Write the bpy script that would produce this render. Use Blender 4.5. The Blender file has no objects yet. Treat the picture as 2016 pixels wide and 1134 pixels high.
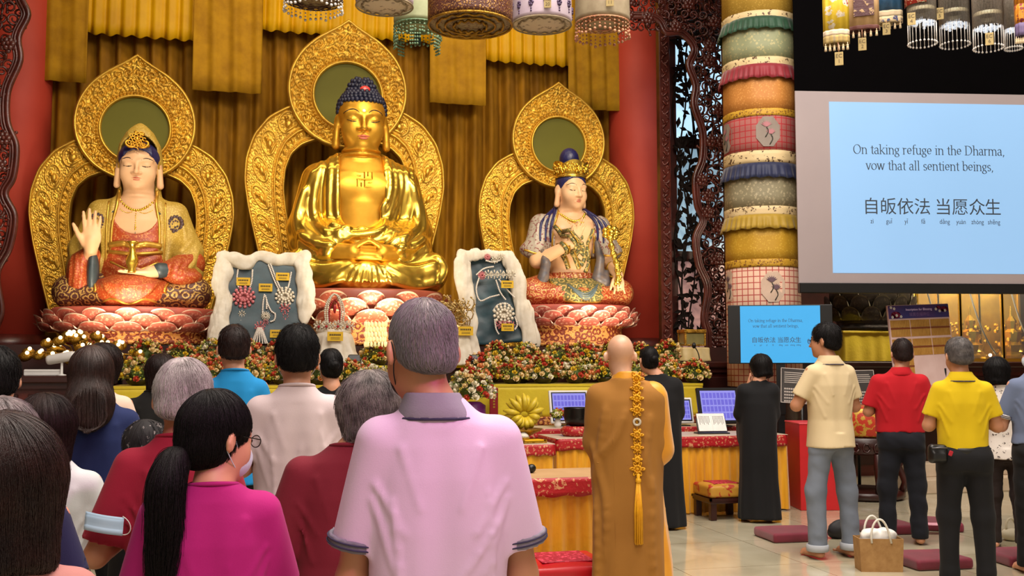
import bpy, math, random
import numpy as np
from mathutils import Vector, Matrix, Euler
random.seed(7); rng = np.random.default_rng(7)
S = bpy.context.scene
COL = S.collection
PI = math.pi
sin, cos, tan, rad = math.sin, math.cos, math.tan, math.radians

# ------------------------------------------------------------------ camera
FPX, CX, CY = 2000.0, 1008.0, 567.0            # focal length and centre for a 2016 x 1134 frame
YAW, PITCH, CAMZ = rad(14.0), rad(4.23), 1.5
cam = bpy.data.objects.new('camera', bpy.data.cameras.new('camera'))
COL.objects.link(cam); S.camera = cam
cam.data.sensor_width = 36.0; cam.data.lens = 36.0 * FPX / 2016.0
cam.data.clip_start = 0.05; cam.data.clip_end = 200
cam.location = (0, 0, CAMZ); cam.rotation_euler = (PI/2 + PITCH, 0, -YAW)
_f = np.array([sin(YAW)*cos(PITCH), cos(YAW)*cos(PITCH), sin(PITCH)])
_r = np.array([cos(YAW), -sin(YAW), 0.0])
_u = np.cross(_r, _f)
_h = np.array([sin(YAW), cos(YAW), 0.0])        # camera heading on the floor
def ray(px, py): return _f + _r*(px-CX)/FPX + _u*(CY-py)/FPX
def P(px, py, d):                               # point at distance d along the heading
    r = ray(px, py); t = d/np.dot(r, _h); v = r*t; return Vector((v[0], v[1], v[2]+CAMZ))
def PY(px, py, y):                              # point on the plane y = const (altar planes)
    r = ray(px, py); v = r*(y/r[1]); return Vector((v[0], v[1], v[2]+CAMZ))
def PZ(px, py, z):                              # point on a horizontal plane
    r = ray(px, py); v = r*((z-CAMZ)/r[2]); return Vector((v[0], v[1], z))

# ------------------------------------------------------------------ world, exposure, lights of the hall
S.view_settings.view_transform = 'Standard'; S.view_settings.look = 'None'
S.view_settings.gamma = 1.0; S.view_settings.use_curve_mapping = False
S.view_settings.exposure = 0.0
S.cycles.max_bounces = 6; S.cycles.diffuse_bounces = 3; S.cycles.glossy_bounces = 3
S.cycles.transmission_bounces = 4; S.cycles.transparent_max_bounces = 8
S.cycles.caustics_reflective = False; S.cycles.caustics_refractive = False
S.cycles.sample_clamp_indirect = 4.0
w = bpy.data.worlds.new('hall_air'); S.world = w; w.use_nodes = True
w.node_tree.nodes['Background'].inputs[0].default_value = (1.0, 0.86, 0.72, 1)
w.node_tree.nodes['Background'].inputs[1].default_value = 0.48
def area(name, loc, target, size, energy, color, sy=None, spread=180):
    l = bpy.data.lights.new(name, 'AREA'); l.energy = energy; l.color = color; l.size = size
    if sy: l.shape = 'RECTANGLE'; l.size_y = sy
    l.spread = rad(spread)
    o = bpy.data.objects.new(name, l); COL.objects.link(o); o.location = loc
    o.rotation_euler = (Vector(target)-Vector(loc)).to_track_quat('-Z', 'Y').to_euler(); return o
def spot(name, loc, target, energy, color, angle=40, blend=0.6, r=0.15):
    l = bpy.data.lights.new(name, 'SPOT'); l.energy = energy; l.color = color
    l.spot_size = rad(angle); l.spot_blend = blend; l.shadow_soft_size = r
    o = bpy.data.objects.new(name, l); COL.objects.link(o); o.location = loc
    o.rotation_euler = (Vector(target)-Vector(loc)).to_track_quat('-Z', 'Y').to_euler(); return o
WARM = (1.0, 0.84, 0.60); WHITE = (1.0, 0.90, 0.80)
area('ceiling_lamps_front', (1.5, 4.5, 8.6), (1.5, 6.0, 0), 5.0, 820, WHITE, 5.0)
area('ceiling_lamps_rear', (0.5, -2.0, 7.5), (0.3, 3.5, 0.8), 4.0, 360, WHITE, 3.0)
area('ceiling_lamps_right', (5.5, 6.0, 8.6), (5.5, 8.5, 0), 4.0, 560, WHITE, 4.0)
for nm, sx, e in (('statue_lamp_left', -1.6, 330), ('statue_lamp_middle', 1.58, 430), ('statue_lamp_right', 4.7, 370)):
    spot(nm, (sx*0.8+0.4, 9.3, 8.3), (sx, 14.6, 3.5), e*2.6, WARM, 42, 0.7, 0.35)
    area(nm+'_low', (sx, 12.9, 1.95), (sx, 14.6, 3.6), 0.9, 22, WARM, 0.2, 130)
area('curtain_wash', (1.5, 13.2, 8.9), (1.5, 16.4, 4.5), 9.0, 150, WARM, 0.5)
spot('magenta_stage_lamp', (1.6, 0.6, 3.0), (-0.05, 2.75, 1.35), 135, (1.0, 0.16, 0.75), 32, 0.7, 0.2)
area('right_altar_fill', (9.8, 12.1, 3.5), (9.8, 13.3, 1.7), 3.4, 150, WARM, 0.3)  # added fill light, hidden behind the screen, to brighten the right altar

# ------------------------------------------------------------------ small helpers
def lin(c):
    if isinstance(c, str):
        c = c.lstrip('#'); c = [int(c[i:i+2], 16)/255 for i in (0, 2, 4)]
        c = [x/12.92 if x <= 0.04045 else ((x+0.055)/1.055)**2.4 for x in c]
    return (c[0], c[1], c[2], 1.0)
def tag(o, label=None, cat=None, group=None, kind=None):
    if label: o['label'] = label
    if cat: o['category'] = cat
    if group: o['group'] = group
    if kind: o['kind'] = kind
    return o
def empty(name, loc=(0, 0, 0), rz=0.0, label=None, cat=None, group=None):
    o = bpy.data.objects.new(name, None); COL.objects.link(o); o.location = loc
    o.rotation_euler = (0, 0, rz); o.empty_display_size = 0.1
    return tag(o, label, cat, group)
def link(name, me, mat=None, parent=None, smooth=False):
    if mat is not None:
        me.materials.clear(); me.materials.append(mat)
    if smooth: me.polygons.foreach_set('use_smooth', np.ones(len(me.polygons), bool))
    o = bpy.data.objects.new(name, me); COL.objects.link(o)
    if parent is not None: o.parent = parent
    return o
def fastmesh(V, F, name='m'):
    """V (n,3) float, F (m,4) or (m,3) int arrays."""
    me = bpy.data.meshes.new(name); V = np.asarray(V, np.float32); F = np.asarray(F, np.int32)
    k = F.shape[1]
    me.vertices.add(len(V)); me.vertices.foreach_set('co', V.ravel())
    me.loops.add(F.size); me.loops.foreach_set('vertex_index', F.ravel())
    me.polygons.add(len(F)); me.polygons.foreach_set('loop_start', np.arange(0, F.size, k, dtype=np.int32))
    me.polygons.foreach_set('loop_total', np.full(len(F), k, np.int32))
    me.update(calc_edges=True); me.validate(); return me

class MB:
    """Collects polygons of one part."""
    def __init__(s): s.v = []; s.f = []
    def poly(s, vs, fs, M=None):
        o = len(s.v)
        s.v += [tuple(M @ Vector(v)) if M is not None else tuple(v) for v in vs]
        s.f += [tuple(i+o for i in f) for f in fs]; return s
    def box(s, lo, hi, M=None, b=0.0):
        x0, y0, z0 = lo; x1, y1, z1 = hi
        if b <= 0:
            vs = [(x0,y0,z0),(x1,y0,z0),(x1,y1,z0),(x0,y1,z0),(x0,y0,z1),(x1,y0,z1),(x1,y1,z1),(x0,y1,z1)]
            return s.poly(vs, [(0,3,2,1),(4,5,6,7),(0,1,5,4),(1,2,6,5),(2,3,7,6),(3,0,4,7)], M)
        b = min(b, (x1-x0)/2.01, (y1-y0)/2.01, (z1-z0)/2.01)
        ring = lambda e: [(x0+b-e, y0+0, 0)]
        rings = []
        for (z, i) in ((z0, b), (z0+b, 0), (z1-b, 0), (z1, b)):
            c = b*0.6
            a0, a1, b0, b1 = x0+i*0.7, x1-i*0.7, y0+i*0.7, y1-i*0.7
            rings.append([(a0+c,b0,z),(a1-c,b0,z),(a1,b0+c,z),(a1,b1-c,z),(a1-c,b1,z),(a0+c,b1,z),(a0,b1-c,z),(a0,b0+c,z)])
        vs = sum(rings, []); fs = []
        for k in range(3):
            for j in range(8): fs.append((k*8+j, k*8+(j+1)%8, k*8+8+(j+1)%8, k*8+8+j))
        fs.append(tuple(range(7, -1, -1))); fs.append(tuple(range(24, 32)))
        return s.poly(vs, fs, M)
    def lathe(s, prof, n=24, M=None, cap=True, a0=0, a1=2*PI, sq=1.0):
        full = abs(a1-a0-2*PI) < 1e-6; m = n if full else n+1
        vs = [(r*cos(a0+(a1-a0)*j/n), r*sin(a0+(a1-a0)*j/n)*sq, z) for (r, z) in prof for j in range(m)]
        fs = []
        for k in range(len(prof)-1):
            for j in range(n):
                j2 = (j+1) % m if full else j+1
                fs.append((k*m+j, k*m+j2, (k+1)*m+j2, (k+1)*m+j))
        if cap and full:
            if prof[0][0] > 1e-6: fs.append(tuple(range(n-1, -1, -1)))
            if prof[-1][0] > 1e-6: fs.append(tuple(range((len(prof)-1)*m, len(prof)*m)))
        return s.poly(vs, fs, M)
    def tube(s, pts, r, n=8, M=None, closed=False):
        pts = [Vector(p) for p in pts]; rs = r if hasattr(r, '__len__') else [r]*len(pts)
        vs, fs = [], []; N = len(pts); up = None
        for i, p in enumerate(pts):
            if closed: t = pts[(i+1) % N]-pts[i-1]
            else: t = pts[min(i+1, N-1)]-pts[max(i-1, 0)]
            t = t.normalized() if t.length > 1e-9 else Vector((0, 0, 1))
            if up is None: up = Vector((0, 0, 1)) if abs(t.z) < 0.9 else Vector((1, 0, 0))
            a = t.cross(up)
            if a.length < 1e-6: a = t.orthogonal()
            a.normalize(); b = a.cross(t).normalized(); up = b
            for j in range(n):
                q = p + (a*cos(2*PI*j/n)+b*sin(2*PI*j/n))*rs[i]; vs.append(q)
        for i in range(N if closed else N-1):
            for j in range(n):
                i2 = (i+1) % N
                fs.append((i*n+j, i*n+(j+1) % n, i2*n+(j+1) % n, i2*n+j))
        if not closed: fs.append(tuple(range(n-1, -1, -1))); fs.append(tuple(range((N-1)*n, N*n)))
        return s.poly(vs, fs, M)
    def prism(s, pts, y0, y1, M=None):
        """2D outline (x,z) extruded along y."""
        n = len(pts)
        vs = [(x, y0, z) for x, z in pts]+[(x, y1, z) for x, z in pts]
        fs = [tuple(range(n)), tuple(range(2*n-1, n-1, -1))]+[(i, n+i, n+(i+1) % n, (i+1) % n) for i in range(n)]
        return s.poly(vs, fs, M)
    def ball(s, c, r, n=8, m=6, M=None):
        rx, ry, rz = r if hasattr(r, '__len__') else (r, r, r)
        vs = [(c[0], c[1], c[2]-rz)]; fs = []
        for i in range(1, m):
            a = -PI/2+PI*i/m
            for j in range(n): vs.append((c[0]+rx*cos(a)*cos(2*PI*j/n), c[1]+ry*cos(a)*sin(2*PI*j/n), c[2]+rz*sin(a)))
        vs.append((c[0], c[1], c[2]+rz))
        for j in range(n): fs.append((0, 1+(j+1) % n, 1+j)); fs.append((len(vs)-1, 1+(m-2)*n+j, 1+(m-2)*n+(j+1) % n))
        for i in range(m-2):
            for j in range(n): fs.append((1+i*n+j, 1+i*n+(j+1) % n, 1+(i+1)*n+(j+1) % n, 1+(i+1)*n+j))
        return s.poly(vs, fs, M)
    def sheet(s, fn, nu, nv, M=None, closed=False):
        vs = [fn(i/nu, j/nv) for i in range(nu+1) for j in range(nv+1)]
        fs = [(i*(nv+1)+j, (i+1)*(nv+1)+j, (i+1)*(nv+1)+j+1, i*(nv+1)+j+1) for i in range(nu) for j in range(nv)]
        return s.poly(vs, fs, M)
    def mesh(s, name='m'):
        me = bpy.data.meshes.new(name); me.from_pydata(s.v, [], s.f); me.update(); return me
    def build(s, name, mat, parent=None, smooth=False, thick=0.0):
        o = link(name, s.mesh(name), mat, parent, smooth)
        if thick: md = o.modifiers.new('thickness', 'SOLIDIFY'); md.thickness = thick; md.offset = 0
        return o
def dup(o, parent=None, loc=None, rot=None, scale=None):
    c = o.copy(); COL.objects.link(c)
    if parent is not None: c.parent = parent
    if loc is not None: c.location = loc
    if rot is not None: c.rotation_euler = rot
    if scale is not None: c.scale = scale
    return c
def dup_tree(o, loc, rot=None, scale=None):
    c = dup(o, None, loc, rot, scale)
    for ch in list(o.children):
        d = dup(ch, c)
        for g in list(ch.children): dup(g, d)
    return c

# ------------------------------------------------------------------ signed-distance modeller (smooth bodies, cloth, statues)
def smin(a, b, k):
    if k <= 1e-9: return np.minimum(a, b)
    h = np.maximum(k-np.abs(a-b), 0)/k
    return np.minimum(a, b)-h*h*k*0.25
class Field:
    def __init__(s, lo, hi, h):
        s.lo = np.array(lo, float); s.h = h
        s.n = np.ceil((np.array(hi)-s.lo)/h).astype(int)+1
        s.ax = [s.lo[i]+h*np.arange(s.n[i]) for i in range(3)]
        s.F = np.full(s.n, 9.0, np.float32)
    def blk(s, lo, hi):
        sl = []
        for i in range(3):
            a = int(np.floor((lo[i]-s.lo[i])/s.h)); b = int(np.ceil((hi[i]-s.lo[i])/s.h))+1
            a = max(a, 0); b = min(b, s.n[i])
            if b <= a: return None
            sl.append(slice(a, b))
        X = s.ax[0][sl[0]][:, None, None]; Y = s.ax[1][sl[1]][None, :, None]; Z = s.ax[2][sl[2]][None, None, :]
        return tuple(sl), X, Y, Z
    def put(s, lo, hi, fn, k=0.0, op='u', pad=0.0):
        m = k+3*s.h+pad
        b = s.blk([v-m for v in lo], [v+m for v in hi])
        if b is None: return s
        sl, X, Y, Z = b; d = fn(X, Y, Z).astype(np.float32); A = s.F[sl]
        if op == 'u': s.F[sl] = smin(A, d, k)
        elif op == 's': s.F[sl] = -smin(-A, d, k)
        elif op == 'i': s.F[sl] = -smin(-A, -d, k)
        return s
    def cone(s, a, b, ra, rb=None, k=0.0, op='u', sq=None):
        rb = ra if rb is None else rb; a = np.array(a, float); b = np.array(b, float); R = max(ra, rb)
        q = np.array(sq if sq is not None else (1, 1, 1), float)   # axis scale: <1 flattens along that axis
        ab = (b-a)/q; L = max(float(ab @ ab), 1e-12)
        def fn(X, Y, Z):
            px, py, pz = (X-a[0])/q[0], (Y-a[1])/q[1], (Z-a[2])/q[2]
            t = np.clip((px*ab[0]+py*ab[1]+pz*ab[2])/L, 0, 1)
            return (np.sqrt((px-t*ab[0])**2+(py-t*ab[1])**2+(pz-t*ab[2])**2)-(ra+(rb-ra)*t))*q.min()
        return s.put(np.minimum(a, b)-R*q, np.maximum(a, b)+R*q, fn, k, op)
    def tube(s, pts, rs, k=0.0, op='u', sq=None):
        if not hasattr(rs, '__len__'): rs = [rs]*len(pts)
        for i in range(len(pts)-1): s.cone(pts[i], pts[i+1], rs[i], rs[i+1], k, op, sq)
        return s
    def ell(s, c, r, k=0.0, op='u', R=None):
        c = np.array(c, float); r = np.array(r if hasattr(r, '__len__') else (r, r, r), float)
        if R is not None: R = np.array(R if isinstance(R, Matrix) else Euler(R).to_matrix())
        def fn(X, Y, Z):
            px, py, pz = X-c[0], Y-c[1], Z-c[2]
            if R is not None:
                px, py, pz = (R[0,0]*px+R[1,0]*py+R[2,0]*pz, R[0,1]*px+R[1,1]*py+R[2,1]*pz, R[0,2]*px+R[1,2]*py+R[2,2]*pz)
            k0 = np.sqrt((px/r[0])**2+(py/r[1])**2+(pz/r[2])**2)
            k1 = np.sqrt((px/r[0]**2)**2+(py/r[1]**2)**2+(pz/r[2]**2)**2)+1e-9
            return k0*(k0-1)/k1
        e = r if R is None else np.array([r.max()]*3)
        return s.put(c-e, c+e, fn, k, op)
    def loft(s, rings, k=0.0, op='u', n=2.0, off=(0, 0), fold=None):
        """rings: (z, cx, cy, rx, ry) bottom to top; fold(theta, Z) adds relative radius."""
        A = np.array(rings, float); z0, z1 = A[0, 0], A[-1, 0]
        def fn(X, Y, Z):
            z = np.clip(Z, z0, z1); g = lambda i: np.interp(z, A[:, 0], A[:, i])
            cx, cy, rx, ry = g(1), g(2), g(3), g(4)
            dx, dy = (X-cx)/rx, (Y-cy)/ry
            q = (np.abs(dx)**n+np.abs(dy)**n)**(1/n)
            if fold is not None: q = q-fold(np.arctan2(dy, dx), Z)
            d = (q-1)*np.minimum(rx, ry)
            return np.maximum(d, np.maximum(z0-Z, Z-z1))
        mx = A[:, 3].max()*1.15; my = A[:, 4].max()*1.15
        return s.put((A[:, 1].min()-mx, A[:, 2].min()-my, z0), (A[:, 1].max()+mx, A[:, 2].max()+my, z1), fn, k, op)
    def box(s, c, hf, r=0.0, k=0.0, op='u', R=None):
        c = np.array(c, float); hf = np.array(hf, float)
        if R is not None: R = np.array(Euler(R).to_matrix())
        def fn(X, Y, Z):
            px, py, pz = X-c[0], Y-c[1], Z-c[2]
            if R is not None:
                px, py, pz = (R[0,0]*px+R[1,0]*py+R[2,0]*pz, R[0,1]*px+R[1,1]*py+R[2,1]*pz, R[0,2]*px+R[1,2]*py+R[2,2]*pz)
            qx, qy, qz = np.abs(px)-hf[0]+r, np.abs(py)-hf[1]+r, np.abs(pz)-hf[2]+r
            o = np.sqrt(np.maximum(qx, 0)**2+np.maximum(qy, 0)**2+np.maximum(qz, 0)**2)
            return o+np.minimum(np.maximum(qx, np.maximum(qy, qz)), 0)-r
        e = hf if R is None else np.array([np.linalg.norm(hf)]*3)
        return s.put(c-e, c+e, fn, k, op)
    def plane(s, p, nrm, k=0.0):                     # keep the side the normal points away from
        p = np.array(p, float); nrm = np.array(nrm, float); nrm /= np.linalg.norm(nrm)
        X, Y, Z = s.ax[0][:, None, None], s.ax[1][None, :, None], s.ax[2][None, None, :]
        d = ((X-p[0])*nrm[0]+(Y-p[1])*nrm[1]+(Z-p[2])*nrm[2]).astype(np.float32)
        s.F = -smin(-s.F, -d, k) if k else np.maximum(s.F, d); return s
    def warp(s, fn):                                 # add a displacement to the whole field
        X, Y, Z = s.ax[0][:, None, None], s.ax[1][None, :, None], s.ax[2][None, None, :]
        s.F = (s.F+fn(X, Y, Z)).astype(np.float32); return s
    def sample(s, Q):
        Q = np.asarray(Q, float); g = (Q-s.lo)/s.h
        g = np.clip(g, 0, s.n-1.001); i = g.astype(int); f = g-i; o = 0
        for dx in (0, 1):
            for dy in (0, 1):
                for dz in (0, 1):
                    wgt = (f[:, 0] if dx else 1-f[:, 0])*(f[:, 1] if dy else 1-f[:, 1])*(f[:, 2] if dz else 1-f[:, 2])
                    o = o+wgt*s.F[i[:, 0]+dx, i[:, 1]+dy, i[:, 2]+dz]
        return o
    def grad(s, Q):
        e = s.h; G = np.stack([s.sample(Q+np.eye(3)[i]*e)-s.sample(Q-np.eye(3)[i]*e) for i in range(3)], 1)
        return G/(np.linalg.norm(G, axis=1, keepdims=True)+1e-9)
    def hit(s, p, d, far=3.0, inset=0.0):             # march a ray to the surface
        p = np.array(p, float); d = np.array(d, float); t = 0.0; step = s.h*0.5
        while t < far:
            if s.sample((p+d*t)[None])[0] < inset: return p+d*t
            t += step
        return None
    def nets(s):
        F = s.F; s.F[[0, -1]] = np.maximum(F[[0, -1]], 1e-3); F[:, [0, -1]] = np.maximum(F[:, [0, -1]], 1e-3); F[:, :, [0, -1]] = np.maximum(F[:, :, [0, -1]], 1e-3)
        I = F < 0; nx, ny, nz = F.shape
        c = np.zeros((nx-1, ny-1, nz-1), np.int8)
        for dx in (0, 1):
            for dy in (0, 1):
                for dz in (0, 1): c += I[dx:nx-1+dx, dy:ny-1+dy, dz:nz-1+dz]
        ci, cj, ck = np.nonzero((c > 0) & (c < 8))
        idx = np.full(c.shape, -1, np.int32); idx[ci, cj, ck] = np.arange(len(ci))
        acc = np.zeros((len(ci), 3)); cnt = np.zeros(len(ci))
        cor = [(dx, dy, dz) for dx in (0, 1) for dy in (0, 1) for dz in (0, 1)]
        val = {q: F[ci+q[0], cj+q[1], ck+q[2]] for q in cor}
        for a in cor:
            for ax in range(3):
                if a[ax]: continue
                b = list(a); b[ax] = 1; b = tuple(b); va, vb = val[a], val[b]
                m = (va < 0) != (vb < 0); t = np.where(m, va/np.where(m, va-vb, 1), 0)
                for q in range(3): acc[:, q] += np.where(m, a[q]+(t if q == ax else 0), 0)
                cnt += m
        V = s.lo+s.h*(np.stack([ci, cj, ck], 1)+acc/np.maximum(cnt, 1)[:, None])
        quads = []
        for ax in range(3):
            A = I[tuple(slice(0, -1) if q == ax else slice(None) for q in range(3))]
            B = I[tuple(slice(1, None) if q == ax else slice(None) for q in range(3))]
            e = np.nonzero(A != B); e = [x.copy() for x in e]
            o1, o2 = [q for q in range(3) if q != ax]
            ok = (e[o1] > 0) & (e[o2] > 0) & (e[o1] < F.shape[o1]-1) & (e[o2] < F.shape[o2]-1)
            e = [x[ok] for x in e]; ins = A[tuple(e)]
            def cell(d1, d2):
                q = [x for x in e]; q[o1] = e[o1]-d1; q[o2] = e[o2]-d2; return idx[tuple(q)]
            Q = np.stack([cell(1, 1), cell(0, 1), cell(0, 0), cell(1, 0)], 1)
            if ax == 1: Q = Q[:, ::-1]
            Q = np.where(ins[:, None], Q, Q[:, ::-1]); quads.append(Q)
        Q = np.concatenate(quads); return V, Q[(Q >= 0).all(1)]
    def build(s, name, mat, parent=None, relax=1):
        V, Q = s.nets()
        for _ in range(relax):                        # light Laplacian to take the grid out
            acc = np.zeros_like(V); cnt = np.zeros(len(V))
            for a in range(4):
                for b in ((a+1) % 4, (a+3) % 4):
                    acc += np.stack([np.bincount(Q[:, a], V[Q[:, b], q], len(V)) for q in range(3)], 1); cnt += np.bincount(Q[:, a], minlength=len(V))
            V = 0.5*V+0.5*acc/np.maximum(cnt, 1)[:, None]
        s.V = V
        return link(name, fastmesh(V, Q, name), mat, parent, True)
def wob(seed, scale, amp, stretch=(1, 1, 1)):
    """Smooth irregular displacement from a few warped sines."""
    r = np.random.default_rng(seed); K = r.normal(size=(5, 3))*np.array(stretch)/scale; ph = r.uniform(0, 6.28, 5)
    def fn(X, Y, Z):
        o = 0
        for i in range(5):
            wv = 0.6*np.sin(K[(i+1) % 5, 0]*X+K[(i+1) % 5, 1]*Y+K[(i+1) % 5, 2]*Z+ph[i])
            o = o+np.sin(K[i, 0]*X+K[i, 1]*Y+K[i, 2]*Z+ph[i]*2+wv)
        return o*amp/5
    return fn

# ------------------------------------------------------------------ materials
def newmat(name):
    m = bpy.data.materials.new(name); m.use_nodes = True; nt = m.node_tree; nt.nodes.clear()
    out = nt.nodes.new('ShaderNodeOutputMaterial'); b = nt.nodes.new('ShaderNodeBsdfPrincipled')
    nt.links.new(b.outputs[0], out.inputs[0]); return m, nt, b
def N(nt, t, **kw):
    n = nt.nodes.new('ShaderNode'+t)
    for k, v in kw.items():
        if k in n.bl_rna.properties: setattr(n, k, v)
        else: n.inputs[k.replace('_', ' ')].default_value = v
    return n
def ramp(nt, src, stops, interp='LINEAR'):
    r = nt.nodes.new('ShaderNodeValToRGB'); r.color_ramp.interpolation = interp
    while len(r.color_ramp.elements) < len(stops): r.color_ramp.elements.new(0.5)
    for e, (p, c) in zip(r.color_ramp.elements, stops): e.position = p; e.color = lin(c)
    nt.links.new(src, r.inputs[0]); return r.outputs[0]
def coords(nt, scale=(1, 1, 1), kind='Object'):
    t = nt.nodes.new('ShaderNodeTexCoord'); mp = nt.nodes.new('ShaderNodeMapping')
    mp.inputs['Scale'].default_value = scale; nt.links.new(t.outputs[kind], mp.inputs[0]); return mp.outputs[0]
def M(name, c, c2=None, rough=0.6, metal=0.0, nscale=6.0, bump=0.0, bscale=60.0, bdist=0.01, sheen=0.0, spec=0.5,
      stretch=(1, 1, 1), coat=0.0, emit=None, es=0.0, trans=0.0, alpha=1.0, contrast=0.35, bstretch=None, weave=0.0):
    """General procedural surface: two tones mixed by noise, fine noise bump."""
    m, nt, b = newmat(name); L = nt.links
    b.inputs['Roughness'].default_value = rough; b.inputs['Metallic'].default_value = metal
    b.inputs['Specular IOR Level'].default_value = spec; b.inputs['Coat Weight'].default_value = coat
    b.inputs['Sheen Weight'].default_value = sheen; b.inputs['Transmission Weight'].default_value = trans
    b.inputs['Alpha'].default_value = alpha
    v = coords(nt, stretch)
    n = N(nt, 'TexNoise', Scale=nscale, Detail=4.0, Roughness=0.55); L.new(v, n.inputs['Vector'])
    if c2 is None: c2 = [x*0.86 for x in lin(c)[:3]]
    L.new(ramp(nt, n.outputs['Fac'], ((0.5-contrast/2, c2), (0.5+contrast/2, c))), b.inputs['Base Color'])
    if bump:
        v2 = coords(nt, bstretch or (1, 1, 1))
        n2 = N(nt, 'TexNoise', Scale=bscale, Detail=3.0, Roughness=0.6); L.new(v2, n2.inputs['Vector'])
        bp = N(nt, 'Bump', Strength=bump, Distance=bdist); L.new(n2.outputs['Fac'], bp.inputs['Height'])
        L.new(bp.outputs[0], b.inputs['Normal'])
    if emit is not None:
        b.inputs['Emission Color'].default_value = lin(emit); b.inputs['Emission Strength'].default_value = es
    return m
def Mbrocade(name, base, motif, scale=8.0, rough=0.5, metal_m=0.6, cut=0.32, motif2=None, fine=3.0, mixc=None, bump=0.4, bdist=0.01):
    """Woven / painted pattern: ring rosettes and scrolls of a second colour on a ground."""
    m, nt, b = newmat(name); L = nt.links; v = coords(nt)
    vo = N(nt, 'TexVoronoi', Scale=scale); L.new(v, vo.inputs['Vector'])
    mu = N(nt, 'Math', operation='MULTIPLY'); mu.inputs[1].default_value = 14.0*fine/3; L.new(vo.outputs['Distance'], mu.inputs[0])
    sn = N(nt, 'Math', operation='SINE'); L.new(mu.outputs[0], sn.inputs[0])
    nz = N(nt, 'TexNoise', Scale=scale*fine, Detail=2.0, Distortion=1.6); L.new(v, nz.inputs['Vector'])
    ad = N(nt, 'Math', operation='MULTIPLY_ADD'); ad.inputs[1].default_value = 0.22; L.new(sn.outputs[0], ad.inputs[0]); L.new(nz.outputs['Fac'], ad.inputs[2])
    stops = ((cut, base), (cut+0.06, motif)) if not motif2 else ((cut, base), (cut+0.05, motif), (cut+0.22, motif), (cut+0.27, motif2))
    stops = [(0.5+(p-0.32)*0.8 if p != cut else p+0.16, c) for p, c in stops] if False else [(min(p+0.2, 1.0), c) for p, c in stops]
    col = ramp(nt, ad.outputs[0], stops); L.new(col, b.inputs['Base Color'])
    mask = ramp(nt, ad.outputs[0], ((cut+0.2, (0, 0, 0)), (cut+0.26, (metal_m,)*3))); L.new(mask, b.inputs['Metallic'])
    b.inputs['Roughness'].default_value = rough
    bp = N(nt, 'Bump', Strength=bump, Distance=bdist); L.new(ad.outputs[0], bp.inputs['Height']); L.new(bp.outputs[0], b.inputs['Normal'])
    return m
def Mglow(name, c, s=1.0):
    m = bpy.data.materials.new(name); m.use_nodes = True; nt = m.node_tree; nt.nodes.clear()
    out = nt.nodes.new('ShaderNodeOutputMaterial'); e = nt.nodes.new('ShaderNodeEmission')
    e.inputs[0].default_value = lin(c); e.inputs[1].default_value = s; nt.links.new(e.outputs[0], out.inputs[0]); return m
TEXTS = []
def split_loose(o):
    """Give every loose piece of a part an object of its own."""
    me = o.data; n = len(me.vertices); lab = np.arange(n); E = np.empty(len(me.edges)*2, np.int32); me.edges.foreach_get('vertices', E); E = E.reshape(-1, 2)
    while True:
        m = np.minimum(lab[E[:, 0]], lab[E[:, 1]]); new = lab.copy(); np.minimum.at(new, E[:, 0], m); np.minimum.at(new, E[:, 1], m); new = new[new]
        if (new == lab).all(): break
        lab = new
    ids, cnt = np.unique(lab, return_counts=True)
    if len(ids) < 2: return
    V = np.empty(n*3, np.float32); me.vertices.foreach_get('co', V); V = V.reshape(-1, 3); Pl = [tuple(p.vertices) for p in me.polygons]; pl = np.array([lab[p[0]] for p in Pl]); first = True
    for i in ids:
        sel = np.nonzero(lab == i)[0]; mp = {int(v): k for k, v in enumerate(sel)}; m2 = bpy.data.meshes.new(me.name); m2.from_pydata(V[sel].tolist(), [], [[mp[v] for v in Pl[k]] for k in np.nonzero(pl == i)[0]]); m2.update()
        for mt in me.materials: m2.materials.append(mt)
        m2.polygons.foreach_set('use_smooth', np.ones(len(m2.polygons), bool))
        if first: o.data = m2; first = False
        else: c = bpy.data.objects.new(o.name, m2); COL.objects.link(c); c.parent = o.parent
def text(body, size, mat, parent, loc, rot=(PI/2, 0, 0), align='CENTER', name='lettering', extrude=0.0, sx=1.0):
    cu = bpy.data.curves.new(name, 'FONT'); cu.body = body; cu.size = size; cu.align_x = align; cu.align_y = 'CENTER'
    cu.extrude = extrude; cu.materials.append(mat); cu.resolution_u = 3
    o = bpy.data.objects.new(name, cu); COL.objects.link(o); o.parent = parent; o.location = loc; o.rotation_euler = rot; o.scale = (sx, 1, 1)
    TEXTS.append(o); return o
# ------------------------------------------------------------------ shared materials
def tiled_floor():
    m, nt, b = newmat('polished_cream_marble'); L = nt.links; v = coords(nt)
    n = N(nt, 'TexNoise', Scale=1.6, Detail=6.0, Distortion=1.2); L.new(v, n.inputs['Vector'])
    c = ramp(nt, n.outputs['Fac'], ((0.3, '#aaa188'), (0.55, '#bcb49b'), (0.75, '#c8c1a9')))
    br = N(nt, 'TexBrick', offset=0.0, Scale=1.0, Mortar_Size=0.004, Brick_Width=1.0, Row_Height=1.0); L.new(v, br.inputs['Vector'])
    br.inputs['Color1'].default_value = (1, 1, 1, 1); br.inputs['Color2'].default_value = (0.94, 0.94, 0.92, 1); br.inputs['Mortar'].default_value = (0.5, 0.45, 0.38, 1)
    mx = N(nt, 'MixRGB', blend_type='MULTIPLY'); mx.inputs[0].default_value = 1.0
    L.new(c, mx.inputs[1]); L.new(br.outputs['Color'], mx.inputs[2]); L.new(mx.outputs[0], b.inputs['Base Color'])
    b.inputs['Roughness'].default_value = 0.13; b.inputs['Coat Weight'].default_value = 0.3
    return m
GOLD = M('polished_gold', '#f7d05a', '#e8bd44', 0.25, 0.92, 3, 0.03, 12, 0.02)
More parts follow.
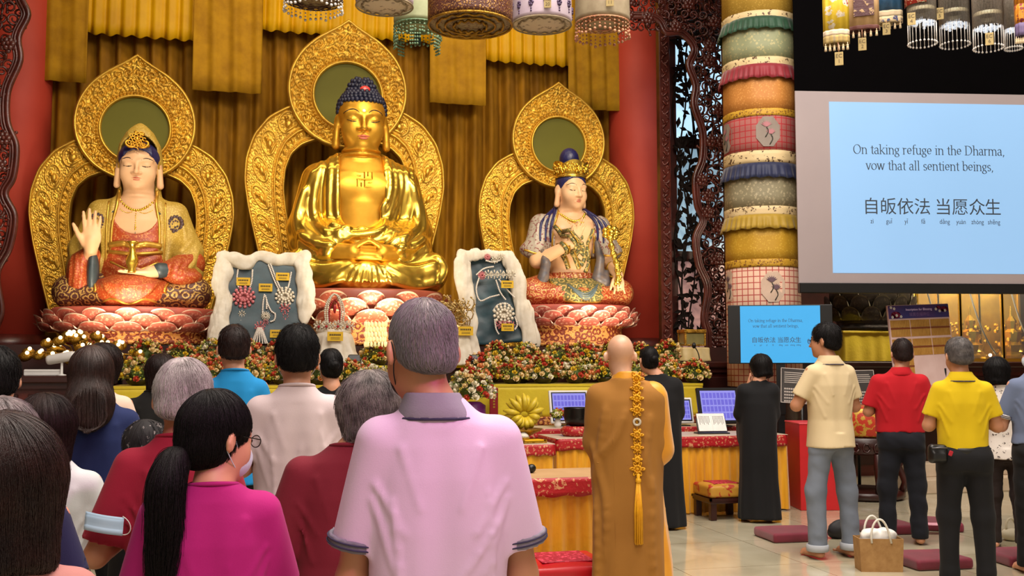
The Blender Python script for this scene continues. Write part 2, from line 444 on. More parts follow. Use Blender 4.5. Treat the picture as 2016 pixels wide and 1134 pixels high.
GOLDMAT = M('matte_gold_leaf', '#dfa838', '#cf9428', 0.42, 0.75, 4, 0.05, 40, 0.01)
GOLDREL = M('embossed_gold', '#e2b442', '#c4983a', 0.34, 0.7, 5, 0.3, 95, 0.012)
GOLDDULL = M('antique_gold', '#c79a38', '#7d5717', 0.4, 0.85, 14, 0.6, 60, 0.02)
VELVET = M('gold_brown_velvet', '#a8740f', '#7c5207', 0.75, 0.0, 5, 0.25, 120, 0.01, spec=.25, stretch=(1, 1, 0.3))
VELVET2 = M('old_gold_velvet', '#b98812', '#a0710c', 0.75, 0.0, 5, 0.3, 140, 0.01, spec=.25)
YSATIN = M('bright_yellow_satin', '#dca800', '#cf9800', 0.55, 0.0, 3, 0.1, 30, 0.01, spec=.3)
REDCOL = M('vermilion_lacquer', '#c44430', '#b83a28', 0.6, 0.0, 1.2, 0.02, 30, 0.01)
ROSEWOOD = M('dark_rosewood', '#5a2018', '#3c130f', 0.35, 0.0, 5, 0.15, 50, 0.01, stretch=(1, 1, 0.25))
DARKWOOD = M('deep_brown_wood', '#3b1712', '#260d0a', 0.35, 0.0, 4, 0.1, 40, 0.01, stretch=(0.3, 1, 1))
BLACKP = M('black_plastic', '#0d0d0f', '#090909', 0.4)
YCLOTH = M('yellow_altar_cloth', '#d8c01e', '#c8ac12', 0.6, 0.0, 3, 0.15, 25, 0.02, sheen=0.2)
GSKIRT = M('golden_satin_skirt', '#e9a91a', '#cf8a0c', 0.42, 0.0, 4, 0.15, 25, 0.02, sheen=0.3, stretch=(3, 3, 0.4))
REDBRO = Mbrocade('red_gold_brocade', '#a8121c', '#cf9468', 24.0, 0.5, 0.1, 0.44, fine=2.0, bump=0.2)
TULLE = M('white_tulle', '#f0e8d8', '#ded2bc', 0.8, 0, 9, 0.15, 50, 0.012, bstretch=(1, 1, .3), alpha=.82)
PINKBRO = Mbrocade('carved_orange_scrollwork', '#7a2c14', '#d8954c', 12.0, 0.5, 0.2, 0.30, fine=2.4, bump=0.6, bdist=0.02)
GLASS = M('clear_glass', '#e8eef0', '#e8eef0', 0.03, 0, 1, trans=0.95)
WHITEP = M('white_plastic', '#e8e6e2', '#dcdad6', 0.4)

# ------------------------------------------------------------------ room shell
def struct(name, mb, mat, label=None): return tag(mb.build(name, mat), label, None, None, 'structure')
struct('floor', MB().box((-9, -6, -0.1), (16, 17.5, 0)), tiled_floor())
struct('ceiling', MB().box((-9, -6, 9.8), (16, 17.5, 9.9)), M('warm_ceiling', '#8a6a48', '#7d5f40', 0.8))
struct('wall_altar', MB().box((-9, 17.0, 0), (16, 17.2, 9.8)), M('dark_red_wall', '#4a1c14', '#3a1510', 0.7))
struct('wall_left', MB().box((-9.1, -6, 0), (-9, 17.2, 9.8)), M('warm_side_wall', '#7a3c26', '#6b3220', 0.7))
struct('wall_right', MB().box((16, -6, 0), (16.1, 17.2, 9.8)), M('warm_side_wall_right', '#7a4a2c', '#6b4026', 0.7))
PLZ = 1.74
# altar body, stepped flower platform
struct('trim_1', MB().box((-4.8, 13.1, 0), (7.4, 16.9, PLZ-0.02)), DARKWOOD)   # statue plinth
def ledge(name, x0, x1, ztop, label):
    t = empty(name, ((x0+x1)/2, 12.1, 0), 0, label, 'altar cabinet'); h = (x1-x0)/2
    MB().box((-h, 0.06, 0), (h, 1.0 if x1 < 10 else 1.6, ztop-0.1)).build('body', ROSEWOOD, t)
    MB().box((-h, -0.04, ztop-0.08), (h, 1.0 if x1 < 10 else 1.6, ztop), b=0.015).box((-h, 0.0, ztop-0.14), (h, 0.5, ztop-0.08)).build('top_moulding', DARKWOOD, t)
    for k in range(int((x1-x0)/0.9)):
        xa = -h+0.06+k*0.9
        MB().box((xa, 0.03, 0.15), (xa+0.8, 0.06, ztop-0.2), b=0.008).build('carved_panel', DARKWOOD, t)
ledge('altar_cabinet', -5.2, -1.6, 1.36, 'dark red wooden altar cabinet under the white box at far left')
ledge('altar_cabinet', 5.45, 12.5, 1.52, 'dark red wooden altar cabinet under the carved screen beside the television')
t = empty('flower_platform', (1.92, 11.8, 0), 0, 'long stepped platform draped in yellow cloth carrying the flower bowls', 'altar platform')
MB().box((-3.45, 0.02, 0), (3.45, 0.82, 1.22)).build('step_body', DARKWOOD, t)
def wavecloth(name, x0, x1, z0, z1, y, mat, parent, amp=0.01, nw=14, seed=1):
    f = wob(seed, 0.5, amp*3)
    m = MB().sheet(lambda u, v: (x0+(x1-x0)*u, y-abs(amp*sin(u*nw*PI))*(1-v)-float(f(x0+(x1-x0)*u, v, 0))*(1-v), z0+(z1-z0)*v+(0 if v > 0 else 0.012*sin(u*nw*PI))), 160, 6)
    return m.build(name, mat, parent, True, 0.006)
wavecloth('yellow_cloth', -3.47, 3.47, 0.84, 1.24, -0.02, YCLOTH, t, 0.006, 9, 3)
MB().box((-3.47, -0.03, 1.22), (3.47, 0.82, 1.25)).build('cloth_top', YCLOTH, t)
t2 = empty('flower_step', (1.92, 12.64, 0), 0, 'upper step behind the front flower bowls carrying the back row of bowls', 'altar platform')
MB().box((-3.45, 0.0, 0), (3.45, .44, 1.44)).build('step_body', DARKWOOD, t2); MB().box((-3.47, -.015, 1.44), (3.47, .445, 1.47), None, .006).build('cloth_top', YCLOTH, t2)
MB().box((-3.46, -0.06, 0.76), (3.46, 0.0, 0.86), b=0.01).build('brocade_band', PINKBRO, t)
def pleats(name, path, z0, z1, mat, parent, pitch=0.06, amp=0.012, seed=0):
    """Gathered skirt along a polyline of (x, y)."""
    r = np.random.default_rng(seed); Q = [Vector(p) for p in path]; pts = []; s = 0.0
    for a, b in zip(Q[:-1], Q[1:]):
        L = (b-a).length; n = max(2, int(L/(pitch/6))); d = (b-a)/L; nr = Vector((d.y, -d.x))
        for i in range(n):
            pts.append((a+d*L*i/n, nr, s+L*i/n))
        s += L
    ph = r.uniform(0, 6, 4)
    def fn(u, v):
        p, nr, ss = pts[min(int(round(u*(len(pts)-1))), len(pts)-1)]
        w = sin(ss*2*PI/pitch+1.1*sin(ss*7.3+ph[0]))+0.5*sin(ss*2*PI/(pitch*2.7)+ph[1])
        o = amp*w*(0.45+0.9*(1-v)); q = p+nr*(o+0.012*(1-v)*(1+sin(ss*5+ph[2])))
        return (q.x, q.y, z0+(z1-z0)*v)
    return MB().sheet(fn, len(pts)-1, 6).build(name, mat, parent, True)
pleats('pleated_skirt', [(-3.45, -0.02), (3.45, -0.02)], 0.05, 0.8, GSKIRT, t, 0.09, 0.02, 4)

# red columns behind the carved screens
for x, lab in ((-3.6, 'round vermilion column behind the carved screen at far left'), (6.33, 'broad round vermilion column right of the smaller seated statue')):
    t = empty('red_column', (x, 16.35, 0), 0, lab, 'column')
    MB().lathe([(0.5, 1.9), (0.5, 9.6)], 48).build('shaft', REDCOL, t, True)
    MB().lathe([(0.62, 1.72), (0.62, 1.82), (0.55, 1.9), (0.5, 1.92)], 32).build('base', ROSEWOOD, t, True)

# ------------------------------------------------------------------ curtains
def drape(name, x0, x1, z0, z1, y, mat, label, pitch, amp, seed, cat='curtain', group=None, nz=24, hem=0.02):
    t = wob(seed, 0.9, 0.8); r = np.random.default_rng(seed); ph = r.uniform(0, 6, 5); n = int((x1-x0)/pitch*12)+8
    def fn(u, v):
        x = x0+(x1-x0)*u; z = z0+(z1-z0)*v; sx = x+0.03*sin(z*0.8+ph[0])
        a = sx*2*PI/pitch+1.3*sin(sx*1.9+ph[1])+0.35*sin(z*0.6+ph[4])
        wv = sin(a)+0.35*sin(2*a+ph[2])+0.4*sin(a*0.37+ph[3])
        wv *= (0.8+0.2*sin(sx*2.3+ph[3]))
        zz = z + (hem*sin(a+0.6) if v == 0 else 0)
        return (x, y+amp*wv*(1.1-0.3*v), zz)
    o = MB().sheet(fn, n, nz).build(name, mat, None, True, 0.012)
    return tag(o, label, cat, group)
def cx_at(px, y): return PY(px, 100, y).x
def cz_at(px, py, y): return PY(px, py, y).z
drape('velvet_curtain', -3.7, 6.4, 1.76, 9.4, 16.55, VELVET, 'full height gold brown velvet curtain hanging behind the three statues', 0.27, 0.085, 11)
VAL = [(60, 171, 160, 0, 'dull'), (164, 386, 73, 1, 'yellow'), (380, 516, 181, 0, 'dull'), (508, 862, 72, 1, 'yellow'), (846, 956, 205, 0, 'dull'), (948, 1124, 125, 1, 'yellow'), (1118, 1230, 216, 0, 'dull')]
VLAB = {0: 'old gold velvet valance panel hanging at far left beside the red column', 1: 'short bright yellow satin valance above the white veiled statue',
        2: 'long old gold valance panel between the left and middle halos', 3: 'short bright yellow satin valance above the middle halo, behind lanterns',
        4: 'long old gold valance panel between the middle and right halos', 5: 'bright yellow satin valance above the right halo under the lilac lantern',
        6: 'old gold velvet valance panel hanging beside the right red column'}
for i, (a, b, py, k, nm) in enumerate(VAL):
    y = 16.25-0.12*(1-k)
    drape('valance', cx_at(a, y), cx_at(b, y), cz_at((a+b)/2, py, y), 9.3, y, YSATIN if k else VELVET2, VLAB[i], 0.2 if k else 0.30, 0.03 if k else 0.03, 30+i, 'valance', 'valances across the top of the curtain', 14, 0.025 if k else 0.004)

# ------------------------------------------------------------------ gilded halos (mandorlas)
def relief_strip(outer, inner, nu, nv, y, depth, hfun, thick=0.1):
    """Band between two curves in the (x,z) plane; hfun(arc metres, 0..1 across, band width) gives the relief."""
    O = np.array(outer); I = np.array(inner)
    def resample(C, n):
        d = np.r_[0, np.cumsum(np.linalg.norm(np.diff(C, axis=0), axis=1))]; t = np.linspace(0, d[-1], n)
        return np.stack([np.interp(t, d, C[:, k]) for k in (0, 1)], 1), d[-1]
    O2, Lo = resample(O, nu); I2, Li = resample(I, nu)
    v = np.linspace(0, 1, nv); L = (Lo+Li)/2
    X = I2[:, None, :]*(1-v)[None, :, None]+O2[:, None, :]*v[None, :, None]
    W = np.linalg.norm(O2-I2, axis=1)
    U = np.linspace(0, L, nu)[:, None]+0*v[None, :]
    H = hfun(U, v[None, :]+0*U, W[:, None]+0*U, L)
    V = np.stack([X[..., 0], y-H*depth, X[..., 1]], -1).reshape(-1, 3)
    i, j = np.meshgrid(np.arange(nu-1), np.arange(nv-1), indexing='ij'); a = (i*nv+j).ravel()
    Fq = np.stack([a, a+nv, a+nv+1, a+1], 1)
    # side walls to give the panel thickness
    n0 = len(V); e = []; B = []
    for col in (0, nv-1):
        B.append(np.stack([X[:, col, 0], np.full(nu, y+thick), X[:, col, 1]], 1))
    V = np.concatenate([V]+B)
    k = np.arange(nu-1)
    F1 = np.stack([k*nv, n0+k, n0+k+1, (k+1)*nv], 1); F2 = np.stack([k*nv+nv-1, (k+1)*nv+nv-1, n0+nu+k+1, n0+nu+k], 1)
    F3 = np.stack([n0+k, n0+nu+k, n0+nu+k+1, n0+k+1], 1)
    return fastmesh(V, np.concatenate([Fq, F1, F2, F3]))
def bumpf(x, c, wd): return np.clip(1-((x-c)/wd)**2, 0, 1)**0.5
def scrolls(U, T, cell, seed):
    """Curling leaf scrolls in alternating cells (U along, T across, metres)."""
    ci = np.floor(U/cell); cj = np.floor(T/cell); a = U-(ci+0.5)*cell; b = T-(cj+0.5)*cell
    sg = np.where((ci+cj) % 2 == 0, 1, -1); r = np.hypot(a, b)/cell; th = np.arctan2(b, a*sg)
    s1 = np.sin(th+r*17+seed)*np.clip(1.3-1.8*r, 0, 1)
    s2 = np.sin(U*23/cell*0.35+3*np.sin(T*9/cell*0.4+seed))*np.sin(T*25/cell*0.3+2*np.sin(U*7/cell*0.4))
    return np.clip(0.5+0.6*s1+0.35*s2, 0, 1.2)
def figures(U, T, period, mid):
    """Small seated figures on lotus with a halo, repeated along the band."""
    a = (U % period)-period/2; b = T-mid; s = period/0.42
    ring = bumpf(np.hypot(a/s, (b)/s), 0.15, 0.018); body = np.exp(-((a/s/0.06)**2+((b/s+0.03)/0.06)**2)**2)
    head = np.exp(-((a/s/0.028)**2+((b/s-0.065)/0.032)**2)**2); base = np.exp(-((a/s/0.11)**2+((b/s+0.11)/0.025)**2)**2)
    return np.maximum.reduce([ring*0.5, body, head*1.1, base*0.9])
def make_halo(name, x, y, zc, s, label, disc_label=None, halfdrop=3.65, sx=1.0):
    t = empty(name, (x, y, zc), 0, label, 'halo'); halfdrop = (zc-PLZ)/s
    ang = np.array([0, 6, 12, 20, 35, 60, 90, 120, 150, 180]); rr = np.array([1.2, 1.12, 1.07, 1.03, 0.99, 0.95, 0.91, 0.87, 0.84, 0.83])
    A = np.radians(np.r_[np.linspace(0, 360, 361)]); aa = np.degrees(A); aa = np.where(aa > 180, 360-aa, aa)
    R = np.interp(aa, ang, rr)*s
    outer = np.stack([R*np.sin(A)*sx, R*np.cos(A)+0.0], 1); inner = np.stack([0.50*s*np.sin(A)*sx, 0.50*s*np.cos(A)], 1)
    def hu(U, v, W, L):
        T = v*W/s; Us = U/s; Wd = W/s
        h = 0.25+0.75*scrolls(Us, T, 0.16, 1.0)
        h = np.where((T < 0.11) | (T > Wd-0.06), 0.1, h)
        h = np.maximum(h, 1.35*bumpf(T, 0.025, 0.03)); h = np.maximum(h, 1.1*bumpf(T, 0.085, 0.02)*(0.6+0.4*np.sin(Us*90)))
        return np.maximum(h, 1.25*bumpf(T, Wd-0.03, 0.035))
    link('pointed_ring', relief_strip(outer, inner, 800, 70, -0.08*s, 0.05*s, hu, 0.09*s), GOLDREL, t, True)
    oc = np.array([(1.0, -halfdrop), (1.16, -3.0), (1.32, -2.38), (1.46, -1.8), (1.53, -1.35), (1.51, -1.0), (1.40, -0.65), (1.18, -0.36), (0.88, -0.18), (0.5, -0.1), (0, -0.08)])
    ic = np.array([(0.62, -halfdrop), (0.66, -3.0), (0.76, -2.38), (0.88, -1.85), (0.93, -1.48), (0.91, -1.18), (0.83, -0.95), (0.68, -0.8), (0.5, -0.72), (0.25, -0.66), (0, -0.64)])
    def full(c):
        c = np.r_[c, (c[::-1]*[-1, 1])[1:]]*s; d = np.linspace(0, 1, len(c)); q = np.linspace(0, 1, 300)
        for _ in range(1): c = np.stack([np.interp(q, d, c[:, k]) for k in (0, 1)], 1)
        for _ in range(14): c[1:-1] = 0.25*c[:-2]+0.5*c[1:-1]+0.25*c[2:]
        return c*[sx, 1]
    def hl(U, v, W, L):
        T = v*W/s; Us = U/s; Wd = W/s
        h = 0.12+0.30*scrolls(Us, T, 0.10, 2.0)
        inn = T < 0.25
        h = np.where(inn, 0.2+0.35*scrolls(Us, T, 0.07, 0.3), h)
        h = np.where(~inn, np.maximum(h, 1.25*figures(Us, T, 0.42, (Wd+0.22)/2)), h)
        for c0, wd, a in ((0.03, 0.03, 1.2), (0.085, 0.014, 0.8), (0.225, 0.03, 1.3), (0.275, 0.014, .8)): h = np.maximum(h, a*bumpf(T, c0, wd))
        h = np.maximum(h, 1.0*bumpf(T, 0.155, 0.045)*(0.55+0.45*np.sin(Us*55)))
        return np.maximum(h, 1.1*bumpf(T, Wd-0.025, 0.03))
    link('arched_band', relief_strip(full(oc), full(ic), 1200, 96, 0.0, 0.05*s, hl, 0.1*s), GOLDREL, t, True)
    Mt = Matrix.Rotation(-PI/2, 4, 'X') @ Matrix.Identity(4)
    d = MB().lathe([(0.0, 0), (0.51*s, 0), (0.51*s, 0.03), (0, 0.03)], 64, Matrix.Translation((0, -0.06*s, 0)) @ Matrix.Diagonal((sx, 1, 1, 1)) @ Matrix.Rotation(PI/2, 4, 'X'))
    d.build('olive_disc', OLIVE, t, False)
    return t
OLIVE = M('olive_mirror_disc', '#66621a', '#5a5616', 0.6, 0.0, 0.8, spec=.2)
def halo_at(px, py, y): v = PY(px, py, y); return v.x, y, v.z
hx, hy, hz = halo_at(684, 192, 15.6)
make_halo('gilded_halo', hx, hy, hz, 1.0, 'tall pointed gilded halo behind the central golden seated statue')
hx, hy, hz = halo_at(268, 257, 15.6)
make_halo('gilded_halo', hx, hy, hz, 0.93, 'gilded halo behind the white veiled statue on the left', None, 3.3)
hx, hy, hz = halo_at(1097, 287, 15.6)
make_halo('gilded_halo', hx, hy, hz, 0.86, 'gilded halo behind the blue haired statue on the right', None, 3.4)

# ------------------------------------------------------------------ lotus thrones
def petal_mats(tone):
    a, b, c = tone
    return Mbrocade('painted_petal_'+a[1:], a, b, 16.0, 0.4, 0.2, 0.40, fine=2.0, bump=0.1), M('petal_rim_'+c[1:], c, None, 0.35, 0.3)
def petal_mesh(wd, ht, bulge, curl, mats):
    n, m = 14, 9; V = []; Fq = []; mi = []
    for i in range(n+1):
        u = -1+2*i/n
        for j in range(m+1):
            v = j/m; top = (1-abs(u)**2.6)**0.45 if abs(u) < 1 else 0
            top = top*(0.93+0.07*(1-abs(u)))+0.0
            zz = v*ht*(0.25+0.75*top); o = bulge*sin(min(v*1.25, 1)*PI/2)*(1-0.55*u*u)+curl*max(0, v-0.75)*4
            V.append((u*wd*(0.78+0.22*sin(v*PI*0.9)), -o, zz))
    for i in range(n):
        for j in range(m):
            Fq.append((i*(m+1)+j, (i+1)*(m+1)+j, (i+1)*(m+1)+j+1, i*(m+1)+j+1)); mi.append(1 if (j == m-1 or i in (0, n-1)) else 0)
    me = bpy.data.meshes.new('petal'); me.from_pydata(V, [], Fq); me.update()
    for q in mats: me.materials.append(q)
    me.polygons.foreach_set('material_index', mi); me.polygons.foreach_set('use_smooth', [True]*len(Fq)); return me
def throne(x, y, z0, zl, z1, rx, ry, tone, label, name='lotus_throne', rows=3, basemat=None, npet=17):
    t = empty(name, (x, y, z0), 0, label, 'lotus throne'); hl = z1-zl; q = ry/rx
    MB().lathe([(rx*0.86, 0), (rx*0.88, 0.05), (rx*0.8, 0.08), (rx*0.8, zl-z0-0.05), (rx*0.87, zl-z0)], 40, None, True, 0, 2*PI, q).build('base', basemat or PINKBRO, t, True)
    MB().lathe([(rx*0.72, zl-z0-0.02), (rx*0.9, zl-z0+hl*0.3), (rx*0.92, z1-z0-0.03), (rx*0.9, z1-z0)], 40, None, True, 0, 2*PI, q).build('seat_drum', M('throne_seat_'+tone[0][1:], tone[0], None, 0.4), t, True)
    mats = petal_mats(tone)
    R = [(npet, 0.0, hl*0.36, hl*0.56, 0.93, 0.00, 0.03), (npet, 0.5, hl*0.16, hl*0.52, 0.97, 0.06, 0.04), (npet, 0.0, -hl*0.06, hl*0.40, 0.94, 0.10, 0.05)][:rows]
    for k, (n, ph, zz, hh, rr, bl, cu) in enumerate(R):
        wd = PI*rx*rr/n*1.06; me = petal_mesh(wd, hh, 0.09*rx+bl*0.5*rx, cu*0.4, mats)
        for j in range(n):
            a = -PI/2+(j+ph)*2*PI/n
            if sin(a) > 0.35: continue                # the side against the wall carries none
            o = link('petal', me, None, t) if False else bpy.data.objects.new('petal', me)
            if o.name not in COL.objects: COL.objects.link(o)
            o.parent = t; o.location = (rx*rr*cos(a), ry*rr*sin(a), zl-z0+zz); o.rotation_euler = (0.0, 0, math.atan2(sin(a)/q, cos(a))+PI/2)
    return t
# ------------------------------------------------------------------ heads (shared by statues and people); canonical head faces -y
def head(g, c, s, R=None, fx=1.0, serene=False, ears='short', neck=True, k0=0.0):
    R = Matrix.Identity(3) if R is None else R; c = Vector(c)
    pt = lambda x, y, z: c+R @ (Vector((x*fx, y, z))*s)
    E = lambda x, y, z, rx, ry, rz, k=0.0, op='u', rot=None: g.ell(pt(x, y, z), (rx*s*fx, ry*s, rz*s), k*s, op, R if rot is None else R @ Euler(rot).to_matrix())
    C = lambda a, b, ra, rb, k=0.0, op='u': g.cone(pt(*a), pt(*b), ra*s, rb*s, k*s, op)
    E(0, .012, .035, .074, .094, .088, k0)
    E(0, -.028, -.03, .0615, .062, .086, .03)
    E(0, -.03, -.075, .047, .048, .04, .03)
    E(0, -.068, -.098, .018, .018, .015, .025)
    for q in (-1, 1): E(q*.034, -.052, -.036, .027, .027, .032, .03)
    for q in (-1, 1): C((q*.05, -.064, .027), (q*.014, -.083, .021), .007, .007, .02)
    for q in (-1, 1): E(q*.032, -.101, .004, .019, .013, .011, .016, 's')
    for q in (-1, 1): E(q*.0315, -.0705, .003, .0175, .0165, .0125 if serene else .0115, .006)
    C((0, -.086, .018), (0, -.106, -.03), .0065, .0095, .012)
    E(0, -.106, -.033, .0105, .0105, .009, .008)
    for q in (-1, 1): E(q*.0125, -.094, -.036, .008, .010, .0068, .006)
    for q in (-1, 1): C((0, -.0895, -.0585), (q*.019, -.081, -.0625), .0055, .003, .007)
    C((-.012, -.084, -.0695), (.012, -.084, -.0695), .0065, .0065, .008)
    for q in (-1, 1): C((0, -.096, -.064), (q*.02, -.0865, -.0635), .0014, .0014, .003, 's')
    for q in (-1, 1):
        ex = (.0775 if serene else .083)/fx*(1+(fx-1)*0.9)
        E(q*ex, .012, -.004, (.010 if serene else .012)/fx, .021, .033, .006, 'u', (0.15, 0, -q*(0.35 if serene else .6)))
        E(q*(ex+.0095), .002, .0, .006/fx, .011, .019, .004, 's', (0.15, 0, -q*0.35))
        if ears == 'long': C((q*ex, .006, -.02), (q*(ex+.003), .006, -.092), .013, .0165, .012)
    if neck: C((0, .008, -.06), (0, .022, -.2), .05*fx, .056*fx, .03)
    return pt
def face_line(g, pt, R, pts, r, mb, s, lift=0.0):
    """A painted line on the face: (x, z) canonical points projected on to the surface."""
    R = Matrix.Identity(3) if R is None else R; d = R @ Vector((0, 1, 0)); Q = []
    for x, z in pts:
        h = g.hit(pt(x, -.14, z), d, .3*s, 0.0)
        if h is not None: Q.append(Vector(h)-d*lift)
    if len(Q) > 1:
        rs = [r*(0.35+0.65*sin(PI*(i+0.5)/len(Q))) for i in range(len(Q))]; mb.tube(Q, rs, 6)
def bez(*pts, n=10):
    pts = [Vector(p) for p in pts]; out = []
    for i in range(n+1):
        t = i/n; Q = list(pts)
        while len(Q) > 1: Q = [Q[j]*(1-t)+Q[j+1]*t for j in range(len(Q)-1)]
        out.append(Q[0])
    return out
def spline(pts, n=6):
    pts = [Vector(p) for p in pts]; out = []
    for i in range(len(pts)-1):
        a, b, c, d = pts[max(i-1, 0)], pts[i], pts[i+1], pts[min(i+2, len(pts)-1)]
        for k in range(n):
            t = k/n; out.append(0.5*((2*b)+(c-a)*t+(2*a-5*b+4*c-d)*t*t+(3*b-a-3*c+d)*t**3))
    out.append(pts[-1]); return out
def fold(g, pts, r, k, far=3.0, y0=-2.2, sub=None, n=5):
    """Raise (or cut) a drapery ridge along a front-view polyline of (x, z)."""
    Q = []
    for p in spline([(x, 0, z) for x, z in pts], n):
        h = g.hit((p.x, y0, p.z), (0, 1, 0), far)
        if h is not None: Q.append(h)
    F0 = g.F
    for i in range(len(Q)-1):
        t = (i+0.5)/max(len(Q)-1, 1); rr = r*(0.45+0.55*sin(PI*t))
        if abs(Q[i+1][1]-Q[i][1]) < 0.35: g.cone(Q[i], Q[i+1], rr, rr, k, 's' if sub else 'u')
    return Q
def cut2d(g, caps, y1, k=0.02, op='s'):
    for (a, b, r) in caps:
        a = np.array(a); b = np.array(b); ab = b-a; L = max(ab @ ab, 1e-9)
        def fn(X, Y, Z):
            t = np.clip(((X-a[0])*ab[0]+(Z-a[1])*ab[1])/L, 0, 1)
            return np.maximum(np.sqrt((X-a[0]-t*ab[0])**2+(Z-a[1]-t*ab[1])**2)-r, Y-y1)
        g.put((min(a[0], b[0])-r, -3, min(a[1], b[1])-r), (max(a[0], b[0])+r, y1, max(a[1], b[1])+r), fn, k, op)
def hand(g, wrist, dirv, palm_n, side, s, curl=(.15, .15, .15, .15), spread=0.1, thumb=0.6, k=None, thumbcurl=0.3, rad_=1.0):
    """Palm, four fingers and a thumb. dirv: wrist to fingertips; palm_n: out of the palm; side +1/-1: which side the thumb leaves."""
    d = Vector(dirv).normalized(); nrm = Vector(palm_n); nrm = (nrm-d*nrm.dot(d)).normalized(); sd = d.cross(nrm)*side
    w = Vector(wrist); k = .006*s/1 if k is None else k
    Rm = Matrix((sd, nrm, d)).transposed()
    g.ell(w+d*.048*s, (.041*s, .016*s, .054*s), .012*s, 'u', Rm)
    g.cone(w-d*.01*s, w+d*.03*s, .024*s, .026*s, .014*s)
    for i, (off, L, r) in enumerate(((.029, .072, .0088), (.0098, .080, .0092), (-.0098, .074, .0088), (-.028, .058, .0076))):
        b = w+d*(.088-.004*abs(i-1.2))*s+sd*off*s; a = (1.5-i)*spread; dd = (d*cos(a)+sd*sin(a)); r *= rad_
        p = b; cu = 0.0
        for j, fr in enumerate((.44, .31, .25)):
            cu += curl[i]; v = dd*cos(cu)+nrm*sin(cu); q = p+v*L*fr*s
            g.cone(p, q, r*s*(1-.08*j), r*s*(.94-.08*j), .005*s if j else .008*s); p = q
    p = w+d*.02*s+sd*.03*s; v = (d*cos(thumb)+sd*sin(thumb)+nrm*.25).normalized()
    q = p+v*.042*s; g.cone(p, q, .0135*s*rad_, .011*s*rad_, .012*s)
    v2 = (v+nrm*thumbcurl+d*.35).normalized(); m = q+v2*.03*s; g.cone(q, m, .0105*s*rad_, .0098*s*rad_, .004*s)
    g.cone(m, m+v2*.022*s, .0098*s*rad_, .0075*s*rad_, .004*s)
INK = M('dark_painted_line', '#241a12', None, 0.5)
BLUEHAIR = M('painted_indigo_hair', '#26265a', '#1c1c48', 0.4, 0, 6, 0.3, 24, 0.02)
NAVYCURL = M('indigo_snail_curls', '#171a36', '#101228', 0.5)
IVORY = M('painted_ivory_skin', '#e6b98e', '#dcab7e', 0.45, 0, 2, spec=0.35)
LIPRED = M('painted_coral_lips', '#c9684e', None, 0.4)
ROSE = ('#c05a48', '#e8b090', '#f0cfae')

